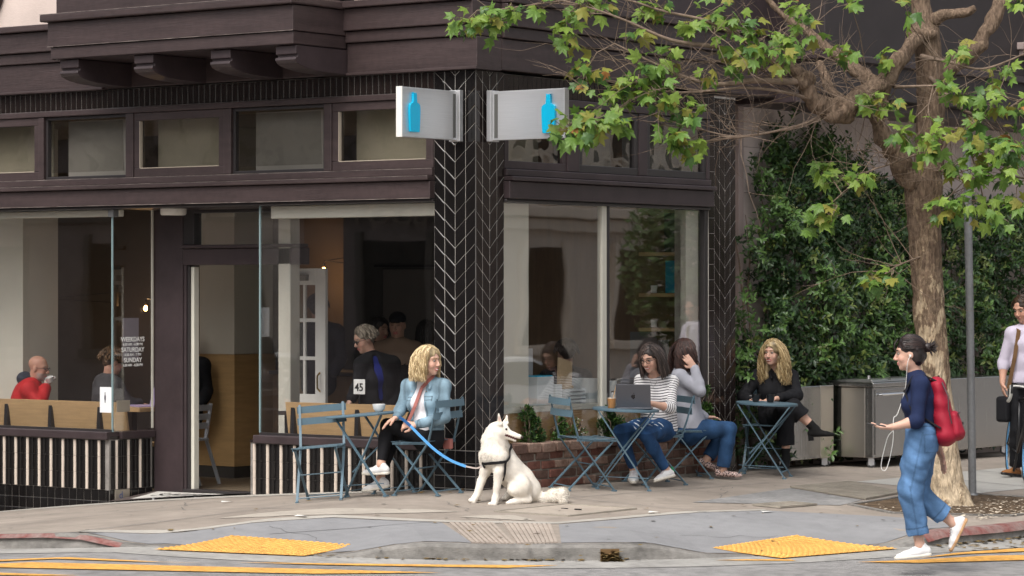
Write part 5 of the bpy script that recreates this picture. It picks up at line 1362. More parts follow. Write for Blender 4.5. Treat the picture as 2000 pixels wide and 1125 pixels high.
# ------------------------------------------------------------------ hedge of glossy dark leaves on the neighbour's wall
def leaf_cloud(name, parent, mtl, items, col_attr=True):
    """items: (pos, tip dir, normal, length, width, colour). folded lance-shaped leaves, one mesh"""
    n = len(items); P = np.array([i[0] for i in items]); T = np.array([i[1] for i in items]); N = np.array([i[2] for i in items])
    L = np.array([i[3] for i in items])[:, None]; W = np.array([i[4] for i in items])[:, None]; C = np.array([i[5] for i in items])
    T /= np.linalg.norm(T, axis=1)[:, None]; X = np.cross(T, N); X /= np.linalg.norm(X, axis=1)[:, None] + 1e-9; N = np.cross(X, T)
    base = P; tip = P + T * L - N * L * .12; m1 = P + T * L * .5 + N * L * .03
    l1 = P + T * L * .33 + X * W * .48 + N * W * .22; l2 = P + T * L * .68 + X * W * .40 + N * W * .16 - N * L * .03
    r1 = P + T * L * .33 - X * W * .48 + N * W * .22; r2 = P + T * L * .68 - X * W * .40 + N * W * .16 - N * L * .03
    V = np.stack([base, m1, tip, l1, l2, r1, r2], 1).reshape(-1, 3)
    F = np.array([[0, 1, 4, 3], [1, 2, 4, 4], [0, 5, 6, 1], [1, 6, 2, 2]])
    o = (np.arange(n) * 7)[:, None]
    q1 = o + np.array([0, 1, 4, 3]); q2 = o + np.array([0, 5, 6, 1]); t1 = o + np.array([1, 2, 4]); t2 = o + np.array([1, 6, 2])
    me = bpy.data.meshes.new(name); nf = 4 * n
    me.vertices.add(7 * n); me.vertices.foreach_set('co', V.ravel())
    loops = np.concatenate([q1.ravel(), q2.ravel(), t1.ravel(), t2.ravel()]); tot = np.concatenate([np.full(2 * n, 4), np.full(2 * n, 3)])
    st = np.concatenate([[0], np.cumsum(tot)[:-1]])
    me.loops.add(len(loops)); me.loops.foreach_set('vertex_index', loops.astype(np.int32))
    me.polygons.add(nf); me.polygons.foreach_set('loop_start', st.astype(np.int32)); me.polygons.foreach_set('loop_total', tot.astype(np.int32))
    me.update(calc_edges=True)
    at_ = me.color_attributes.new('Col', 'FLOAT_COLOR', 'POINT')
    cc = np.ones((7 * n, 4)); cc[:, :3] = np.repeat(C, 7, axis=0); at_.data.foreach_set('color', cc.ravel())
    me.materials.append(mtl); me.validate()
    return tag(link(name, me, parent), kind='stuff')
HLEAF = mat('hedge_leaf', (.03, .07, .02), .38, .45, attr='Col', trans=.12)
rh = np.random.default_rng(4)
hd = thing('hedge', 'tall dark green glossy hedge growing up the mauve wall behind the carts', 'hedge')
def hedge_top(y):
    t = [(4.6, .9), (4.9, 1.9), (5.1, 3.15), (5.3, 2.75), (5.65, 3.42), (6.0, 3.1), (6.35, 3.38), (6.7, 3.2), (7.2, 3.10), (7.6, 2.95), (8.4, 2.85), (9.2, 2.78), (10.2, 2.7), (11.5, 2.7), (13, 2.7)]
    for (a, za), (b, zb) in zip(t, t[1:]):
        if a <= y <= b: return za + (zb - za) * (y - a) / (b - a)
    return 2.6
def clump_noise(y, z): return mnoise.noise(Vector((y * 1.6, z * 1.6, 3.3))) * .6 + mnoise.noise(Vector((y * 4.5, z * 4.5, 9.1))) * .4
items = []
def shoot(p, d, n, L, colr):
    d = d / np.linalg.norm(d)
    for k in range(n):
        a = k * 2.4 + rh.uniform(0, .6); side = np.cross(d, [0, 0, 1.0]); side /= np.linalg.norm(side) + 1e-6; s2 = np.cross(side, d)
        radial = side * math.cos(a) + s2 * math.sin(a)
        t = radial * rh.uniform(.7, 1.1) + d * rh.uniform(.35, 1.0); nn = d * 1.0 - radial * .4 + np.array([.1, -.1, .55]) + rh.normal(0, .2, 3)
        l = L * rh.uniform(.7, 1.15); c = colr * rh.uniform(.75, 1.3)
        items.append((p + d * .02 * k, t, nn, l, l * rh.uniform(.36, .46), c))
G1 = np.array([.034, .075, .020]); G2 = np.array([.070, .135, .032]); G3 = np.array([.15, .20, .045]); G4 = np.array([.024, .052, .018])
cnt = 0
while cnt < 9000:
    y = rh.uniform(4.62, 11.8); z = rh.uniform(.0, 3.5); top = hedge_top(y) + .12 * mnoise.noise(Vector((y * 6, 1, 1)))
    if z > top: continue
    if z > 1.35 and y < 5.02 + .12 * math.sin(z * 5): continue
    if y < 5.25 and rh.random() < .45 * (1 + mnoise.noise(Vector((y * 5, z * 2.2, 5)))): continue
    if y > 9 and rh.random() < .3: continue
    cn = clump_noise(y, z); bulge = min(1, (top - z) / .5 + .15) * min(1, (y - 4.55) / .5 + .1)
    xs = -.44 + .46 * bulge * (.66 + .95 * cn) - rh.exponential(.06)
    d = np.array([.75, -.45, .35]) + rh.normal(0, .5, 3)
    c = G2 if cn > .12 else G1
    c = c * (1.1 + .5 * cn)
    u = rh.random()
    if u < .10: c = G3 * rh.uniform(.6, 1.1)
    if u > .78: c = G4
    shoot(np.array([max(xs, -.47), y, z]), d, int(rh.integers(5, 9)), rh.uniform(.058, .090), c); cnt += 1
# outgrowing sprigs at the free end, top and over the carts
for i in range(70):
    y = rh.uniform(4.55, 7.3); z = hedge_top(y) + rh.uniform(-.25, .12)
    shoot(np.array([rh.uniform(-.4, -.1), y, z]), np.array([.2, -.3, 1.0]) + rh.normal(0, .3, 3), 9, .07, G2 * rh.uniform(.6, 1.1))
for (y, z) in ((4.92, 2.02), (4.65, 1.15), (4.5, .95), (4.8, 1.5), (4.45, 1.02)):
    for k in range(9): shoot(np.array([rh.uniform(-.35, -.02), y + rh.normal(0, .10), z + rh.normal(0, .12)]), np.array([.2, -.9, .4]) + rh.normal(0, .3, 3), 8, .075, G2 * rh.uniform(.8, 1.3))
front = sorted(range(len(items)), key=lambda i: -items[i][3] - items[i][0][0] * .05)
single = set(front[:300])
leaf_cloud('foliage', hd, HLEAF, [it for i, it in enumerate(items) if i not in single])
hl_mats = [mat('hedge_leaf_mid', tuple(G2), .36, .45, trans=.12), mat('hedge_leaf_dark', tuple(G1), .36, .45, trans=.12), mat('hedge_leaf_new', tuple(G3 * .9), .4, .4, trans=.2)]
hl_me = []
for m_ in hl_mats:
    v = [(0, 0, 0), (0, .5, .03), (0, 1, -.12), (.2, .33, .09), (.16, .68, .04), (-.2, .33, .09), (-.16, .68, .04)]
    me = bpy.data.meshes.new('leaf'); me.from_pydata(v, [], [(0, 1, 4, 3), (0, 5, 6, 1), (1, 2, 4), (1, 6, 2)]); me.materials.append(m_); hl_me.append(me)
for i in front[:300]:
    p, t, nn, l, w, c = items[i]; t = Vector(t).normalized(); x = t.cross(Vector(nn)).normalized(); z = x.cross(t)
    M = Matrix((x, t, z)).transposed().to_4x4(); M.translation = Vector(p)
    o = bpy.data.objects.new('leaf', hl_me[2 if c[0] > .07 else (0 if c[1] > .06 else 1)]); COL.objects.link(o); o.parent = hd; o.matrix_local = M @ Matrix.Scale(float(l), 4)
mbh = MB()
for k in range(26):
    y = 4.75 + .28 * k; top = hedge_top(y)
    pts = [(-.44 + rh.normal(0, .02), y, -.1)]
    for j in range(6): pts.append((-.42 + rh.normal(0, .04), pts[-1][1] + rh.normal(0, .08), (j + 1) / 6 * top * .9))
    mbh.tube(pts, [.022, .02, .017, .014, .011, .008, .004], 6)
mbh.build('stem', TWIG, hd, smooth='all')
# pale flower panicles
mbf = MB()
for i in range(46):
    y = rh.uniform(5.2, 9.8); z = rh.uniform(.9, hedge_top(y) - .2); cn = clump_noise(y, z)
    p = np.array([-.44 + .42 * (.62 + .75 * cn) + .05, y, z])
    for k in range(22):
        q = p + np.array([rh.uniform(-.02, .06), rh.normal(0, .035), rh.normal(.03, .04)]); s = rh.uniform(.005, .010)
        o = len(mbf.v); mbf.v += [tuple(q + np.array(v) * s) for v in ((1, 0, 0), (-1, 0, 0), (0, 1, 0), (0, -1, 0), (0, 0, 1), (0, 0, -1))]
        mbf.f += [tuple(o + j for j in f) for f in ((0, 2, 4), (2, 1, 4), (1, 3, 4), (3, 0, 4), (2, 0, 5), (1, 2, 5), (3, 1, 5), (0, 3, 5))]
tag(mbf.build('blossom', mat('greenish_blossom', (.32, .33, .16), .8, .2), hd), kind='stuff')

# ------------------------------------------------------------------ shrubs in the planter
SLEAF = mat('shrub_leaf', (.04, .09, .02), .4, .4, attr='Col', trans=.15)
def shrub(label, y, w, h, n, cols, L=.032, x=.0, z0=.36):
    t = thing('shrub', label, 'shrub', (x, y, z0), group='small shrubs in the brick planter')
    its = []
    lobes = []
    for k in range(11):
        tz = rh.uniform(.1, 1.0); lobes.append((rh.normal(0, w * .55 * (1.15 - tz)), tz * h, rh.uniform(.22, .5) * w * (1.25 - tz * .75)))
    for i in range(n):
        ly, lz, lr = lobes[rh.integers(0, len(lobes))]
        d = rh.normal(0, 1, 3); d /= np.linalg.norm(d); q = d * lr * rh.random() ** .4
        p = np.array([q[0] * .55, ly + q[1], max(.01, lz + q[2] * .8 - lr * .3)])
        c = cols[rh.integers(0, len(cols))] * rh.uniform(.6, 1.4)
        its.append((p, d + np.array([.2, -.2, .5]) + rh.normal(0, .3, 3), np.array([.3, -.4, 1.0]) + rh.normal(0, .5, 3), L * rh.uniform(.7, 1.2), L * .55, c))
    leaf_cloud('foliage', t, SLEAF, its)
    m = MB()
    for k in range(6): m.tube([(0, rh.normal(0, .02), -.02), (rh.normal(0, .02), rh.normal(0, w * .3), h * .5), (rh.normal(0, .03), rh.normal(0, w * .45), h * .95)], [.006, .005, .002], 5)
    m.build('stem', TWIG, t)
    return t
SG1 = np.array([.028, .065, .018]); SG2 = np.array([.07, .14, .03]); SG3 = np.array([.16, .15, .05])
shrub('dense dark green shrub nearest the white dog', .80, .19, .36, 1500, [SG1, SG1, SG2])
shrub('low bright green plant behind the empty chair', 1.28, .14, .22, 600, [SG2, SG2, SG1])
s_ = shrub('sparse yellowing plant with tiny white flowers', 1.52, .14, .2, 260, [SG3, SG2], .028)
mbf = MB()
for k in range(9):
    q = (rh.uniform(0, .08), rh.normal(.02, .07), rh.uniform(.05, .2)); mbf.lathe([(.0, 0), (.011, .005), (.0, .008)], q, 6, cap=False)
mbf.build('flower', mat('white_petal', (.75, .75, .72), .6, .3), s_)
shrub('dark green shrub under the round laptop table', 2.05, .24, .30, 1500, [SG1, SG2, SG1])
shrub('dark green shrub behind the seated striped woman', 2.75, .25, .28, 900, [SG1, SG1, SG2])
shrub('light green shrub before the far tiled pillar', 3.62, .16, .42, 800, [SG2, SG1, SG2], .036, .05)
# ------------------------------------------------------------------ organic shapes: smooth-blended volumes turned into one skin
def V3(*a): return np.array(a, dtype=float)
def nrm(v):
    v = np.asarray(v, float); return v / (np.linalg.norm(v) + 1e-12)
class Vol:
    def __init__(s, h=.006): s.h = h; s.p = []
    def cap(s, a, b, ra, rb=None, k=.02):
        a = np.asarray(a, float); b = np.asarray(b, float); rb = ra if rb is None else rb; m = max(ra, rb)
        s.p.append(('cap', np.minimum(a, b) - m, np.maximum(a, b) + m, k, (a, b, ra, rb))); return s
    def ecap(s, a, b, ra, rb, X, k=.03, Xb=None):
        """elliptic cone: radii (wide, deep) at both ends, X = wide axis"""
        a = np.asarray(a, float); b = np.asarray(b, float); m = max(max(ra), max(rb))
        s.p.append(('ecap', np.minimum(a, b) - m, np.maximum(a, b) + m, k, (a, b, ra, rb, nrm(X), nrm(X if Xb is None else Xb)))); return s
    def ell(s, c, r, M=None, k=.02, sub=False):
        c = np.asarray(c, float); M = np.eye(3) if M is None else np.asarray(M, float); e = np.sqrt(((M * np.asarray(r)[:, None]) ** 2).sum(0))
        s.p.append(('sub' if sub else 'ell', c - e, c + e, k, (c, np.asarray(r, float), M))); return s
    def subcap(s, a, b, ra, rb, k=.01):
        a = np.asarray(a, float); b = np.asarray(b, float); m = max(ra, rb)
        s.p.append(('subcap', np.minimum(a, b) - m, np.maximum(a, b) + m, k, (a, b, ra, rb))); return s
    def cut(s, p0, n, k=.004, box=None): s.p.append(('cut', None, None, k, (np.asarray(p0, float), nrm(n), box))); return s
    def wrinkle(s, amp, freq, seed=0): s.p.append(('wr', None, None, 0, (amp, freq, seed))); return s
    def solve(s):
        h = s.h; add = [q for q in s.p if q[0] in ('cap', 'ecap', 'ell')]
        lo = np.min([q[1] for q in add], 0) - 4 * h - .01; hi = np.max([q[2] for q in add], 0) + 4 * h + .01
        n = np.ceil((hi - lo) / h).astype(int) + 1
        A = np.full(n, .25, np.float32)
        ax = [lo[i] + h * np.arange(n[i]) for i in range(3)]
        def sub(l, u, m):
            i0 = np.maximum(np.floor((l - m - lo) / h).astype(int), 0); i1 = np.minimum(np.ceil((u + m - lo) / h).astype(int) + 1, n)
            sl = tuple(slice(a, b) for a, b in zip(i0, i1))
            return sl, ax[0][sl[0]][:, None, None].astype(np.float32), ax[1][sl[1]][None, :, None].astype(np.float32), ax[2][sl[2]][None, None, :].astype(np.float32)
        for kind, l, u, k, d in s.p:
            if kind == 'wr':
                amp, fr, seed = d; r = np.random.default_rng(seed); w = np.zeros_like(A)
                idx = np.nonzero(np.abs(A) < amp * 3 + 2 * h)
                P = [ax[i][idx[i]] for i in range(3)]; t = 0
                for i in range(5):
                    dv = r.normal(0, 1, 3) * V3(1, 1, .55 if i % 2 else 1.6); dv *= fr * r.uniform(.5, 1.4) / np.linalg.norm(dv)
                    ph = P[0] * dv[0] + P[1] * dv[1] + P[2] * dv[2] + r.uniform(0, 6)
                    t = t + np.sin(ph + 1.3 * np.sin(ph * .37 + P[2] * fr * .3))
                A[idx] += (amp * t / 3).astype(np.float32); continue
            if kind == 'cut':
                p0, nn, box = d
                if box is None: sl, X, Y, Z = sub(lo, hi, 0)
                else: sl, X, Y, Z = sub(np.asarray(box[0], float), np.asarray(box[1], float), 0)
                D = ((X - p0[0]) * nn[0] + (Y - p0[1]) * nn[1] + (Z - p0[2]) * nn[2]).astype(np.float32)
                a = A[sl]; hh = np.maximum(k - np.abs(a - D), 0) / k; A[sl] = np.maximum(a, D) + hh * hh * k * .25; continue
            sl, X, Y, Z = sub(l, u, max(k, .01) + 2 * h)
            if kind in ('cap', 'subcap'):
                a, b, ra, rb = d; ba = b - a; L2 = float(ba @ ba) + 1e-12
                t = np.clip(((X - a[0]) * ba[0] + (Y - a[1]) * ba[1] + (Z - a[2]) * ba[2]) / L2, 0, 1)
                D = np.sqrt((X - a[0] - t * ba[0]) ** 2 + (Y - a[1] - t * ba[1]) ** 2 + (Z - a[2] - t * ba[2]) ** 2) - (ra + t * (rb - ra))
            elif kind == 'ecap':
                a, b, ra, rb, Xa, Xb = d; ba = b - a; L2 = float(ba @ ba) + 1e-12; W = ba / math.sqrt(L2)
                t = np.clip(((X - a[0]) * ba[0] + (Y - a[1]) * ba[1] + (Z - a[2]) * ba[2]) / L2, 0, 1)
                qx, qy, qz = X - a[0] - t * ba[0], Y - a[1] - t * ba[1], Z - a[2] - t * ba[2]
                Xm = nrm(Xa + Xb); Xm = nrm(Xm - W * (Xm @ W)); Ym = np.cross(W, Xm)
                rx = ra[0] + t * (rb[0] - ra[0]); ry = ra[1] + t * (rb[1] - ra[1]); rw = np.minimum(rx, ry)
                e1 = (qx * Xm[0] + qy * Xm[1] + qz * Xm[2]) / rx; e2 = (qx * Ym[0] + qy * Ym[1] + qz * Ym[2]) / ry; e3 = (qx * W[0] + qy * W[1] + qz * W[2]) / rw
                k0 = np.sqrt(e1 * e1 + e2 * e2 + e3 * e3); k1 = np.sqrt((e1 / rx) ** 2 + (e2 / ry) ** 2 + (e3 / rw) ** 2) + 1e-6
                D = np.where(k0 < .3, -rw * (1 - k0), k0 * (k0 - 1) / k1)
            else:
                c, r, M = d; q = (X - c[0], Y - c[1], Z - c[2])
                e = [(q[0] * M[i][0] + q[1] * M[i][1] + q[2] * M[i][2]) / r[i] for i in range(3)]
                k0 = np.sqrt(e[0] ** 2 + e[1] ** 2 + e[2] ** 2); k1 = np.sqrt((e[0] / r[0]) ** 2 + (e[1] / r[1]) ** 2 + (e[2] / r[2]) ** 2) + 1e-6
                D = np.where(k0 < .3, -min(r) * (1 - k0), k0 * (k0 - 1) / k1)
            a = A[sl]; D = D.astype(np.float32)
            if kind in ('sub', 'subcap'):
                hh = np.maximum(k - np.abs(a + D), 0) / k; A[sl] = np.maximum(a, -D) + hh * hh * k * .25
            else:
                hh = np.maximum(k - np.abs(a - D), 0) / k; A[sl] = np.minimum(a, D) - hh * hh * k * .25
        return A, lo
    def surface(s):
        A, lo = s.solve(); h = s.h; I = A < 0
        c = [slice(None, -1), slice(1, None)]
        S_ = np.zeros(tuple(m - 1 for m in A.shape), np.int8)
        for i in c:
            for j in c:
                for k in c: S_ += I[i, j, k]
        idx = np.nonzero((S_ > 0) & (S_ < 8)); nv = len(idx[0]); ID = np.full(S_.shape, -1, np.int32); ID[idx] = np.arange(nv)
        acc = np.zeros((nv, 3)); cnt = np.zeros(nv)
        cor = {(i, j, k): A[idx[0] + i, idx[1] + j, idx[2] + k] for i in (0, 1) for j in (0, 1) for k in (0, 1)}
        for a in range(3):
            for u in (0, 1):
                for v in (0, 1):
                    p = [0, 0, 0]; o = [q for q in range(3) if q != a]; p[o[0]] = u; p[o[1]] = v
                    q = list(p); q[a] = 1; d0 = cor[tuple(p)]; d1 = cor[tuple(q)]; m = (d0 < 0) != (d1 < 0)
                    t = np.where(m, d0 / np.where(m, d0 - d1, 1), 0)
                    for ax_ in range(3): acc[:, ax_] += np.where(m, (t if ax_ == a else p[ax_]), 0)
                    cnt += m
        P = lo + h * (np.stack(idx, 1) + acc / np.maximum(cnt, 1)[:, None])
        F = []
        for a in range(3):
            o = [q for q in range(3) if q != a]
            s0 = [slice(None)] * 3; s1 = [slice(None)] * 3; s0[a] = slice(None, -1); s1[a] = slice(1, None)
            x0 = I[tuple(s0)]; x1 = I[tuple(s1)]; e = np.nonzero(x0 != x1); ins = x0[e]
            ok = (e[o[0]] > 0) & (e[o[1]] > 0) & (e[o[0]] < A.shape[o[0]] - 1) & (e[o[1]] < A.shape[o[1]] - 1); e = [q[ok] for q in e]; ins = ins[ok]
            def cell(du, dv):
                z = [q.copy() for q in e]; z[o[0]] = z[o[0]] - du; z[o[1]] = z[o[1]] - dv; return ID[z[0], z[1], z[2]]
            q = np.stack([cell(1, 1), cell(0, 1), cell(0, 0), cell(1, 0)], 1)
            flip = ins if a != 1 else ~ins
            q[~flip] = q[~flip][:, ::-1]; F.append(q)
        F = np.concatenate(F); F = F[(F >= 0).all(1)]
        return P, F
    def build(s, name, m, parent, base, colf=None, relax=1):
        P, F = s.surface()
        for _ in range(relax):
            acc = np.zeros_like(P); cn = np.zeros(len(P))
            for i in range(4):
                for j in (1, 3): np.add.at(acc, F[:, i], P[F[:, (i + j) % 4]]); np.add.at(cn, F[:, i], 1)
            P = P * .5 + .5 * acc / np.maximum(cn, 1)[:, None]
        me = bpy.data.meshes.new(name); me.vertices.add(len(P)); me.vertices.foreach_set('co', (P - np.asarray(base)).ravel())
        me.loops.add(F.size); me.loops.foreach_set('vertex_index', F.ravel().astype(np.int32))
        me.polygons.add(len(F)); me.polygons.foreach_set('loop_start', (np.arange(len(F)) * 4).astype(np.int32)); me.polygons.foreach_set('loop_total', np.full(len(F), 4, np.int32))
        me.update(calc_edges=True); me.polygons.foreach_set('use_smooth', [True] * len(F)); me.materials.append(m)
        if colf is not None:
            C = np.ones((len(P), 4)); C[:, :3] = colf(P); a = me.color_attributes.new('Col', 'FLOAT_COLOR', 'POINT'); a.data.foreach_set('color', C.ravel())
        return link(name, me, parent)

# ------------------------------------------------------------------ people
SKIN = {}
def skin(name, c):
    if name not in SKIN:
        m = mat('skin_' + name, c, .5, .35, attr='Col', var=.05, vscale=30)
        b = m.node_tree.nodes['Principled BSDF']; b.inputs['Subsurface Weight'].default_value = .12; b.inputs['Subsurface Radius'].default_value = (.012, .005, .003); b.inputs['Subsurface Scale'].default_value = .6
        SKIN[name] = (m, np.array(c))
    return SKIN[name]
EYEM = mat('eye_dark', (.03, .02, .015), .15, .5); EYEW = mat('eye_white', (.24, .21, .19), .3, .4); TEETH = mat('teeth', (.75, .72, .66), .3, .4)
class Person:
    def __init__(s, label, J, group=None, sk=('light', (.56, .34, .255)), h=.006, sex='f', scale=1.0, name='person'):
        s.J = {k: np.array(v, float) for k, v in J.items()}; s.h = h; s.sk = skin(*sk); s.k = scale; s.sex = sex
        j = s.J; b = j['base']; s.base = b
        s.t = thing(name, label, 'person', tuple(b), group=group)
        s.f = nrm(j['face']); s.up = nrm(j.get('up', V3(0, 0, 1)) - s.f * (j.get('up', V3(0, 0, 1)) @ s.f)); s.rt = np.cross(s.f, s.up)      # face, up, right-hand side
        s.hs = scale * (1.0 if sex == 'f' else 1.04)
        s.sx = nrm(j['shR'] - j['shL']); s.hx = nrm(j['hipR'] - j['hipL'])
        s.chest = (j['shL'] + j['shR']) / 2; s.pel = (j['hipL'] + j['hipR']) / 2
        s.ty = nrm(np.cross(s.chest - s.pel, s.sx))   # torso front (up x right = front)
    def foot(s, q):
        """sole point under the ankle, side axis, forward axis, sole normal"""
        a = s.J['an' + q]; e = nrm(s.J['toe' + q] - a); U0 = s.J.get('su' + q, V3(0, 0, 1)); n = nrm(U0 - e * (U0 @ e)); F_ = nrm(e * .949 + n * .316); U = nrm(n * .949 - e * .316)
        return a - U * .078, np.cross(F_, U), F_, U
    def H(s, x, y, z): return s.J['head'] + (s.rt * x + s.f * y + s.up * z) * s.hs
    def HM(s): return np.array([s.rt, s.f, s.up])
    def torso(s, v, e=0.0, top=True, hip=True, waist=1.0, bust=True):
        j = s.J; u = nrm(s.chest - s.pel); L = np.linalg.norm(s.chest - s.pel); m = 1.0 if s.sex == 'f' else 1.12; f = s.ty
        if hip: v.ecap(s.pel - u * .02, s.pel + u * .10, (.158 * s.k + e, .112 * s.k + e), (.148 * s.k + e, .108 * s.k + e), s.hx, .05)
        v.ecap(s.pel + u * .10, s.pel + u * L * .50, (.146 * s.k + e, .106 * s.k + e), (.125 * m * waist * s.k + e, .096 * m * waist * s.k + e), s.hx, .05)
        v.ecap(s.pel + u * L * .50, s.chest - u * .10, (.125 * m * waist * s.k + e, .096 * m * waist * s.k + e), (.145 * m * s.k + e, .104 * m * s.k + e), s.hx, .05, s.sx)
        v.ecap(s.chest - u * .10, s.chest - u * .02, (.148 * m * s.k + e, .102 * m * s.k + e), (.120 * m * s.k + e, .075 * m + e), s.sx, .05)
        if bust and s.sex == 'f':
            for q in (-1, 1): v.ell(s.chest - u * .155 + s.sx * .072 * q + f * .078, (.062 + e, .058 + e, .062 + e), np.array([s.sx, f, u]), .04)
        if top:
            nk = j['neck']
            for q in ('L', 'R'): v.cap(nk - u * .015, j['sh' + q] - u * .012, .046 + e, .052 * m + e, .05)
    def arm(s, v, q, e=0.0, upto=1.0, start=0.0):
        j = s.J; m = 1.0 if s.sex == 'f' else 1.15; a, b, c = j['sh' + q], j['el' + q], j['wr' + q]
        v.cap(a, b, .044 * m + e, .037 * m + e, .03)
        if upto > 0:
            w = b + (c - b) * upto; r2 = .037 * m + (.026 * m - .037 * m) * upto
            v.cap(b, b + (w - b) * .35, .037 * m + e, .0375 * m + e, .02); v.cap(b + (w - b) * .35, w, .0375 * m + e, r2 + e, .02)
    def leg(s, v, q, e=0.0, upto=1.0, e2=None, wide=1.0):
        j = s.J; m = s.k * (1.0 if s.sex == 'f' else 1.05); a, b, c = j['hip' + q], j['kn' + q], j['an' + q]; e2 = e if e2 is None else e2
        v.cap(a, a + (b - a) * .5, .088 * m + e, .074 * m + e, .04); v.cap(a + (b - a) * .5, b, .074 * m + e, .056 * m + e * .6 + e2 * .4, .03)
        if upto > 0:
            w = b + (c - b) * upto; d = nrm(c - b)
            cm = b + (c - b) * .33; r2 = (.054 + (.036 - .054) * max(0, (upto - .33) / .67)) * m
            v.cap(b, cm, .055 * m + e2, .054 * m + e2, .02); v.cap(cm, w, .054 * m + e2, max(.036 * m, r2) * wide + e2, .02)
    def hand(s, v, q):
        j = s.J
        if 'fd' + q not in j: return
        w = j['wr' + q]; d = nrm(j['fd' + q]); n = j['pn' + q]; n = nrm(n - d * (n @ d)); x = np.cross(d, n); sg = j.get('th' + q, V3(1, 0, 0))[0]; x = x * sg; k = s.k
        cu = j.get('cu' + q, V3(.5, 0, 0))[0]
        kn = w + d * .082 * k
        v.ecap(w + d * .01, kn, (.030 * k, .019 * k), (.036 * k, .014 * k), x, .015)
        for i, (o, L) in enumerate(((-.028, .072), (-.0095, .080), (.0095, .075), (.027, .060))):
            b0 = kn + x * (-o) * k - d * .008; a1 = cu * .55; a2 = cu * 1.25
            d1 = nrm(d * math.cos(a1) + n * math.sin(a1) + x * (-o) * 2.2); d2 = nrm(d * math.cos(a2) + n * math.sin(a2) + x * (-o) * 1.2)
            p1 = b0 + d1 * L * .55 * k; p2 = p1 + d2 * L * .5 * k
            v.cap(b0, p1, .0098 * k, .0090 * k, .006); v.cap(p1, p2, .0090 * k, .0075 * k, .004)
        t0 = w + d * .025 + x * .026 * k; t1 = t0 + nrm(d * .75 + x * .75 + n * .35) * .042 * k; t2 = t1 + nrm(d * .95 + x * .15 + n * .45) * .034 * k
        v.cap(t0, t1, .0145 * k, .0115 * k, .012); v.cap(t1, t2, .011 * k, .009 * k, .005)
    def head(s, v):
        M = s.HM(); k = s.hs; H = s.H
        v.ell(H(0, -.012, .045), V3(.074, .094, .080) * k, M, .02); v.ell(H(0, .016, -.018), V3(.063, .074, .088) * k, M, .03)
        v.ell(H(0, .030, -.072), V3(.046, .048, .036) * k, M, .03); v.ell(H(0, .066, -.096), V3(.019, .018, .016) * k, M, .022)
        for q in (-1, 1):
            v.ell(H(.037 * q, .058, -.030), V3(.024, .022, .024) * k, M, .02); v.cap(H(.012 * q, .082, .034), H(.046 * q, .066, .034), .011 * k, .010 * k, .015)
            v.ell(H(.031 * q, .097, .011), V3(.016, .014, .011) * k, M, .012, sub=True)
            v.ell(H(.073 * q, -.010, -.005), V3(.010, .020, .030) * k, M, .008)
        v.cap(H(0, .086, .016), H(0, .109, -.024), .0075 * k, .0115 * k, .010)
        for q in (-1, 1): v.ell(H(.010 * q, .098, -.030), V3(.009, .010, .008) * k, M, .006)
        v.ell(H(0, .088, -.056), V3(.022, .010, .0065) * k, M, .004); v.ell(H(0, .087, -.068), V3(.019, .010, .0070) * k, M, .004)
        v.ell(H(0, .102, -.062), V3(.020, .006, .0028) * k, M, .003, sub=True)
        m = 1.0 if s.sex == 'f' else 1.2
        v.cap(s.J['neck'] - s.up * .01, H(0, -.018, -.06), .050 * m * k, .047 * m * k, .03)
    def body(s, foot=True, brow=(.12, .07, .04), lip=(.45, .13, .12), beard=None):
        v = Vol(s.h); j = s.J
        s.torso(v, -.006); s.head(v)
        for q in 'LR':
            if 'el' + q in j: s.arm(v, q, -.002); s.hand(v, q)
            if 'kn' + q in j:
                s.leg(v, q, -.002)
                if 'toe' + q in j:
                    so, X, F_, U = s.foot(q)
                    v.cap(j['an' + q], so + U * .040 - F_ * .02, .033, .030, .02); v.ecap(so + U * .040, so + F_ * .13 + U * .022, (.030, .030), (.032, .016), X, .02)
        c0 = s.sk[1]
        def colf(P):
            q = (P - j['head']) / s.hs; x = q @ s.rt; y = q @ s.f; z = q @ s.up; C = np.tile(c0, (len(P), 1))
            def mix(w, c):
                w = np.clip(w, 0, 1)[:, None]; C[:] = C * (1 - w) + np.array(c) * w
            fr = y > .04
            ck = np.exp(-(((np.abs(x) - .042) / .022) ** 2 + ((z + .03) / .022) ** 2)) * fr; mix(ck * .35, c0 * V3(1.05, .72, .70))
            mix(np.exp(-((x / .014) ** 2 + ((z + .026) / .014) ** 2)) * (y > .09) * .25, c0 * V3(1.05, .75, .72))
            mix(1.3 * np.exp(-((x / .023) ** 4 + ((z + .062) / .0115) ** 4)) * (y > .07), lip)
            bz = .036 - 2.2 * (np.abs(x) - .03) ** 2 * 3
            mix(1.2 * np.exp(-(((np.abs(x) - .031) / .020) ** 4 + ((z - bz) / .0052) ** 4)) * (y > .05), brow)
            mix(.8 * np.exp(-(((np.abs(x) - .031) / .016) ** 4 + ((z - .013) / .007) ** 4)) * (y > .05), np.array(brow) * .6 + c0 * .15)
            if beard is not None: mix(np.clip((-.030 - z) / .012, 0, 1) * np.clip((y + .0) / .03, 0, 1) * (np.exp(-((x / .026) ** 4 + ((z + .062) / .010) ** 4)) < .5) * .9, beard)
            far = (q * q).sum(1) > .05; C[far] = c0
            return C
        s.body_o = v.build('body', s.sk[0], s.t, s.base, colf)
        return s
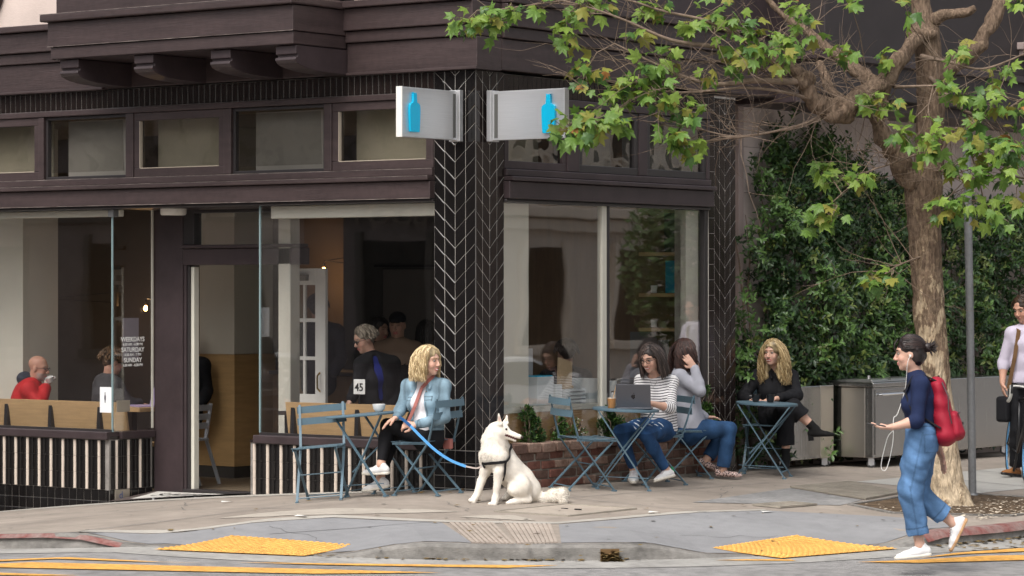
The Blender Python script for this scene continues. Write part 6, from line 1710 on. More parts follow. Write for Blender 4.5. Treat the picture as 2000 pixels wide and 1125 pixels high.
    def eyes(s, teeth=False):
        for q in (-1, 1):
            bm = bmesh.new(); bmesh.ops.create_uvsphere(bm, u_segments=12, v_segments=8, radius=.0112 * s.hs); me = bpy.data.meshes.new('eye'); bm.to_mesh(me); bm.free()
            me.materials.append(EYEW); me.materials.append(EYEM)
            for p in me.polygons:
                c = p.center; p.material_index = 1 if c.z > .0062 * s.hs else 0; p.use_smooth = True
            o = link('eye', me, s.t, loc=tuple(s.H(.031 * q, .0755, .011) - s.base)); o.rotation_mode = 'QUATERNION'; o.rotation_quaternion = Vector(s.f + s.up * -.12).to_track_quat('Z', 'Y')
        if teeth:
            m = MB().lathe([(.0, -.003), (.5, -.0025), (.5, .0025), (0, .003)], n=12, cap=False)
            v = Vol(.003); v.ell(s.H(0, .089, -.0622), V3(.019, .009, .0052) * s.hs, s.HM(), .003); v.build('teeth', TEETH, s.t, s.base, relax=0)
        return s
    def hair(s, m, length=.12, n=260, wave=.012, wfreq=38, vol=.014, part_x=.02, seed=1, fringe=False, back=0.0, r=.0075, cap=True, shades=((1, 1, 1), (.6, .6, .6), (1.35, 1.3, 1.2)), tied=None, hl=.062, short=False, base_c=(.3, .2, .1)):
        rg = np.random.default_rng(seed); H = s.H; allv = []; allf = []; allc = []
        bc = np.array(base_c)
        if cap:
            v = Vol(max(.006, s.h)); k = s.hs; M = s.HM()
            v.ell(H(0, -.018, .050), V3(.078 + vol * .55, .098 + vol * .5, .083 + vol * .6) * k, M, .02)
            if not short:
                v.ell(H(0, -.055, -.01), V3(.070 + vol * .8, .056 + vol, .085) * k, M, .03)
                if length > .1 and tied is None:
                    for q in (-1, 1): v.cap(H(.068 * q, -.015, .02), H(.078 * q + back * 0, -.02, -length + .03), (.022 + vol * .4) * k, (.020 + vol) * k, .02)
                    v.ecap(H(0, -.06, 0), H(0, -.07 - back, -length + .02), ((.075 + vol) * k, (.035 + vol) * k), ((.085 + vol) * k, (.028 + vol) * k), s.rt, .03)
            else: v.ell(H(0, -.06, .0), V3(.062, .042, .06) * k, M, .02)
            # leave the face free
            v.ell(H(part_x * .3, .098, -.03), V3(.058, .062, .092 + (0 if fringe else .012)) * k, M, .012, sub=True)
            v.wrinkle(.0055, 110, seed)
            P, F = v.surface(); P = P - s.base; o = len(allv)
            nz = np.sin(P @ V3(61, 43, 9) + 2 * np.sin(P @ V3(23, -31, 5)))
            C = bc * (.72 + .32 * nz)[:, None]
            V0, F0, C0 = P, F, C
        else: V0, F0, C0 = np.zeros((0, 3)), np.zeros((0, 4), int), np.zeros((0, 3))
        SV = []; SF = []; SCc = []
        seg = 9; ns = 4
        for i in range(n):
            th = rg.uniform(-math.pi, math.pi); ph = math.acos(rg.uniform(-.15, 1.0))     # on the scalp
            d = V3(math.sin(ph) * math.sin(th), math.sin(ph) * math.cos(th), math.cos(ph))
            if d[1] > .55 and d[2] < .75: continue
            A_ = V3(.080 + vol * .6, .100 + vol * .5, .086 + vol * .6); c = V3(0, -.016, .048)
            p = c + d * A_; side = 1 if p[0] > part_x else -1
            L = length * rg.uniform(.82, 1.08); pts = [p]; ph0 = rg.uniform(0, 6); q = p.copy(); dirn = V3(side * .8, -.25 + (.9 if (fringe and d[1] > .35) else 0) + d[1] * .35, .25)
            tot = (p[2] + L) if not short else rg.uniform(.03, .06)
            if tied is not None: tot = np.linalg.norm(np.array(tied) - p)
            step = max(tot, .03) / (seg - 1) * 1.12
            for k_ in range(1, seg):
                if tied is not None:
                    tgt = np.array(tied) - q; dirn = nrm(nrm(tgt) + .0 * dirn)
                else: dirn = nrm(dirn + V3(0, 0, -1.1 if not short else -.35))
                q = q + dirn * step
                # keep outside head and neck
                e = (q - c) / (A_ + .002); le = np.linalg.norm(e)
                if le < 1: q = c + e / le * (A_ + .002)
                if not short and tied is None:
                    if q[2] < -.02 and q[1] > -.06:
                        lim = .066 + vol * .5
                        if abs(q[0]) < lim: q[0] = side * lim
                    if q[1] > .03 and q[2] < .05 and abs(q[0]) < .068: q[0] = side * .068; q[1] -= .01
                    if fringe and q[1] > .05 and q[2] < .035: q[2] = max(q[2], .03)
                a_ = wave * min(1, k_ / 4)
                w = V3(math.sin(q[2] * wfreq + ph0), math.cos(q[2] * wfreq * 1.1 + ph0) * .8, 0) * a_
                pts.append(q + w)
            rr = [r * (1 - .5 * t / seg) for t in range(seg)]; rr[-1] = r * .25
            m_ = MB().tube([s.H(*x) - s.base for x in pts], rr, ns, cap=False)
            o = len(SV); SV += m_.v; SF += [tuple(a + o for a in f) for f in m_.f]
            sc = np.array(shades[rg.integers(0, len(shades))]) * rg.uniform(.85, 1.15); SCc += [bc * sc] * len(m_.v)
        Vv = np.concatenate([V0, np.array(SV).reshape(-1, 3)]); Fv = np.concatenate([F0, np.array(SF, int).reshape(-1, 4) + len(V0)]); Cc = np.concatenate([C0, np.array(SCc).reshape(-1, 3)])
        me = bpy.data.meshes.new('hair'); me.from_pydata(Vv.tolist(), [], Fv.tolist()); me.update(); me.polygons.foreach_set('use_smooth', [True] * len(Fv)); me.materials.append(m)
        C4 = np.ones((len(Vv), 4)); C4[:, :3] = np.clip(Cc, 0, 1); a = me.color_attributes.new('Col', 'FLOAT_COLOR', 'POINT'); a.data.foreach_set('color', C4.ravel())
        s.hair_o = link('hair', me, s.t); return s
    def vol(s, h=None): return Vol(h or s.h)
    def garment(s, name, v, m, colf=None, relax=1): return v.build(name, m, s.t, s.base, colf, relax)
    def shoe(s, q, m, solem=None, L=.245, low=True, boot=0.0, name='shoe', openf=0.0, up=None):
        """low shoe: built along heel-to-toe with a flat sole"""
        j = s.J; a = j['an' + q]; sole, X, F_, U = s.foot(q); k = L / .245
        P = lambda x, y, z: sole + X * x * k + F_ * y * k + U * z
        v = Vol(min(s.h, .006))
        v.ecap(P(0, -.045, .036), P(0, .03, .036), (.032, .036), (.034, .040), X, .02); v.ecap(P(0, .03, .036), P(.004, .11, .024), (.035, .038), (.044, .028), X, .03); v.ecap(P(.004, .11, .022), P(0, .165, .020), (.043, .026), (.030, .018), X, .02)
        if boot: kd = nrm(j['kn' + q] - a); v.cap(P(0, -.01, .05), a, .037, .040, .03); v.cap(a, a + kd * boot, .040, .046, .02); v.cut(a + kd * boot, kd, .003)
        elif openf <= 0: v.cap(P(0, -.012, .05), P(0, -.012, .070 + boot), .036, .037 + (.006 if boot else 0), .02)
        else: v.ell(P(0, .035, .075), V3(.030, .085, .040) * k, np.array([X, F_, U]), .008, sub=True)
        v.cut(sole + U * .001, -U); 
        o = v.build(name, m, s.t, s.base, relax=1)
        if solem is not None:
            w = Vol(min(s.h, .006)); Z = .008
            w.ecap(P(0, -.047, Z), P(0, .03, Z), (.036, .030), (.036, .030), X, .02); w.ecap(P(0, .03, Z), P(.004, .11, Z), (.037, .03), (.046, .03), X, .02); w.ecap(P(.004, .11, Z), P(0, .168, Z), (.045, .03), (.032, .03), X, .02)
            w.cut(sole + U * .020, U); w.cut(sole - U * .004, -U); w.build('sole', solem, o, s.base, relax=0)
        return o
def glasses(p, m, rnd=True):
    b = MB()
    for q in (-1, 1):
        pts = [p.H(.033 * q + .021 * math.cos(t), .100, .008 + .018 * math.sin(t)) - p.base for t in [2 * math.pi * i / 14 for i in range(15)]]
        b.tube(pts, .0022, 5, cap=False); b.tube([p.H(.054 * q, .098, .014) - p.base, p.H(.074 * q, .06, .014) - p.base, p.H(.078 * q, -.01, .010) - p.base], .002, 5)
    b.tube([p.H(-.012, .102, .012) - p.base, p.H(.012, .102, .012) - p.base], .002, 5)
    return b.build('glasses', m, p.t, smooth='all')
# joints of the figures, metres
J_denim = dict(base=(-0.197, -0.461, -0.029), head=(-0.098, -0.538, 1.123), face=(0.989, 0.108, -0.05), neck=(-0.152, -0.49, 0.968), shR=(-0.357, -0.492, 0.916), shL=(-0.005, -0.444, 0.918), elR=(-0.397, -0.534, 0.723), wrR=(-0.32, -0.701, 0.648), elL=(0.063, -0.518, 0.651), wrL=(-0.075, -0.744, 0.591), fdR=(-0.515, -0.566, -0.45), pnR=(-0.182, -0.259, -0.95), thR=(1, 0, 0), cuR=(0.35, 0, 0), fdL=(-0.824, -0.483, 0.05), pnL=(-0.286, 0.472, -0.5), thL=(1, 0, 0), cuL=(1, 0, 0), hipR=(-0.236, -0.44, 0.482), hipL=(-0.082, -0.501, 0.481), knR=(-0.578, -0.407, 0.506), anR=(-0.583, -0.597, 0.103), toeR=(-0.796, -0.63, -0.018), knL=(-0.518, -0.573, 0.567), anL=(-0.501, -0.685, 0.234), toeL=(-0.732, -0.707, 0.147), suR=(-0.338, -0.249, 0.9), suL=(-0.282, -0.208, 0.93))
J_striped = dict(base=(0.489, 2.156, -0.043), head=(0.502, 1.968, 1.109), face=(0.06, -0.925, -0.36), neck=(0.47, 2.093, 0.942), shR=(0.323, 2.084, 0.902), shL=(0.594, 2.184, 0.896), elR=(0.368, 1.943, 0.678), wrR=(0.546, 1.751, 0.693), elL=(0.685, 2.028, 0.66), wrL=(0.643, 1.773, 0.709), fdR=(0.555, -0.585, -0.15), pnR=(0, 0, -1), thR=(-1, 0, 0), cuR=(0.5, 0, 0), fdL=(-0.466, -0.716, -0.1), pnL=(0, 0, -1), thL=(1, 0, 0), cuL=(0.5, 0, 0), hipR=(0.433, 2.14, 0.49), hipL=(0.53, 2.162, 0.483), knR=(0.352, 1.708, 0.449), anR=(0.371, 1.896, 0.097), toeR=(0.479, 1.727, -0.02), knL=(0.606, 1.746, 0.422), anL=(0.652, 2.003, 0.097), toeL=(0.643, 1.773, -0.012), suR=(0.059, -0.08, 0.95), suL=(-0.383, -0.407, 0.85))
J_grey = dict(base=(0.199, 3.123, -0.084), head=(0.145, 3.108, 1.13), face=(0.288, 0.958, 0), neck=(0.125, 3.068, 0.966), shL=(0.044, 3.22, 0.922), shR=(0.182, 2.936, 0.921), elR=(0.385, 2.986, 0.779), wrR=(0.313, 3.008, 0.999), elL=(0.053, 3.313, 0.611), wrL=(0.179, 3.406, 0.513), fdR=(-0.558, -0.287, 0.75), pnR=(-0.695, 0.606, 0.2), thR=(1, 0, 0), cuR=(0.25, 0, 0), fdL=(0.606, 0.695, 0), pnL=(0, 0, -1), thL=(1, 0, 0), cuL=(0.4, 0, 0), hipL=(0.129, 3.196, 0.407), hipR=(0.219, 3.038, 0.406), knR=(0.51, 3.302, 0.414), anR=(0.452, 3.285, 0.039), toeR=(0.598, 3.417, -0.04), knL=(0.366, 3.495, 0.402), anL=(0.267, 3.297, 0.124), toeL=(0.359, 3.415, -0.005), suR=(-0.121, -0.089, 1), suL=(0.402, 0.297, 0.87))
J_black = dict(base=(0.173, 4.718, -0.094), head=(0.206, 4.594, 1.104), face=(0.096, -0.973, -0.06), neck=(0.176, 4.684, 0.929), shR=(0.01, 4.624, 0.882), shL=(0.281, 4.823, 0.877), elR=(-0.026, 4.423, 0.678), wrR=(0.166, 4.266, 0.642), elL=(0.408, 4.718, 0.689), wrL=(0.387, 4.355, 0.665), fdR=(0.833, 0.303, 0), pnR=(-0.178, 0.241, -1), thR=(-1, 0, 0), cuR=(0.5, 0, 0), fdL=(-0.506, -0.746, -0.05), pnL=(0, 0, -1), thL=(1, 0, 0), cuL=(0.4, 0, 0), hipR=(0.121, 4.705, 0.48), hipL=(0.211, 4.772, 0.48), knR=(0.463, 4.411, 0.529), anR=(0.483, 4.388, 0.095), toeR=(0.578, 4.173, -0.075), knL=(0.518, 4.476, 0.574), anL=(0.697, 4.584, 0.369), toeL=(0.879, 4.668, 0.311), suR=(0.089, -0.121, 1), suL=(0.526, 0.264, 0.75))
J_walk = dict(base=(5.002, -1.225, -0.226), head=(4.93, -1.279, 1.27), face=(-0.864, -0.488, -0.12), neck=(4.953, -1.236, 1.124), shL=(5.068, -1.363, 1.063), shR=(4.908, -1.083, 1.052), elL=(5.071, -1.423, 0.791), wrL=(4.928, -1.528, 0.746), elR=(4.973, -0.998, 0.757), wrR=(5.034, -1.003, 0.541), fdL=(-0.813, -0.413, -0.05), pnL=(-0.059, 0.08, 0.95), thL=(1, 0, 0), cuL=(0.55, 0, 0), fdR=(0.241, 0.178, -0.95), pnR=(-0.546, -0.776, -0.2), thR=(-1, 0, 0), cuR=(0.3, 0, 0), hipL=(5.04, -1.297, 0.666), hipR=(4.959, -1.145, 0.658), knL=(4.979, -1.354, 0.284), anL=(5.031, -1.303, -0.122), toeL=(4.914, -1.389, -0.189), knR=(4.933, -1.176, 0.254), anR=(5.15, -1.016, 0.029), toeR=(5.132, -1.03, -0.136), suL=(0, 0, 1), suR=(-0.644, -0.475, 0.35))
J_man = dict(base=(1.888, 6.604, -0.178), head=(1.939, 6.58, 1.536), face=(-0.107, -0.899, -0.35), neck=(1.946, 6.647, 1.359), shR=(1.842, 6.546, 1.297), shL=(2.083, 6.748, 1.297), elR=(1.753, 6.53, 0.996), wrR=(1.782, 6.451, 0.792), elL=(2.168, 6.749, 1.014), wrL=(2.185, 6.575, 0.76), fdR=(0.124, -0.033, -0.95), pnR=(0.724, 0.534, 0), thR=(1, 0, 0), cuR=(0.4, 0, 0), fdL=(-0.144, -0.479, -0.6), pnL=(-0.644, -0.475, 0.3), thL=(1, 0, 0), cuL=(0.6, 0, 0), hipR=(1.896, 6.61, 0.717), hipL=(2.004, 6.69, 0.717), knR=(1.906, 6.543, 0.317), anR=(1.853, 6.604, -0.071), toeR=(1.794, 6.336, -0.126), knL=(2.03, 6.66, 0.316), anL=(2.021, 6.702, -0.07), toeL=(2.019, 6.453, -0.129))
J_red = dict(base=(-6.341, 0.786, 0.252), head=(-6.236, 0.863, 0.929), face=(0.899, 0.415, -0.16), neck=(-6.301, 0.84, 0.783), shR=(-6.185, 0.678, 0.727), shL=(-6.456, 0.925, 0.725), elR=(-6.051, 0.689, 0.574), wrR=(-6.101, 0.839, 0.745), elL=(-6.36, 1.02, 0.504), wrL=(-6.234, 1.114, 0.504), fdR=(0.263, 0.318, 0.75), pnR=(-0.072, 0.941, 0.2), thR=(1, 0, 0), cuR=(0.9, 0, 0), hipR=(-6.301, 0.704, 0.256), hipL=(-6.432, 0.831, 0.247))
J_hood = dict(base=(-5.317, 0.92, 0.277), head=(-5.272, 0.953, 1.01), face=(0.277, 0.888, -0.22), neck=(-5.305, 0.929, 0.841), shR=(-5.138, 0.853, 0.785), shL=(-5.437, 0.955, 0.776), elR=(-5.068, 0.954, 0.589), wrR=(-5.075, 1.123, 0.594), elL=(-5.541, 1.003, 0.551), wrL=(-5.445, 1.198, 0.546), fdR=(0.466, 0.716, -0.2), pnR=(0, 0, -1), thR=(1, 0, 0), cuR=(0.4, 0, 0), hipR=(-5.245, 0.861, 0.282), hipL=(-5.401, 0.97, 0.272))
J_elder = dict(base=(-2.079, 1.195, 0.123), head=(-2.168, 1.129, 1.261), face=(-0.435, -0.842, -0.34), neck=(-2.114, 1.169, 1.101), shR=(-2.16, 1.073, 1.03), shL=(-2.034, 1.377, 1.045), elR=(-2.121, 0.965, 0.827), wrR=(-2.136, 0.879, 0.695), elL=(-1.967, 1.402, 0.785), wrL=(-1.919, 1.189, 0.609), fdR=(-0.263, -0.318, -0.8), pnR=(0.305, 0.598, 0), thR=(-1, 0, 0), cuR=(0.3, 0, 0), hipR=(-2.117, 1.142, 0.461), hipL=(-2.044, 1.283, 0.458))
J_dark1 = dict(base=(-3.683, 2.249, -0.15), head=(-3.683, 2.249, 1.547), face=(-0.293, 0.902, 0), neck=(-3.683, 2.249, 1.387), shR=(-3.828, 2.142, 1.317), shL=(-3.538, 2.356, 1.317), elR=(-3.86, 2.118, 1.047), wrR=(-3.706, 2.046, 0.891), elL=(-3.506, 2.38, 1.047), wrL=(-3.466, 2.223, 0.891), hipR=(-3.747, 2.201, 0.797), hipL=(-3.618, 2.296, 0.797))
J_dark2 = dict(base=(-3.379, 2.845, -0.393), head=(-3.379, 2.845, 1.321), face=(0.96, -0.038, -0.05), neck=(-3.379, 2.845, 1.161), shR=(-3.524, 2.738, 1.091), shL=(-3.235, 2.952, 1.091), elR=(-3.557, 2.715, 0.821), wrR=(-3.405, 2.64, 0.667), elL=(-3.202, 2.976, 0.821), wrL=(-3.165, 2.817, 0.667), hipR=(-3.444, 2.798, 0.571), hipL=(-3.315, 2.893, 0.571))
J_cap = dict(base=(-3.045, 2.719, -0.324), head=(-3.045, 2.719, 1.372), face=(0.403, -0.883, -0.1), neck=(-3.045, 2.719, 1.212), shR=(-3.19, 2.612, 1.142), shL=(-2.901, 2.826, 1.142), elR=(-3.223, 2.588, 0.872), wrR=(-3.072, 2.513, 0.718), elL=(-2.868, 2.849, 0.872), wrL=(-2.832, 2.69, 0.718), hipR=(-3.11, 2.671, 0.622), hipL=(-2.981, 2.766, 0.622))
J_dark3 = dict(base=(-3.061, 3.204, -0.436), head=(-3.061, 3.204, 1.284), face=(-0.797, 0.407, 0), neck=(-3.061, 3.204, 1.124), shR=(-3.206, 3.098, 1.054), shL=(-2.916, 3.311, 1.054), elR=(-3.238, 3.074, 0.784), wrR=(-3.088, 2.998, 0.629), elL=(-2.884, 3.335, 0.784), wrL=(-2.848, 3.175, 0.629), hipR=(-3.125, 3.157, 0.534), hipL=(-2.996, 3.252, 0.534))
J_queue = dict(base=(-5.169, 1.898, -0.535), head=(-5.169, 1.898, 1.196), face=(-0.072, 0.941, 0), neck=(-5.169, 1.898, 1.036), shR=(-5.314, 1.792, 0.966), shL=(-5.024, 2.005, 0.966), elR=(-5.346, 1.768, 0.696), wrR=(-5.187, 1.699, 0.543), elL=(-4.992, 2.029, 0.696), wrL=(-4.946, 1.876, 0.543), hipR=(-5.234, 1.851, 0.446), hipL=(-5.105, 1.946, 0.446))
J_reflection = dict(base=(-1.337, 3.233, -0.553), head=(-1.337, 3.233, 1.108), face=(-0.776, 0.546, 0), neck=(-1.337, 3.233, 0.948), shR=(-1.482, 3.126, 0.878), shL=(-1.192, 3.34, 0.878), elR=(-1.514, 3.102, 0.608), wrR=(-1.37, 3.022, 0.455), elL=(-1.16, 3.363, 0.608), wrL=(-1.13, 3.199, 0.455), hipR=(-1.401, 3.185, 0.358), hipL=(-1.273, 3.28, 0.358))
CLOTH = dict(bump=.25, bscale=160)
DENIML = mat('light_denim', (.17, .27, .36), .85, .15, var=.28, vscale=9, col2=(.30, .40, .47), **CLOTH)
JEANS = mat('dark_blue_jeans', (.018, .055, .145), .8, .2, attr='Col', var=.25, vscale=9, **CLOTH)
JEANM = mat('mid_blue_jeans', (.065, .145, .30), .8, .2, var=.25, vscale=10, col2=(.14, .245, .42), **CLOTH)
BLACKC = mat('black_cloth', (.010, .010, .012), .8, .2, var=.2, vscale=8, **CLOTH)
WHITEC = mat('white_cloth', (.70, .69, .72), .85, .2, var=.04, vscale=8, **CLOTH)
NAVYC = mat('navy_knit', (.012, .020, .058), .85, .2, var=.15, vscale=12, **CLOTH)
GREYC = mat('lilac_grey_knit', (.34, .345, .39), .85, .2, var=.07, vscale=9, **CLOTH)
STRIPC = mat('striped_jersey', (.6, .6, .6), .85, .2, attr='Col', var=.04, vscale=9, **CLOTH)
SHOEW = mat('white_shoe_leather', (.72, .71, .70), .5, .3, var=.05, vscale=12)
SOLEW = mat('cream_sole', (.66, .62, .54), .7, .2)
SUEDE = mat('brown_suede', (.27, .115, .04), .8, .2, var=.15, vscale=14)
BOOTB = mat('black_suede', (.010, .010, .010), .85, .2, var=.2, vscale=14)
HAIR = mat('hair', (.3, .2, .1), .42, .45, attr='Col')
def wide_leg(p, v, q, e1, e2, upto, flare):
    p.leg(v, q, e1, upto, e2, flare)
def trousers(p, m, e=.010, upto=.93, e2=.008, h=None, flare=1.0, colf=None, name='trousers', wr=.0025, rise=.05, cuts=True):
    v = p.vol(h); u = nrm(p.chest - p.pel)
    v.ecap(p.pel - u * .03, p.pel + u * rise, (.160 * p.k + e * .6, .116 * p.k + e * .6), (.150 * p.k + e * .6, .110 * p.k + e * .6), p.hx, .05)
    for q in 'LR': p.leg(v, q, e, upto, e2, flare)
    for q in 'LR':
        if cuts:
            d = nrm(p.J['an' + q] - p.J['kn' + q]); w = p.J['kn' + q] + (p.J['an' + q] - p.J['kn' + q]) * upto
            b = .11; v.cut(w, d, .004, (w - b, w + b))
    if wr: v.wrinkle(wr, 42, 3)
    return p.garment(name, v, m, colf)
def const(c):
    c = np.array(c)
    def f(P):
        n = np.sin(P @ V3(31, 27, 13) + np.sin(P @ V3(11, -17, 7)) * 2)
        return np.clip(c[None] * (1 + .18 * n[:, None]), 0, 1)
    return f

# --- woman in denim jacket, legs crossed, looking at the dog
p = Person('smiling blonde woman in denim jacket and black jeans, legs crossed on chair', J_denim, h=.0055)
p.body(brow=(.30, .19, .10), lip=(.52, .17, .16)).eyes(teeth=True)
v = p.vol(); p.torso(v, .004); v.cut((0, 0, .50), (0, 0, -1)); v.wrinkle(.002, 60, 2); p.garment('shirt', v, WHITEC)
v = p.vol(); p.torso(v, .012, waist=1.05); u = nrm(p.chest - p.pel); nk = p.J['neck']
for q in 'LR': p.arm(v, q, .010, .93)
for sg in (-1, 1): v.cap(nk + p.ty * .02 + p.sx * .050 * sg + u * .012, nk + p.ty * .085 + p.sx * .07 * sg - u * .075, .018, .012, .012)     # collar
v.cap(nk - p.ty * .05 + p.sx * .05 + u * .02, nk - p.ty * .05 - p.sx * .05 + u * .02, .018, .018, .012)
a = nk + p.ty * .07 + u * .06; b = p.pel + p.ty * .15 + u * .02; c1 = p.chest - u * .10 + p.ty * .150 + p.sx * .01; c2 = p.chest - u * .24 + p.ty * .145 + p.sx * .015
v.subcap(a, c1, .058, .064, .006); v.subcap(c1, c2, .064, .072, .006); v.subcap(c2, b + p.sx * .02, .072, .115, .006); v.ell(nk + u * .05, V3(.062, .062, .08), None, .01, True)
v.cut((0, 0, .535), (0, 0, -1)); v.wrinkle(.0034, 48, 5); 
def denim_col(P):
    q = P - p.chest; x = np.abs(q @ p.sx); z = q @ u; f = q @ p.ty; C = const((.17, .25, .305))(P)
    fade = np.exp(-((x - .10) / .05) ** 2) * (f > .03); C = C * (1 + .45 * fade[:, None])
    def dark(w, k=.45): C[:] = C * (1 - k * np.clip(w, 0, 1)[:, None])
    fr = f > .05
    dark(fr * ((np.abs(z + .098) < .005) | (np.abs(z + .128 - .10 * np.abs(x - .088)) < .005)) * (np.abs(x - .088) < .042)); dark(fr * (np.abs(np.abs(x - .088) - .040) < .005) * (z < -.095) * (z > -.135))
    dark(fr * (np.abs(x - .082 - .05 * np.clip(-z - .14, 0, 1)) < .005) * (z < -.14)); dark(np.abs(P[:, 2] - .565) < .005)
    dark((x > .165) * (x < .185) * (z > -.12), .25)
    for w in ('wrR', 'wrL'): dark(np.linalg.norm(P - p.J[w], axis=1) < .055, .3)
    return C
jk = p.garment('jacket', v, mat('light_denim_wash', (.17, .27, .36), .85, .15, attr='Col', var=.16, vscale=14, **CLOTH), denim_col)
m = MB()
for sg in (-1, 1):
    for k in range(4):
        c = p.chest - u * (.05 + .085 * k) + p.ty * (.118 - .004 * k) + p.sx * (.072 + .004 * k) * sg - p.base
        m.lathe([(.0, -.006), (.008, 0), (0, .006)], tuple(c), 8, cap=False)
m.build('button', mat('copper_button', (.45, .33, .24), .3, .5, metal=.8), jk)
trousers(p, BLACKC, .007, .90, .004)
p.shoe('R', SHOEW, SOLEW); p.shoe('L', SHOEW, SOLEW)
p.hair(HAIR, length=.15, n=900, r=.0042, wave=.017, wfreq=48, vol=.015, part_x=.025, seed=3, base_c=(.52, .40, .225), shades=((1, 1, 1), (.55, .48, .40), (1.45, 1.5, 1.6), (.75, .7, .6)))
DEN = p
bg_ = thing('crossbody_bag', 'dusty pink crossbody bag strap over the denim jacket woman', 'bag', tuple(p.base))
pts = [nk + p.sx * -.085 + p.ty * .03 + u * .035, p.chest + p.sx * -.03 + p.ty * .125 - u * .02, p.chest + p.sx * .03 + p.ty * .150 - u * .18, p.pel + p.sx * .11 + p.ty * .13 + u * .13, p.pel + p.sx * .17 + p.ty * .05 + u * .02]
m = MB()
for a, b in zip(pts, pts[1:]): m.bar(a - p.base, b - p.base, .030, .006, tuple(p.ty))
m.build('strap', mat('dusty_pink_leather', (.36, .135, .115), .6, .3, var=.08, vscale=10), bg_)
c = p.pel + p.sx * -.14 - p.ty * .10 - u * .05 - p.base
MB().box(-.045, .045, -.02, .02, -.06, .03).build('pouch', MATS['dusty_pink_leather'], bg_, bevel=.012, loc=tuple(c))

# --- woman in striped shirt at the laptop
p = Person('smiling woman in striped shirt and glasses typing on the laptop', J_striped, h=.0055)
p.body(brow=(.05, .035, .03), lip=(.48, .15, .14)).eyes(teeth=True)
def stripes(per, duty, dark, light, amp=.0):
    def f(P):
        j = p.J; u = nrm(p.chest - p.pel); t = (P - p.pel) @ u
        best = np.full(len(P), 1e9)
        for q in 'LR':
            for a, b in ((j['sh' + q], j['el' + q]), (j['el' + q], j['wr' + q])):
                ba = b - a; L = np.linalg.norm(ba); s_ = np.clip((P - a) @ ba / L ** 2, 0, 1); dd = np.linalg.norm(P - a - s_[:, None] * ba, axis=1)
                out = np.abs((P - p.chest) @ p.sx) > .145
                m_ = (dd < .075) & out & (dd < best); t = np.where(m_, s_ * L + .007, t); best = np.where(m_, dd, best)
        t = t + .006 * np.sin(P @ V3(19, 13, 3)); fr = np.mod(t, per) / per
        w = np.clip((np.abs(fr - .5) - duty / 2) / .10 + .5, 0, 1)
        C = np.array(light)[None] * w[:, None] + np.array(dark)[None] * (1 - w[:, None])
        C[(P - p.chest) @ u > .045] = np.array(light)
        return C
    return f
v = p.vol(.0048); p.torso(v, .012, waist=1.06)
for q in 'LR': p.arm(v, q, .012, .28)
nk = p.J['neck']; u = nrm(p.chest - p.pel); v.ell(nk + u * .055 + p.ty * .03, V3(.085, .085, .075), None, .008, True); v.cut((0, 0, .43), (0, 0, -1)); v.wrinkle(.0028, 45, 8)
p.garment('shirt', v, STRIPC, stripes(.0245, .36, (.035, .03, .045), (.72, .71, .71)))
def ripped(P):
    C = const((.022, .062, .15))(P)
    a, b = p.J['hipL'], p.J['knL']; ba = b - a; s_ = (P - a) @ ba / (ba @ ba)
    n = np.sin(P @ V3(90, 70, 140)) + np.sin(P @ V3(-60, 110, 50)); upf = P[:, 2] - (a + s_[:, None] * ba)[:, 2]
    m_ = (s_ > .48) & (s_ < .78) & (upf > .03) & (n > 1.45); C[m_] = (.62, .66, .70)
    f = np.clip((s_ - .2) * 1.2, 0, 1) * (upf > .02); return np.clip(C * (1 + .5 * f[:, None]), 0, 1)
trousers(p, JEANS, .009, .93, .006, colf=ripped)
for q in 'LR':
    o = p.shoe(q, SHOEW, SOLEW)
    so, X, F_, U = p.foot(q); c = so - p.base
    h_ = MB().bar(c - F_ * .078 + U * .045, c - F_ * .072 + U * .092, .034, .012, tuple(F_)); h_.build('heel_tab', mat('green_tab', (.02, .22, .09), .5, .3), o)
    m = MB()
    for k in range(5):
        y = .045 + .018 * k; z = .074 - .0085 * k
        m.tube([c + F_ * y + U * (z - .004) - X * .022, c + F_ * (y + .008) + U * (z + .006), c + F_ * y + U * (z - .004) + X * .022], .0032, 4)
    m.build('laces', mat('mauve_laces', (.42, .34, .38), .8, .2), o)
glasses(p, mat('dark_glasses', (.02, .018, .02), .25, .5))
p.hair(HAIR, length=.165, n=800, r=.004, wave=.004, wfreq=20, vol=.010, part_x=-.03, seed=5, base_c=(.045, .034, .030), shades=((1, 1, 1), (.6, .6, .6), (1, .95, .9), (1.7, 1.6, 1.6), (3.0, 2.9, 2.9)))
m = MB(); m.tube([nk + p.sx * .055 + p.ty * .04 - p.base, nk + p.ty * .10 - u * .10 - p.base, nk - p.sx * .055 + p.ty * .04 - p.base], .002, 4); m.build('necklace', MATS['dark_glasses'], p.t)

# --- woman in grey cardigan, seen from behind
p = Person('woman in grey cardigan seen from behind, hand raised to her dark hair', J_grey, h=.0055)
p.body(brow=(.05, .035, .03))
v = p.vol(); p.torso(v, .020, waist=1.22); u = nrm(p.chest - p.pel)
for q in 'LR': p.arm(v, q, .017, .95)
v.ecap(p.pel + u * .16, p.pel - u * .06 + p.ty * .03, (.165, .135), (.185, .16), p.hx, .05)
v.ell(p.J['neck'] + u * .06, V3(.06, .06, .07), None, .01, True); v.cut(p.pel + V3(0, 0, .02) , nrm(V3(0, 0, -1)), .006)
v.wrinkle(.0042, 38, 11); p.garment('cardigan', v, GREYC)
trousers(p, JEANS, .014, .95, .016, colf=const((.024, .064, .145)), flare=1.25, wr=.003)
LEO = bpy.data.materials.new('leopard_print'); LEO.use_nodes = True
n_ = LEO.node_tree.nodes; l_ = LEO.node_tree.links; vo = n_.new('ShaderNodeTexVoronoi'); vo.inputs['Scale'].default_value = 70; vo.inputs['Randomness'].default_value = 1
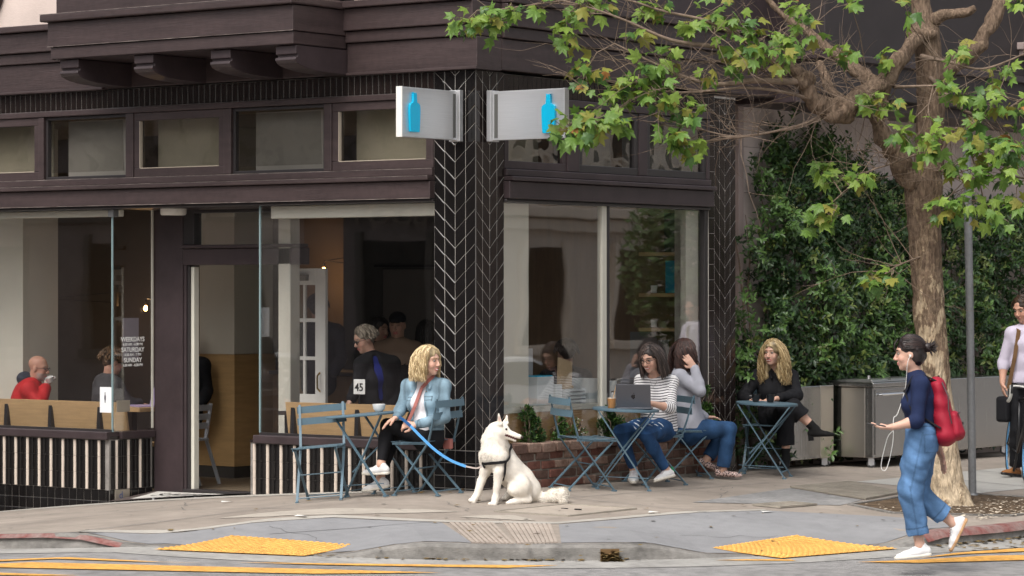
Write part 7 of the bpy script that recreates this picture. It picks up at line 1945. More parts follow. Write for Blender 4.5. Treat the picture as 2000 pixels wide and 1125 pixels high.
tc_n = n_.new('ShaderNodeTexCoord'); l_.new(tc_n.outputs['Object'], vo.inputs['Vector']); cr_ = n_.new('ShaderNodeValToRGB'); e_ = cr_.color_ramp.elements
e_[0].position = .0; e_[0].color = (.16, .07, .06, 1); e_[1].position = .33; e_[1].color = (.02, .012, .014, 1); x_ = e_.new(.45); x_.color = (.03, .015, .018, 1); x_ = e_.new(.5); x_.color = (.55, .40, .36, 1)
l_.new(vo.outputs['Distance'], cr_.inputs['Fac']); l_.new(cr_.outputs[0], n_['Principled BSDF'].inputs['Base Color'])
for q in 'LR': p.shoe(q, LEO, None, .25, openf=1)
p.hair(HAIR, length=.155, n=900, r=.0042, wave=.016, wfreq=46, vol=.020, part_x=.0, seed=9, base_c=(.040, .020, .016), shades=((1, 1, 1), (.55, .55, .55), (1.8, 1.6, 1.5)))

# --- blonde woman in black
p = Person('laughing woman in black with long wavy blonde hair behind the mugs', J_black, h=.0058)
p.body(brow=(.22, .13, .07), lip=(.42, .06, .07)).eyes(teeth=True)
v = p.vol(); p.torso(v, .022, waist=1.2)
for q in 'LR': p.arm(v, q, .024, .80)
nk = p.J['neck']; u = nrm(p.chest - p.pel); v.subcap(nk + p.ty * .06 + u * .06, nk + p.ty * .115 - u * .06, .040, .012, .008); v.ell(nk + u * .06, V3(.06, .06, .07), None, .01, True)
for sg in (-1, 1): v.cap(nk + p.sx * .05 * sg + u * .015, nk + p.ty * .10 + p.sx * .045 * sg - u * .07, .014, .010, .01)
v.wrinkle(.004, 40, 14); p.garment('blouse', v, BLACKC)
v = p.vol(); u = nrm(p.chest - p.pel); v.ecap(p.pel - u * .04, p.pel + u * .08, (.185, .13), (.165, .12), p.hx, .05)
for q in 'LR':
    a, b, c = p.J['hip' + q], p.J['kn' + q], p.J['an' + q]; t = .74 if q == 'R' else .42
    v.cap(a, b, .105, .085, .05); v.cap(b, b + (c - b) * t, .085, .088, .03); w = b + (c - b) * t; v.cut(w, nrm(c - b), .004, (w - .15, w + .15))
v.wrinkle(.005, 36, 15); p.garment('culottes', v, BLACKC)
for q in 'LR':
    o = p.shoe(q, BOOTB, None, .25, boot=.085); so, X, F_, U = p.foot(q); c = so - p.base
    MB().bar(c - F_ * .045 + U * .02, c - F_ * .042 - U * .035, .056, .050, tuple(F_)).build('heel', BOOTB, o)
p.hair(HAIR, length=.27, n=1000, wave=.017, wfreq=34, vol=.021, part_x=-.02, seed=12, r=.0046, base_c=(.43, .32, .17), shades=((1, 1, 1), (.5, .44, .36), (1.5, 1.55, 1.6), (.75, .7, .6)))
m = MB(); w = p.J['wrR'] - p.base; m.tube([w + V3(.035 * math.cos(t), .012 * math.sin(t), .033 * math.sin(t)) for t in [6.283 * i / 12 for i in range(13)]], .004, 5); m.build('bangle', mat('brass_bangle', (.5, .33, .12), .3, .5, metal=1), p.t)

# --- young woman walking by
p = Person('young woman walking past in navy top and rolled up blue jeans', J_walk, h=.0055)
p.body(brow=(.03, .02, .018), lip=(.45, .16, .15)).eyes()
v = p.vol(); p.torso(v, .009, hip=False, waist=1.02)
for q in 'LR': p.arm(v, q, .013, .16)
u = nrm(p.chest - p.pel); v.ell(p.J['neck'] + u * .05, V3(.055, .055, .06), None, .008, True); v.cut((0, 0, .725), (0, 0, -1)); v.wrinkle(.0028, 48, 4); p.garment('sweater', v, NAVYC)
v = p.vol(); v.ecap(p.pel - u * .05, p.pel + u * .115, (.155, .125), (.128, .108), p.hx, .05)
for q, t in (('L', .80), ('R', .76)):
    a, b, c = p.J['hip' + q], p.J['kn' + q], p.J['an' + q]; d = nrm(c - b); w = b + d * np.linalg.norm(c - b) * t
    v.cap(a, a + (b - a) * .5, .115, .102, .04); v.cap(a + (b - a) * .5, b, .102, .088, .03); v.cap(b, w, .088, .076, .03)
    v.cap(w - d * .055, w, .080, .079, .004); v.cut(w, d, .003, (w - .14, w + .14))
v.cut(p.pel + u * .125, u); v.wrinkle(.0045, 34, 6); v.wrinkle(.0035, 75, 8)
def jean_col(P):
    C = const((.080, .158, .29))(P)
    for q, t in (('L', .80), ('R', .76)):
        a, b, c = p.J['hip' + q], p.J['kn' + q], p.J['an' + q]
        for s0, s1 in ((a, b), (b, c)):
            ba = s1 - s0; t_ = (P - s0) @ ba / (ba @ ba); on_ = (t_ > -.1) & (t_ < 1.02); r_ = P - s0 - t_[:, None] * ba; out = r_ @ (p.sx * (1 if q == 'R' else -1))
            seam = on_ & (np.abs(r_ @ p.ty) < .0065) & (out > .03); C[seam] *= .78
            front = on_ & (np.abs(r_ @ p.ty - .05) < .05) & (s0 is a) & (t_ > .35); C[front] *= 1.06
        d = nrm(c - b); w = b + d * np.linalg.norm(c - b) * t; h_ = (P - w) @ d; near = np.linalg.norm(P - w, axis=1) < .13
        C[near & (h_ > -.055)] *= 1.35; C[near & (np.abs(h_ + .055) < .006)] *= .65
    hh = (P - p.pel) @ u; C[np.abs(hh - .085) < .006] *= .6
    k = (P - p.pel); x = k @ p.ty; pk = (np.abs(hh + .04) < .07) & (np.abs(x + .065) < .055) & ((k @ p.sx) < -.04); edge = pk & ((np.abs(np.abs(hh + .04) - .065) < .006) | (np.abs(np.abs(x + .065) - .05) < .006)); C[edge] *= .75
    return np.clip(C, 0, 1)
p.garment('jeans', v, mat('washed_blue_jeans', (.1, .2, .36), .85, .15, attr='Col', var=.13, vscale=22, **CLOTH), jean_col)
def laces(p, q, o, m_):
    so, X, F_, U = p.foot(q); c = so - p.base; m = MB()
    for k in range(5):
        y = .045 + .018 * k; z = .075 - .0085 * k
        m.tube([c + F_ * y + U * (z - .004) - X * .022, c + F_ * (y + .008) + U * (z + .006), c + F_ * y + U * (z - .004) + X * .022], .0034, 4)
    m.build('laces', m_, o)
for q in 'LR': laces(p, q, p.shoe(q, SHOEW, mat('tan_sole', (.50, .30, .16), .7, .2) if q == 'R' else SOLEW), mat('grey_laces', (.45, .44, .44), .8, .2))
p.hair(HAIR, length=.05, n=700, wave=.004, vol=.010, seed=15, tied=(0, -.115, .035), base_c=(.022, .015, .014), shades=((1, 1, 1), (.6, .6, .6), (2.0, 1.7, 1.6)), fringe=True, r=.0036)
v = Vol(.006); v.ell(p.H(0, -.135, .030), V3(.034, .032, .036), None, .02); v.wrinkle(.004, 140, 2); P_, F_ = v.surface()
rg = np.random.default_rng(3); mbn = MB(); mbn.v = [tuple(x - p.base) for x in P_]; mbn.f = [tuple(f) for f in F_]
for i in range(40):
    d = nrm(V3(rg.normal(0, .7), -1 + rg.normal(0, .4), rg.normal(-.15, .7))); a = np.array([0, -.14, .03]); mbn.tube([p.H(*(a + d * t + V3(0, 0, -t * t * 4 * .0))) - p.base for t in (.0, .025, .05, .072)], [.006, .005, .0035, .001], 4, cap=False)
for i in range(26):      # fringe over the forehead
    x = rg.uniform(-.05, .05); mbn.tube([p.H(x * .8, .070, .115) - p.base, p.H(x, .096, .085) - p.base, p.H(x * 1.05, .103, .05) - p.base, p.H(x * 1.1, .100, .034) - p.base], [.006, .006, .005, .002], 4, cap=False)
mbn.build('hair_bun', mat('dark_hair', (.022, .015, .014), .45, .45), p.t, smooth='all')
WALK = p
# her red backpack
bp = thing('backpack', 'red backpack with black straps on the walking woman', 'backpack', tuple(p.base))
RED = mat('crimson_nylon', (.30, .010, .028), .6, .3, var=.12, vscale=7, bump=.3, bscale=140)
bk = -p.ty; o0 = p.chest + bk * .135 - u * .20
v = Vol(.0065); X = p.sx
v.ecap(o0 + u * .185 + bk * -.015, o0 - u * .17 + bk * .035, (.125, .058), (.155, .100), X, .06)
v.wrinkle(.0055, 40, 9); b_o = v.build('bag_body', RED, bp, p.base)
v = Vol(.0065); v.ecap(o0 - u * .05 + bk * .10, o0 - u * .165 + bk * .115, (.11, .045), (.13, .065), X, .03); v.wrinkle(.005, 60, 4); v.build('front_pocket', RED, bp, p.base)
MB().bar(o0 - u * .10 + bk * .163 - X * .012 - p.base, o0 - u * .10 + bk * .163 + X * .012 - p.base, .012, .02).build('zip_pull', BLACKM, bp)
m = MB(); 
def seam(pts, w=.006): m.tube([q - p.base for q in pts], w, 5)
for sg in (-1, 1): seam([o0 + X * .105 * sg + u * .20 + bk * .02, o0 + X * .143 * sg + u * .10 + bk * .06, o0 + X * .162 * sg + bk * .06, o0 + X * .165 * sg - u * .10 + bk * .08], .005)
seam([o0 - X * .10 - u * .03 + bk * .128, o0 - u * .02 + bk * .150, o0 + X * .10 - u * .03 + bk * .128], .005)
m.build('zipper', mat('dark_zip', (.05, .02, .025), .5, .4), bp)
m = MB()
for sg in (-1, 1):
    q = [o0 + u * .20 + X * .07 * sg, p.chest + u * .055 + X * .085 * sg + bk * .03, p.chest + u * .05 + X * .095 * sg - bk * .055, p.chest - u * .06 + X * .105 * sg - bk * .115, p.chest - u * .20 + X * .13 * sg - bk * .07, o0 - u * .13 + X * .14 * sg]
    for a, b in zip(q, q[1:]): m.bar(a - p.base, b - p.base, .05, .012, tuple(np.cross(nrm(b - a), X)))
m.tube([o0 + u * .20 - X * .03 - p.base, o0 + u * .245 - p.base, o0 + u * .20 + X * .03 - p.base], .009, 6)
m.build('strap', mat('black_webbing', (.015, .014, .016), .8, .2), bp)
ep = thing('earphones', 'white earphone cable hanging from the walking woman\'s ear', 'earphones', tuple(p.base))
ear = p.H(-.082, -.004, -.012); hd_ = p.J['wrL'] + nrm(p.J['fdL']) * .09
fr_ = nrm(p.ty)
pts = [ear, ear + V3(0, 0, -.06) + fr_ * .02, p.chest + fr_ * .11 - p.sx * .04 - u * .04, p.chest + fr_ * .17 - p.sx * .06 - u * .22, p.pel + fr_ * .20 - p.sx * .08 + u * .14, p.pel + fr_ * .21 - p.sx * .09 - u * .03, p.pel + fr_ * .26 - p.sx * .10 - u * .22, p.pel + fr_ * .30 - p.sx * .10 - u * .20, p.pel + fr_ * .25 - p.sx * .10 + u * .0, p.pel + fr_ * .21 - p.sx * .11 + u * .06, hd_ + V3(0, 0, .02)]
mb, P_, R_ = limb_mesh([(q - p.base, .0027) for q in pts], 5, 5, 0); mb.build('cable', WHITEP, ep, smooth='all')
MB().lathe([(.0, -.012), (.009, -.006), (.009, .006), (0, .010)], tuple(ear - p.base), 8, cap=False).build('earbud', WHITEP, ep)
ph = thing('phone', 'dark phone held out flat by the walking woman', 'phone', tuple(p.J['wrL'] + nrm(p.J['fdL']) * .115 + V3(0, 0, .022)))
o = bx('phone_body', (-.07, .07, -.035, .035, -.004, .004), BLACKM, ph, .003); ph.rotation_euler = (0, R(-8), math.atan2(p.J['fdL'][1], p.J['fdL'][0]))

# --- man at the edge with his bicycle
p = Person('man in pale lilac shirt and dark trousers standing behind the bicycle', J_man, h=.0065, sex='m', sk=('man', (.50, .28, .20)))
p.body(brow=(.07, .04, .025), lip=(.42, .18, .15)).eyes()
v = p.vol(); p.torso(v, .014, waist=1.02)
for q in 'LR': p.arm(v, q, .015, .25)
u = nrm(p.chest - p.pel); v.ell(p.J['neck'] + u * .055 + p.ty * .02, V3(.06, .06, .06), None, .008, True)
for sg in (-1, 1): v.cap(p.J['neck'] + p.sx * .05 * sg + u * .02, p.J['neck'] + p.ty * .09 + p.sx * .04 * sg - u * .035, .012, .010, .01)
v.cut(p.pel + u * .075, -u); v.wrinkle(.003, 44, 3); p.garment('shirt', v, mat('lilac_shirt', (.50, .46, .55), .8, .2, var=.05, vscale=9, **CLOTH))
trousers(p, BLACKC, .014, .95, .018, flare=1.2, rise=.10, wr=.004)
v = Vol(.008); v.ecap(p.pel + u * .085, p.pel + u * .105, (.158, .122), (.157, .121), p.hx, .01); v.cut(p.pel + u * .115, u); v.cut(p.pel + u * .075, -u); p.garment('belt', v, BLACKM)
for q in 'LR': p.shoe(q, SUEDE, BLACKM, .27)
p.hair(HAIR, n=220, vol=.004, seed=4, short=True, base_c=(.045, .025, .015), r=.006, wave=.002)
sb = thing('shoulder_bag', 'brown shoulder bag strap across the lilac shirt', 'bag', tuple(p.base)); m = MB()
pts = [p.chest + p.sx * .10 + u * .085 - p.ty * .02, p.chest + p.sx * .115 + p.ty * .10 + u * .02, p.chest + p.sx * .155 + p.ty * .11 - u * .25, p.pel + p.sx * .20 + p.ty * .06 + u * .02]
for a, b in zip(pts, pts[1:]): m.bar(a - p.base, b - p.base, .040, .006, tuple(p.ty))
m.build('strap', mat('brown_webbing', (.15, .085, .04), .8, .2), sb); bx('pouch', (-.07, .07, -.10, .10, -.16, .1), BLACKC, sb, .03).location = tuple(p.pel + p.sx * .21 - u * .16 - p.base)
bc = thing('bicycle', 'black road bicycle with white taped drop handlebar at the picture edge', 'bicycle')
def bike(t):
    f = mat('black_bike_paint', (.012, .012, .014), .3, .5); tp = mat('pale_bar_tape', (.55, .54, .50), .7, .2)
    for y in (0, -.99):
        w = MB(); w.tube([(0, y + .325 * math.cos(a), .34 + .325 * math.sin(a)) for a in [6.2832 * i / 40 for i in range(41)]], .014, 8, cap=False)
        o = w.build('wheel', BLACKM, t, smooth='all'); w = MB(); w.tube([(0, y + .305 * math.cos(a), .34 + .305 * math.sin(a)) for a in [6.2832 * i / 40 for i in range(41)]], .009, 6, cap=False); w.build('rim', mat('blue_rim', (.10, .30, .55), .3, .5), o, smooth='all')
        w = MB()
        for k in range(20): a = 6.2832 * k / 20; w.tube([(.02 * (-1) ** k, y, .34), (0, y + .305 * math.cos(a), .34 + .305 * math.sin(a))], .0015, 4)
        w.build('spoke', ALU, o); MB().tube([(-.035, y, .34), (.035, y, .34)], .018, 8).build('hub', ALU, o)
    m = MB(); m.tube([(0, -.18, .84), (0, -.15, .73)], .02, 8); m.tube([(0, -.15, .75), (0, -.62, .28)], .018, 8).tube([(0, -.18, .84), (0, -.74, .80)], .016, 8).tube([(0, -.76, .90), (0, -.62, .28)], .016, 8)
    for sx_ in (-.05, .05): m.tube([(sx_, -.99, .34), (sx_ * .3, -.62, .28)], .009, 6).tube([(sx_, -.99, .34), (sx_ * .2, -.74, .78)], .008, 6)
    m.build('frame', f, t, smooth='all'); m = MB()
    for sx_ in (-.045, .045): m.tube([(sx_, 0, .34), (sx_, -.12, .68), (0, -.15, .73)], .011, 6)
    m.build('fork', f, t, smooth='all')
    m = MB().tube([(0, -.19, .84), (0, -.10, .93)], .015, 8); m.tube([(-.2, -.09, .94), (.2, -.09, .94)], .013, 8); m.build('stem', f, t)
    for sx_ in (-1, 1):
        mb, _, _ = limb_mesh([((.06 * sx_, -.09, .945), .015), ((.19 * sx_, -.09, .945), .016), ((.215 * sx_, .0, .935), .017), ((.22 * sx_, .04, .87), .017), ((.225 * sx_, -.01, .81), .017), ((.225 * sx_, -.08, .80), .016)], 8, 5, 0); mb.build('handlebar', tp, t, smooth='all')
        MB().tube([(.215 * sx_, .01, .95), (.217 * sx_, .05, .96), (.22 * sx_, .075, .88)], .012, 6).build('brake_lever', BLACKM, t, smooth='all')
    MB().prism([(-.99 + .12, .93), (-.64, .93), (-.62, .955), (-.74, .975), (-.9, .985)], -.05, .05, 'x').build('saddle', BLACKM, t, bevel=.015)
bike(bc)
BX, BY = 2.33, 5.88
bc.location = (BX, BY, S(BX, BY)); bc.rotation_euler = (0, R(-4), R(180 + 36))

# --- people inside
p = Person('bald bearded man in red coat drinking from a white cup', J_red, h=.0075, sex='m', sk=('man2', (.52, .28, .20)))
p.body(brow=(.35, .30, .26), beard=(.42, .37, .33)).eyes()
v = p.vol(); p.torso(v, .035, waist=1.15)
for q in 'LR': p.arm(v, q, .028, .9)
v.ell(p.J['neck'] + V3(0, 0, .06), V3(.065, .065, .06), None, .01, True); v.wrinkle(.004, 40, 3); p.garment('coat', v, mat('red_coat', (.48, .02, .022), .7, .25, var=.15, vscale=6))
v = p.vol(); nk = p.J['neck']; v.ell(nk - p.ty * .075 + V3(0, 0, .035), V3(.085, .085, .075), None, .03); v.ell(nk + p.ty * .05 + V3(0, 0, .08), V3(.07, .075, .09), None, .02, True); p.garment('hood', v, mat('navy_lining', (.035, .04, .055), .8, .2))
glasses(p, MATS['dark_glasses'])
c = cup('white cup at the lips of the red coat man', CER, .042, .055); c.location = tuple(p.J['wrR'] + nrm(p.J['fdR']) * .08 + (p.f) * .03 + V3(0, -.03, -.015)); c.rotation_euler = (R(10), R(-20), R(60))
p = Person('curly haired young man in dark grey hoodie at the oak table', J_hood, h=.0075, sex='m', sk=('man', (.50, .28, .20)))
p.body()
v = p.vol(); p.torso(v, .028, waist=1.15)
for q in 'LR': p.arm(v, q, .024, .9)
v.ell(p.J['neck'] - p.ty * .07 + V3(0, 0, -.02), V3(.10, .07, .075), None, .03); v.wrinkle(.004, 40, 5); p.garment('hoodie', v, mat('charcoal_fleece', (.06, .058, .06), .9, .15, var=.15, vscale=8))
p.hair(HAIR, n=420, vol=.02, seed=8, short=True, base_c=(.11, .065, .035), r=.009, wave=.012, wfreq=70, shades=((1, 1, 1), (.55, .55, .5), (1.7, 1.6, 1.5)))
p = Person('older woman with short grey hair and sunglasses leaning inside the window', J_elder, h=.0075)
p.body(brow=(.2, .15, .12)).eyes()
v = p.vol(); p.torso(v, .026, waist=1.25)
for q in 'LR': p.arm(v, q, .024, .75)
v.subcap(p.J['neck'] + p.ty * .10, p.pel + p.ty * .17, .045, .03, .01); v.wrinkle(.004, 40, 5); p.garment('blazer', v, BLACKC)
v = p.vol(); p.torso(v, .006, hip=False); p.garment('top', v, mat('royal_blue_knit', (.02, .03, .20), .8, .2))
p.hair(HAIR, n=420, vol=.012, seed=8, short=True, base_c=(.27, .23, .18), r=.007, wave=.006, shades=((1, 1, 1), (.6, .58, .55), (1.5, 1.5, 1.5)))
o = glasses(p, MATS['dark_glasses']); m = MB()
for q in (-1, 1): m.lathe([(0, 0), (.019, 0), (.019, .003), (0, .003)], (0, 0, 0), 12, cap=False)
for q in (-1, 1):
    v = Vol(.004); v.ell(p.H(.033 * q, .100, .008), V3(.021, .005, .018), p.HM(), .003); v.build('lens', MATS['dark_glasses'], o, p.base, relax=0)
def inside(label, J, top, m, hairc, sex='m', bald=False, curl=.004, short=True, sk=('tan', (.40, .24, .17)), cap_m=None, apron=False, length=.12):
    p = Person(label, J, h=.009, sex=sex, sk=sk); p.body()
    v = p.vol(); p.torso(v, .025, waist=1.15)
    for q in 'LR': p.arm(v, q, .022, .9)
    p.garment(top, v, m)
    if cap_m is None: p.hair(HAIR, n=200, vol=.014, seed=5, short=short, base_c=hairc, wave=curl, length=length)
    else:
        v = Vol(.008); v.ell(p.H(0, -.01, .065), V3(.086, .108, .075), p.HM(), .02); v.cap(p.H(-.03, .09, .062), p.H(.03, .09, .062), .022, .022, .03); p.garment('cap', v, cap_m)
    if apron:
        m_ = MB(); u = nrm(p.chest - p.pel)
        for sg in (-1, 1): m_.bar(p.chest + p.sx * .075 * sg + u * .08 + p.ty * .04 - p.base, p.chest + p.sx * .07 * sg + p.ty * .14 - u * .16 - p.base, .035, .008, tuple(p.ty))
        c = p.chest + p.ty * .15 - u * .28 - p.base; m_.bar(c + u * .12, c - u * .25, .26, .01, tuple(p.ty)); m_.build('apron', BLACKC, p.t)
    return p
inside('man in dark jacket standing behind the white glazed door', J_dark1, 'jacket', mat('navy_jacket', (.012, .015, .024), .8, .2), (.01, .008, .008))
inside('dark haired woman looking right behind the older woman', J_dark2, 'jumper', BLACKC, (.015, .01, .008), 'f', short=False, length=.06)
inside('barista in dark cap, tan shirt and black apron', J_cap, 'shirt', mat('tan_shirt', (.25, .17, .12), .8, .2), (.02, .015, .01), cap_m=BLACKC, apron=True)
inside('dark haired person by the far edge of the denim woman\'s window', J_dark3, 'jumper', mat('grey_brown_knit', (.10, .08, .075), .85, .2), (.015, .01, .008), 'f', short=False, length=.10)
inside('person in dark stripes half hidden beyond the open door', J_queue, 'jumper', BLACKC, (.02, .015, .012))
inside('dark clothed person behind the packages of the side window', J_reflection, 'jumper', mat('navy_jacket2', (.014, .016, .022), .8, .2), (.015, .012, .01))  # figure added in place of a dark reflection in the side glass
DOG = dict(base=(0.785, -0.644, -0.049), pawA=(0.565, -0.769, -0.013), wrA=(0.57, -0.741, 0.028), elA=(0.607, -0.676, 0.218), shA=(0.615, -0.645, 0.337), pawB=(0.752, -0.743, -0.036), wrB=(0.751, -0.719, 0.013), elB=(0.781, -0.71, 0.239), shB=(0.769, -0.694, 0.349), chest=(0.701, -0.681, 0.363), neck=(0.682, -0.67, 0.473), nape=(0.678, -0.636, 0.556), skull=(0.747, -0.635, 0.575), muz0=(0.81, -0.613, 0.542), muz1=(0.885, -0.571, 0.513), jaw=(0.851, -0.583, 0.485), earA=(0.766, -0.683, 0.616), earAt=(0.765, -0.696, 0.71), earB=(0.75, -0.583, 0.625), earBt=(0.749, -0.559, 0.688), mid=(0.743, -0.551, 0.221), rump=(0.822, -0.369, 0.052), croup=(0.8, -0.397, 0.151), haB=(0.856, -0.517, 0.087), knB=(0.841, -0.591, 0.074), hoB=(0.911, -0.477, -0.015), hpB=(0.839, -0.617, -0.031), haA=(0.717, -0.371, 0.082), hpA=(0.671, -0.455, -0.01), tail0=(0.858, -0.317, -0.001), tail1=(0.939, -0.282, -0.017), tail2=(1.019, -0.261, 0.011), tail3=(1.088, -0.247, 0.022), tail4=(1.106, -0.258, -0.028), eye=(0.859, -0.633, 0.587), hA=(0.636, -0.779, 0.28), hB=(0.766, -0.782, 0.298), hC=(0.836, -0.706, 0.318), hD=(0.797, -0.61, 0.38), handL=(-0.098, -0.798, 0.592), hand2=(-0.272, -0.74, 0.65))
LEASH = [(-0.242, -0.756, 0.652), (-0.152, -0.813, 0.634), (-0.066, -0.824, 0.585), (0.041, -0.82, 0.498), (0.199, -0.827, 0.391), (0.364, -0.83, 0.311), (0.504, -0.802, 0.264), (0.603, -0.791, 0.252), (0.649, -0.782, 0.268)]
# ------------------------------------------------------------------ the white dog
D_ = {k: np.array(v) for k, v in DOG.items()}
dog = thing('dog', 'large white prick eared dog sitting on the sidewalk in a black harness', 'dog', tuple(D_['base']))
v = Vol(.0065); g = D_
v.cap(g['chest'], g['mid'], .098, .098, .05); v.cap(g['mid'], g['rump'], .098, .105, .06); v.cap(g['croup'], g['rump'], .085, .10, .05); v.cap(g['shA'], g['shB'], .070, .068, .05)
v.cap(g['chest'] + V3(0, 0, .01), g['neck'], .094, .080, .05); v.cap(g['neck'], g['skull'] + (g['nape'] - g['skull']) * .6, .079, .058, .05); v.cap(g['nape'], g['croup'], .05, .05, .08)
hf = nrm(g['muz1'] - g['skull']); hs_ = nrm(np.cross(hf, V3(0, 0, 1))); hu = np.cross(hs_, hf)
v.ell(g['skull'], V3(.060, .070, .056), np.array([hs_, hf, hu]), .03); v.ell(g['skull'] - hu * .03 - hf * .0, V3(.066, .060, .05), np.array([hs_, hf, hu]), .03)
v.cap(g['skull'] + hf * .05 - hu * .012, g['muz1'], .036, .021, .025); v.cap(g['skull'] + hf * .04 - hu * .035, g['jaw'], .026, .0125, .015)
v.subcap(g['jaw'] + hu * .0115 + hf * .02, g['skull'] + hf * .065 - hu * .030, .0045, .004, .004)
for e in 'AB':
    b, t = g['ear' + e], g['ear' + e + 't']; ed = nrm(t - b); w = nrm(hf * (.85 if e == 'A' else .6) + hs_ * .35); w = nrm(w - ed * (w @ ed))
    v.ecap(b, t, (.034, .015), (.005, .005), w, .015)
    q = b + (t - b) * .42 + (V3(.45, -.8, 0) * .014); v.ell(q, V3(.016, .008, .030), np.array([w, np.cross(ed, w), ed]), .006, sub=True)
for q in 'AB':
    v.cap(g['sh' + q], g['el' + q], .062, .042, .04); v.cap(g['el' + q], g['wr' + q], .040, .027, .03); v.cap(g['wr' + q], g['paw' + q] + (g['paw' + q] - g['wr' + q]) * .3, .029, .030, .02)
    pd = V3(-.55, -.6, 0); pd = nrm(pd); px_ = nrm(np.cross(pd, V3(0, 0, 1)))
    for o in (-.018, -.006, .006, .018): v.cap(g['paw' + q] + px_ * o, g['paw' + q] + px_ * o * 1.25 + pd * .032 - V3(0, 0, .006), .014, .0135, .006)
v.ell(g['haB'], V3(.085, .085, .095), None, .05); v.cap(g['haB'], g['knB'], .080, .052, .04); v.cap(g['haB'] - V3(0, 0, .02), g['hoB'], .06, .030, .03); v.cap(g['hoB'], g['hpB'], .027, .029, .02)
v.ell(g['haA'], V3(.085, .085, .095), None, .05); v.cap(g['haA'], g['hpA'], .06, .030, .03)
for q in ('hpA', 'hpB'):
    pd = nrm(V3(-.75, -.4, 0)); px_ = nrm(np.cross(pd, V3(0, 0, 1)))
    for o in (-.018, -.006, .006, .018): v.cap(g[q] + px_ * o, g[q] + px_ * o * 1.25 + pd * .030 - V3(0, 0, .006), .014, .0135, .006)
v.cap(g['rump'], g['tail0'], .07, .045, .04); v.cap(g['tail0'], g['tail1'], .044, .045, .03); v.cap(g['tail1'], g['tail2'], .045, .056, .03); v.cap(g['tail2'], g['tail3'], .056, .055, .03); v.cap(g['tail3'], g['tail4'], .052, .034, .03)
v.wrinkle(.0035, 75, 5)
def dogcol(P):
    C = np.tile(V3(.74, .69, .61), (len(P), 1)); n = np.sin(P @ V3(23, 17, 9) + np.sin(P @ V3(9, -13, 21)) * 2)
    C *= (1 + .06 * n)[:, None]
    for k, r, w in (('haB', .11, .5), ('neck', .11, .32), ('chest', .10, .38), ('haA', .10, .4), ('tail2', .06, .25)):
        d = np.linalg.norm(P - g[k], axis=1); a = np.clip(1 - d / r, 0, 1)[:, None] * w; C = C * (1 - a) + V3(.60, .47, .30) * a
    q = P - g['skull']; x = q @ hs_; y = q @ hf; z = q @ hu
    d = np.linalg.norm(P - (g['jaw'] + hu * .012 + hf * .0), axis=1); m = (np.abs(z - (g['jaw'] + hu * .013 - g['skull']) @ hu) < .010) & (y > .055) & (np.abs(x) < .05); C[m] = (.09, .03, .03)
    for e in 'AB':
        b, t = g['ear' + e], g['ear' + e + 't']; qq = b + (t - b) * .42 + V3(.45, -.8, 0) * .014; d = np.linalg.norm((P - qq) * V3(1, 1, .6), axis=1); a = np.clip(1.3 - d / .018, 0, 1)[:, None]; C = C * (1 - a) + V3(.52, .33, .27) * a
    return C
FUR = mat('white_fur', (.7, .65, .57), .9, .15, attr='Col', var=.06, vscale=30)
body = v.build('body', FUR, dog, g['base'], dogcol)
# fur: short blades lying along the body
me = body.data; nV = len(me.vertices); co = np.empty(nV * 3); me.vertices.foreach_get('co', co); co = co.reshape(-1, 3); no = np.empty(nV * 3); me.vertices.foreach_get('normal', no); no = no.reshape(-1, 3)
ca = np.empty(nV * 4); me.color_attributes['Col'].data.foreach_get('color', ca); ca = ca.reshape(-1, 4)
rg = np.random.default_rng(6); pick = rg.choice(nV, 34000); W_ = co[pick] + g['base']
headd = np.linalg.norm(W_ - (g['skull'] + hf * .05), axis=1); paw = np.min([np.linalg.norm(W_ - g[k], axis=1) for k in ('pawA', 'pawB', 'hpA', 'hpB', 'earAt', 'earBt', 'muz1')], axis=0)
taild = np.min([np.linalg.norm(W_ - g[k], axis=1) for k in ('tail1', 'tail2', 'tail3', 'tail4')], axis=0); nk_ = np.minimum(np.linalg.norm(W_ - g['neck'], axis=1), np.linalg.norm(W_ - g['chest'], axis=1))
Ln = np.where(headd < .10, .008, .013); Ln = np.where(paw < .07, .006, Ln); Ln = np.where(taild < .08, .024, Ln); Ln = np.where((nk_ < .13) & (headd > .11), .023, Ln)
fl = np.tile(V3(.15, .1, -1.0), (len(pick), 1)); fl[taild < .09] = nrm(g['tail3'] - g['tail0']) + V3(0, 0, -.1)
N_ = no[pick]; fl = fl - N_ * (fl * N_).sum(1)[:, None]; fl /= np.linalg.norm(fl, axis=1)[:, None] + 1e-6
dr = fl * .9 + N_ * .36 + rg.normal(0, .17, fl.shape); dr /= np.linalg.norm(dr, axis=1)[:, None]; sd_ = np.cross(dr, N_); sd_ /= np.linalg.norm(sd_, axis=1)[:, None] + 1e-6
Lr = (Ln * rg.uniform(.6, 1.25, len(pick)))[:, None]; b0 = co[pick] - N_ * .003; wv = .0017
V_ = np.stack([b0 - sd_ * wv, b0 + sd_ * wv, b0 + dr * Lr * .6 + sd_ * wv * .6 , b0 + dr * Lr - N_ * Lr * .12], 1).reshape(-1, 3)
fm = bpy.data.meshes.new('fur'); F_ = (np.arange(len(pick)) * 4)[:, None] + np.array([0, 1, 2, 3]); fm.from_pydata(V_.tolist(), [], F_.tolist()); fm.update(); fm.materials.append(FUR)
c4 = np.repeat(ca[pick] * np.concatenate([rg.uniform(.78, 1.16, (len(pick), 1))] * 3 + [np.ones((len(pick), 1))], 1), 4, axis=0); a_ = fm.color_attributes.new('Col', 'FLOAT_COLOR', 'POINT'); a_.data.foreach_set('color', c4.ravel())
tag(link('fur', fm, dog), kind='stuff')
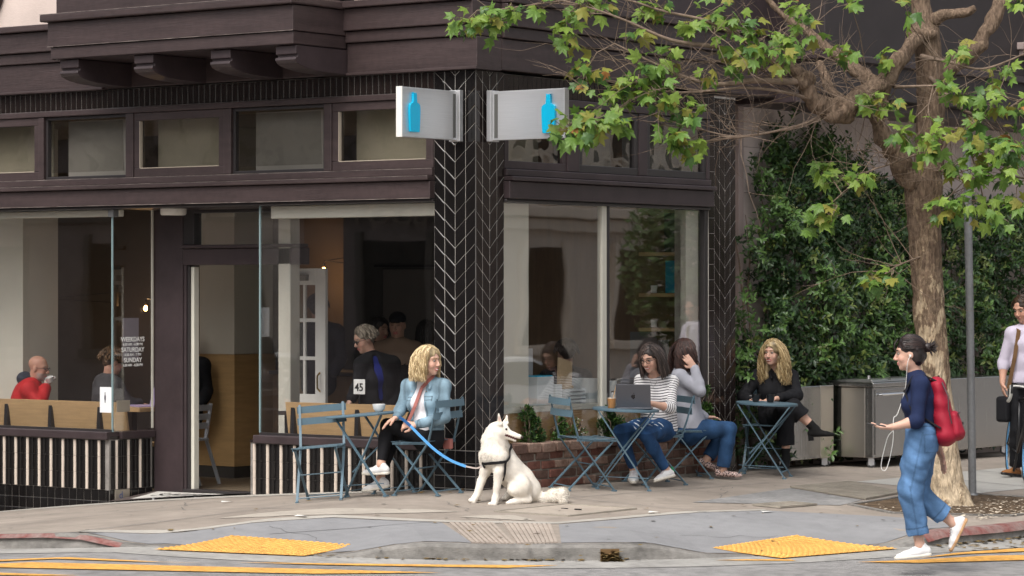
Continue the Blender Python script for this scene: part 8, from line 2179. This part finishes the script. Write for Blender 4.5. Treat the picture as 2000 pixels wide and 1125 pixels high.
bp_ = tuple(g['muz1'] + hf * .021 + hu * .007 - g['base']); n_o = MB().lathe([(.0, -.012), (.012, -.008), (.014, .0), (.010, .008), (0, .010)], bp_, 12, cap=False).build('nose', mat('dog_nose', (.055, .035, .032), .35, .5), dog, smooth='all')
for sg in (1, -1):
    bm = bmesh.new(); bmesh.ops.create_uvsphere(bm, u_segments=10, v_segments=8, radius=.0105); m_ = bpy.data.meshes.new('eye'); bm.to_mesh(m_); bm.free(); m_.materials.append(EYEM)
    link('eye', m_, dog, loc=tuple(g['skull'] + hf * .046 + hu * .020 + hs_ * .040 * sg - g['base']))
HB = mat('black_harness', (.012, .012, .014), .7, .3)
hn = thing('harness', 'black dog harness with a metal ring across the white dog\'s chest', 'harness', tuple(g['base']))
def around(c, ax, r, w, t0=0, t1=6.2832, n=28, e=1.0):
    ax = nrm(ax); x = nrm(np.cross(ax, V3(0, 0, 1))); y = np.cross(ax, x); m = MB()
    P = [c + x * r * math.cos(t) + y * r * e * math.sin(t) for t in np.linspace(t0, t1, n)]
    for a, b in zip(P, P[1:]): m.bar(a - g['base'], b - g['base'], w, .006, tuple(nrm((a + b) / 2 - c)))
    return m
def wrapped(cpts, w):
    """strap pressed onto the dog's skin between control points"""
    pts = []
    for a, b in zip(cpts, cpts[1:]):
        for k in range(8): pts.append(a + (b - a) * k / 8)
    pts.append(cpts[-1]); m = MB(); q = []
    for p in pts:
        i = np.argmin(((co + g['base'] - p) ** 2).sum(1)); q.append(co[i] + no[i] * .012)
    for k in range(2): q = [q[0]] + [(q[i - 1] + q[i] * 2 + q[i + 1]) / 4 for i in range(1, len(q) - 1)] + [q[-1]]
    for a, b in zip(q, q[1:]): m.bar(a, b + (b - a) * .08, w, .007, tuple(nrm(no[np.argmin(((co - a) ** 2).sum(1))])))
    return m
wrapped([g['hA'] + V3(.02, .12, .02), g['hA'], g['hB'], g['hC']], .024).build('chest_strap', HB, hn)
wrapped([g['hC'], g['hD'], g['hD'] + V3(-.05, .08, .05)], .02).build('shoulder_strap', HB, hn)
wrapped([g['hC'], g['hC'] + V3(.03, 0, -.10), g['hC'] + V3(-.06, .05, -.17)], .02).build('girth_strap', HB, hn)
MB().tube([LEASH[-1] - g['base'] + V3(.011 * math.cos(t), 0, .011 * math.sin(t)) for t in [6.2832 * i / 14 for i in range(15)]], .003, 5, cap=False).build('ring', ALU, hn)
lsh = thing('leash', 'bright blue leash from the denim woman\'s hands to the dog', 'leash', LEASH[4])
def ribbon(pts, m, w, nm):
    mb, P, _ = limb_mesh([(p, .01) for p in pts], 4, 6, 0); o = Vector(LEASH[4]); q = MB()
    for a, b in zip(P, P[1:]): q.bar(a - o, b - o + (b - a) * .05, .006, w, (0, 0, 1))
    q.build(nm, m, lsh)
ribbon(LEASH[:3], mat('dark_blue_webbing', (.02, .10, .27), .6, .3), .026, 'handle_loop'); ribbon(LEASH[2:7], mat('bright_blue_webbing', (.10, .34, .68), .6, .3), .022, 'strap'); ribbon(LEASH[6:], mat('pale_strap_end', (.5, .42, .38), .6, .3), .012, 'clip')
# pale dried plant whose plumes just reach into the picture by the tiled base
dp = thing('potted_plant', 'pale dry plume of a plant at the far end of the tiled base', 'plant', (-6.05, -.42, S(-6.05, -.42)))
MB().lathe([(.10, 0), (.13, .28), (.14, .30), (.12, .30), (.11, .26), (0, .26)], n=18).build('pot', mat('dark_pot', (.05, .045, .04), .6, .3), dp, smooth=True)
m = MB(); rr = random.Random(3)
for k in range(90):
    a = rr.uniform(-.5, .9); h = rr.uniform(.25, .52); dx = math.cos(a) * rr.uniform(.05, .30); dy = math.sin(a) * .12
    m.tube([(0, 0, .26), (dx * .5, dy * .5, .26 + h * .6), (dx, dy, .24 + h * rr.uniform(.5, .9)), (dx * 1.1, dy * 1.1, .20 + h * .35)], [.004, .005, .007, .002], 4, cap=False)
m.build('plume', mat('straw_plume', (.62, .52, .40), .9, .1, var=.3, vscale=20, col2=(.55, .33, .10)), dp)
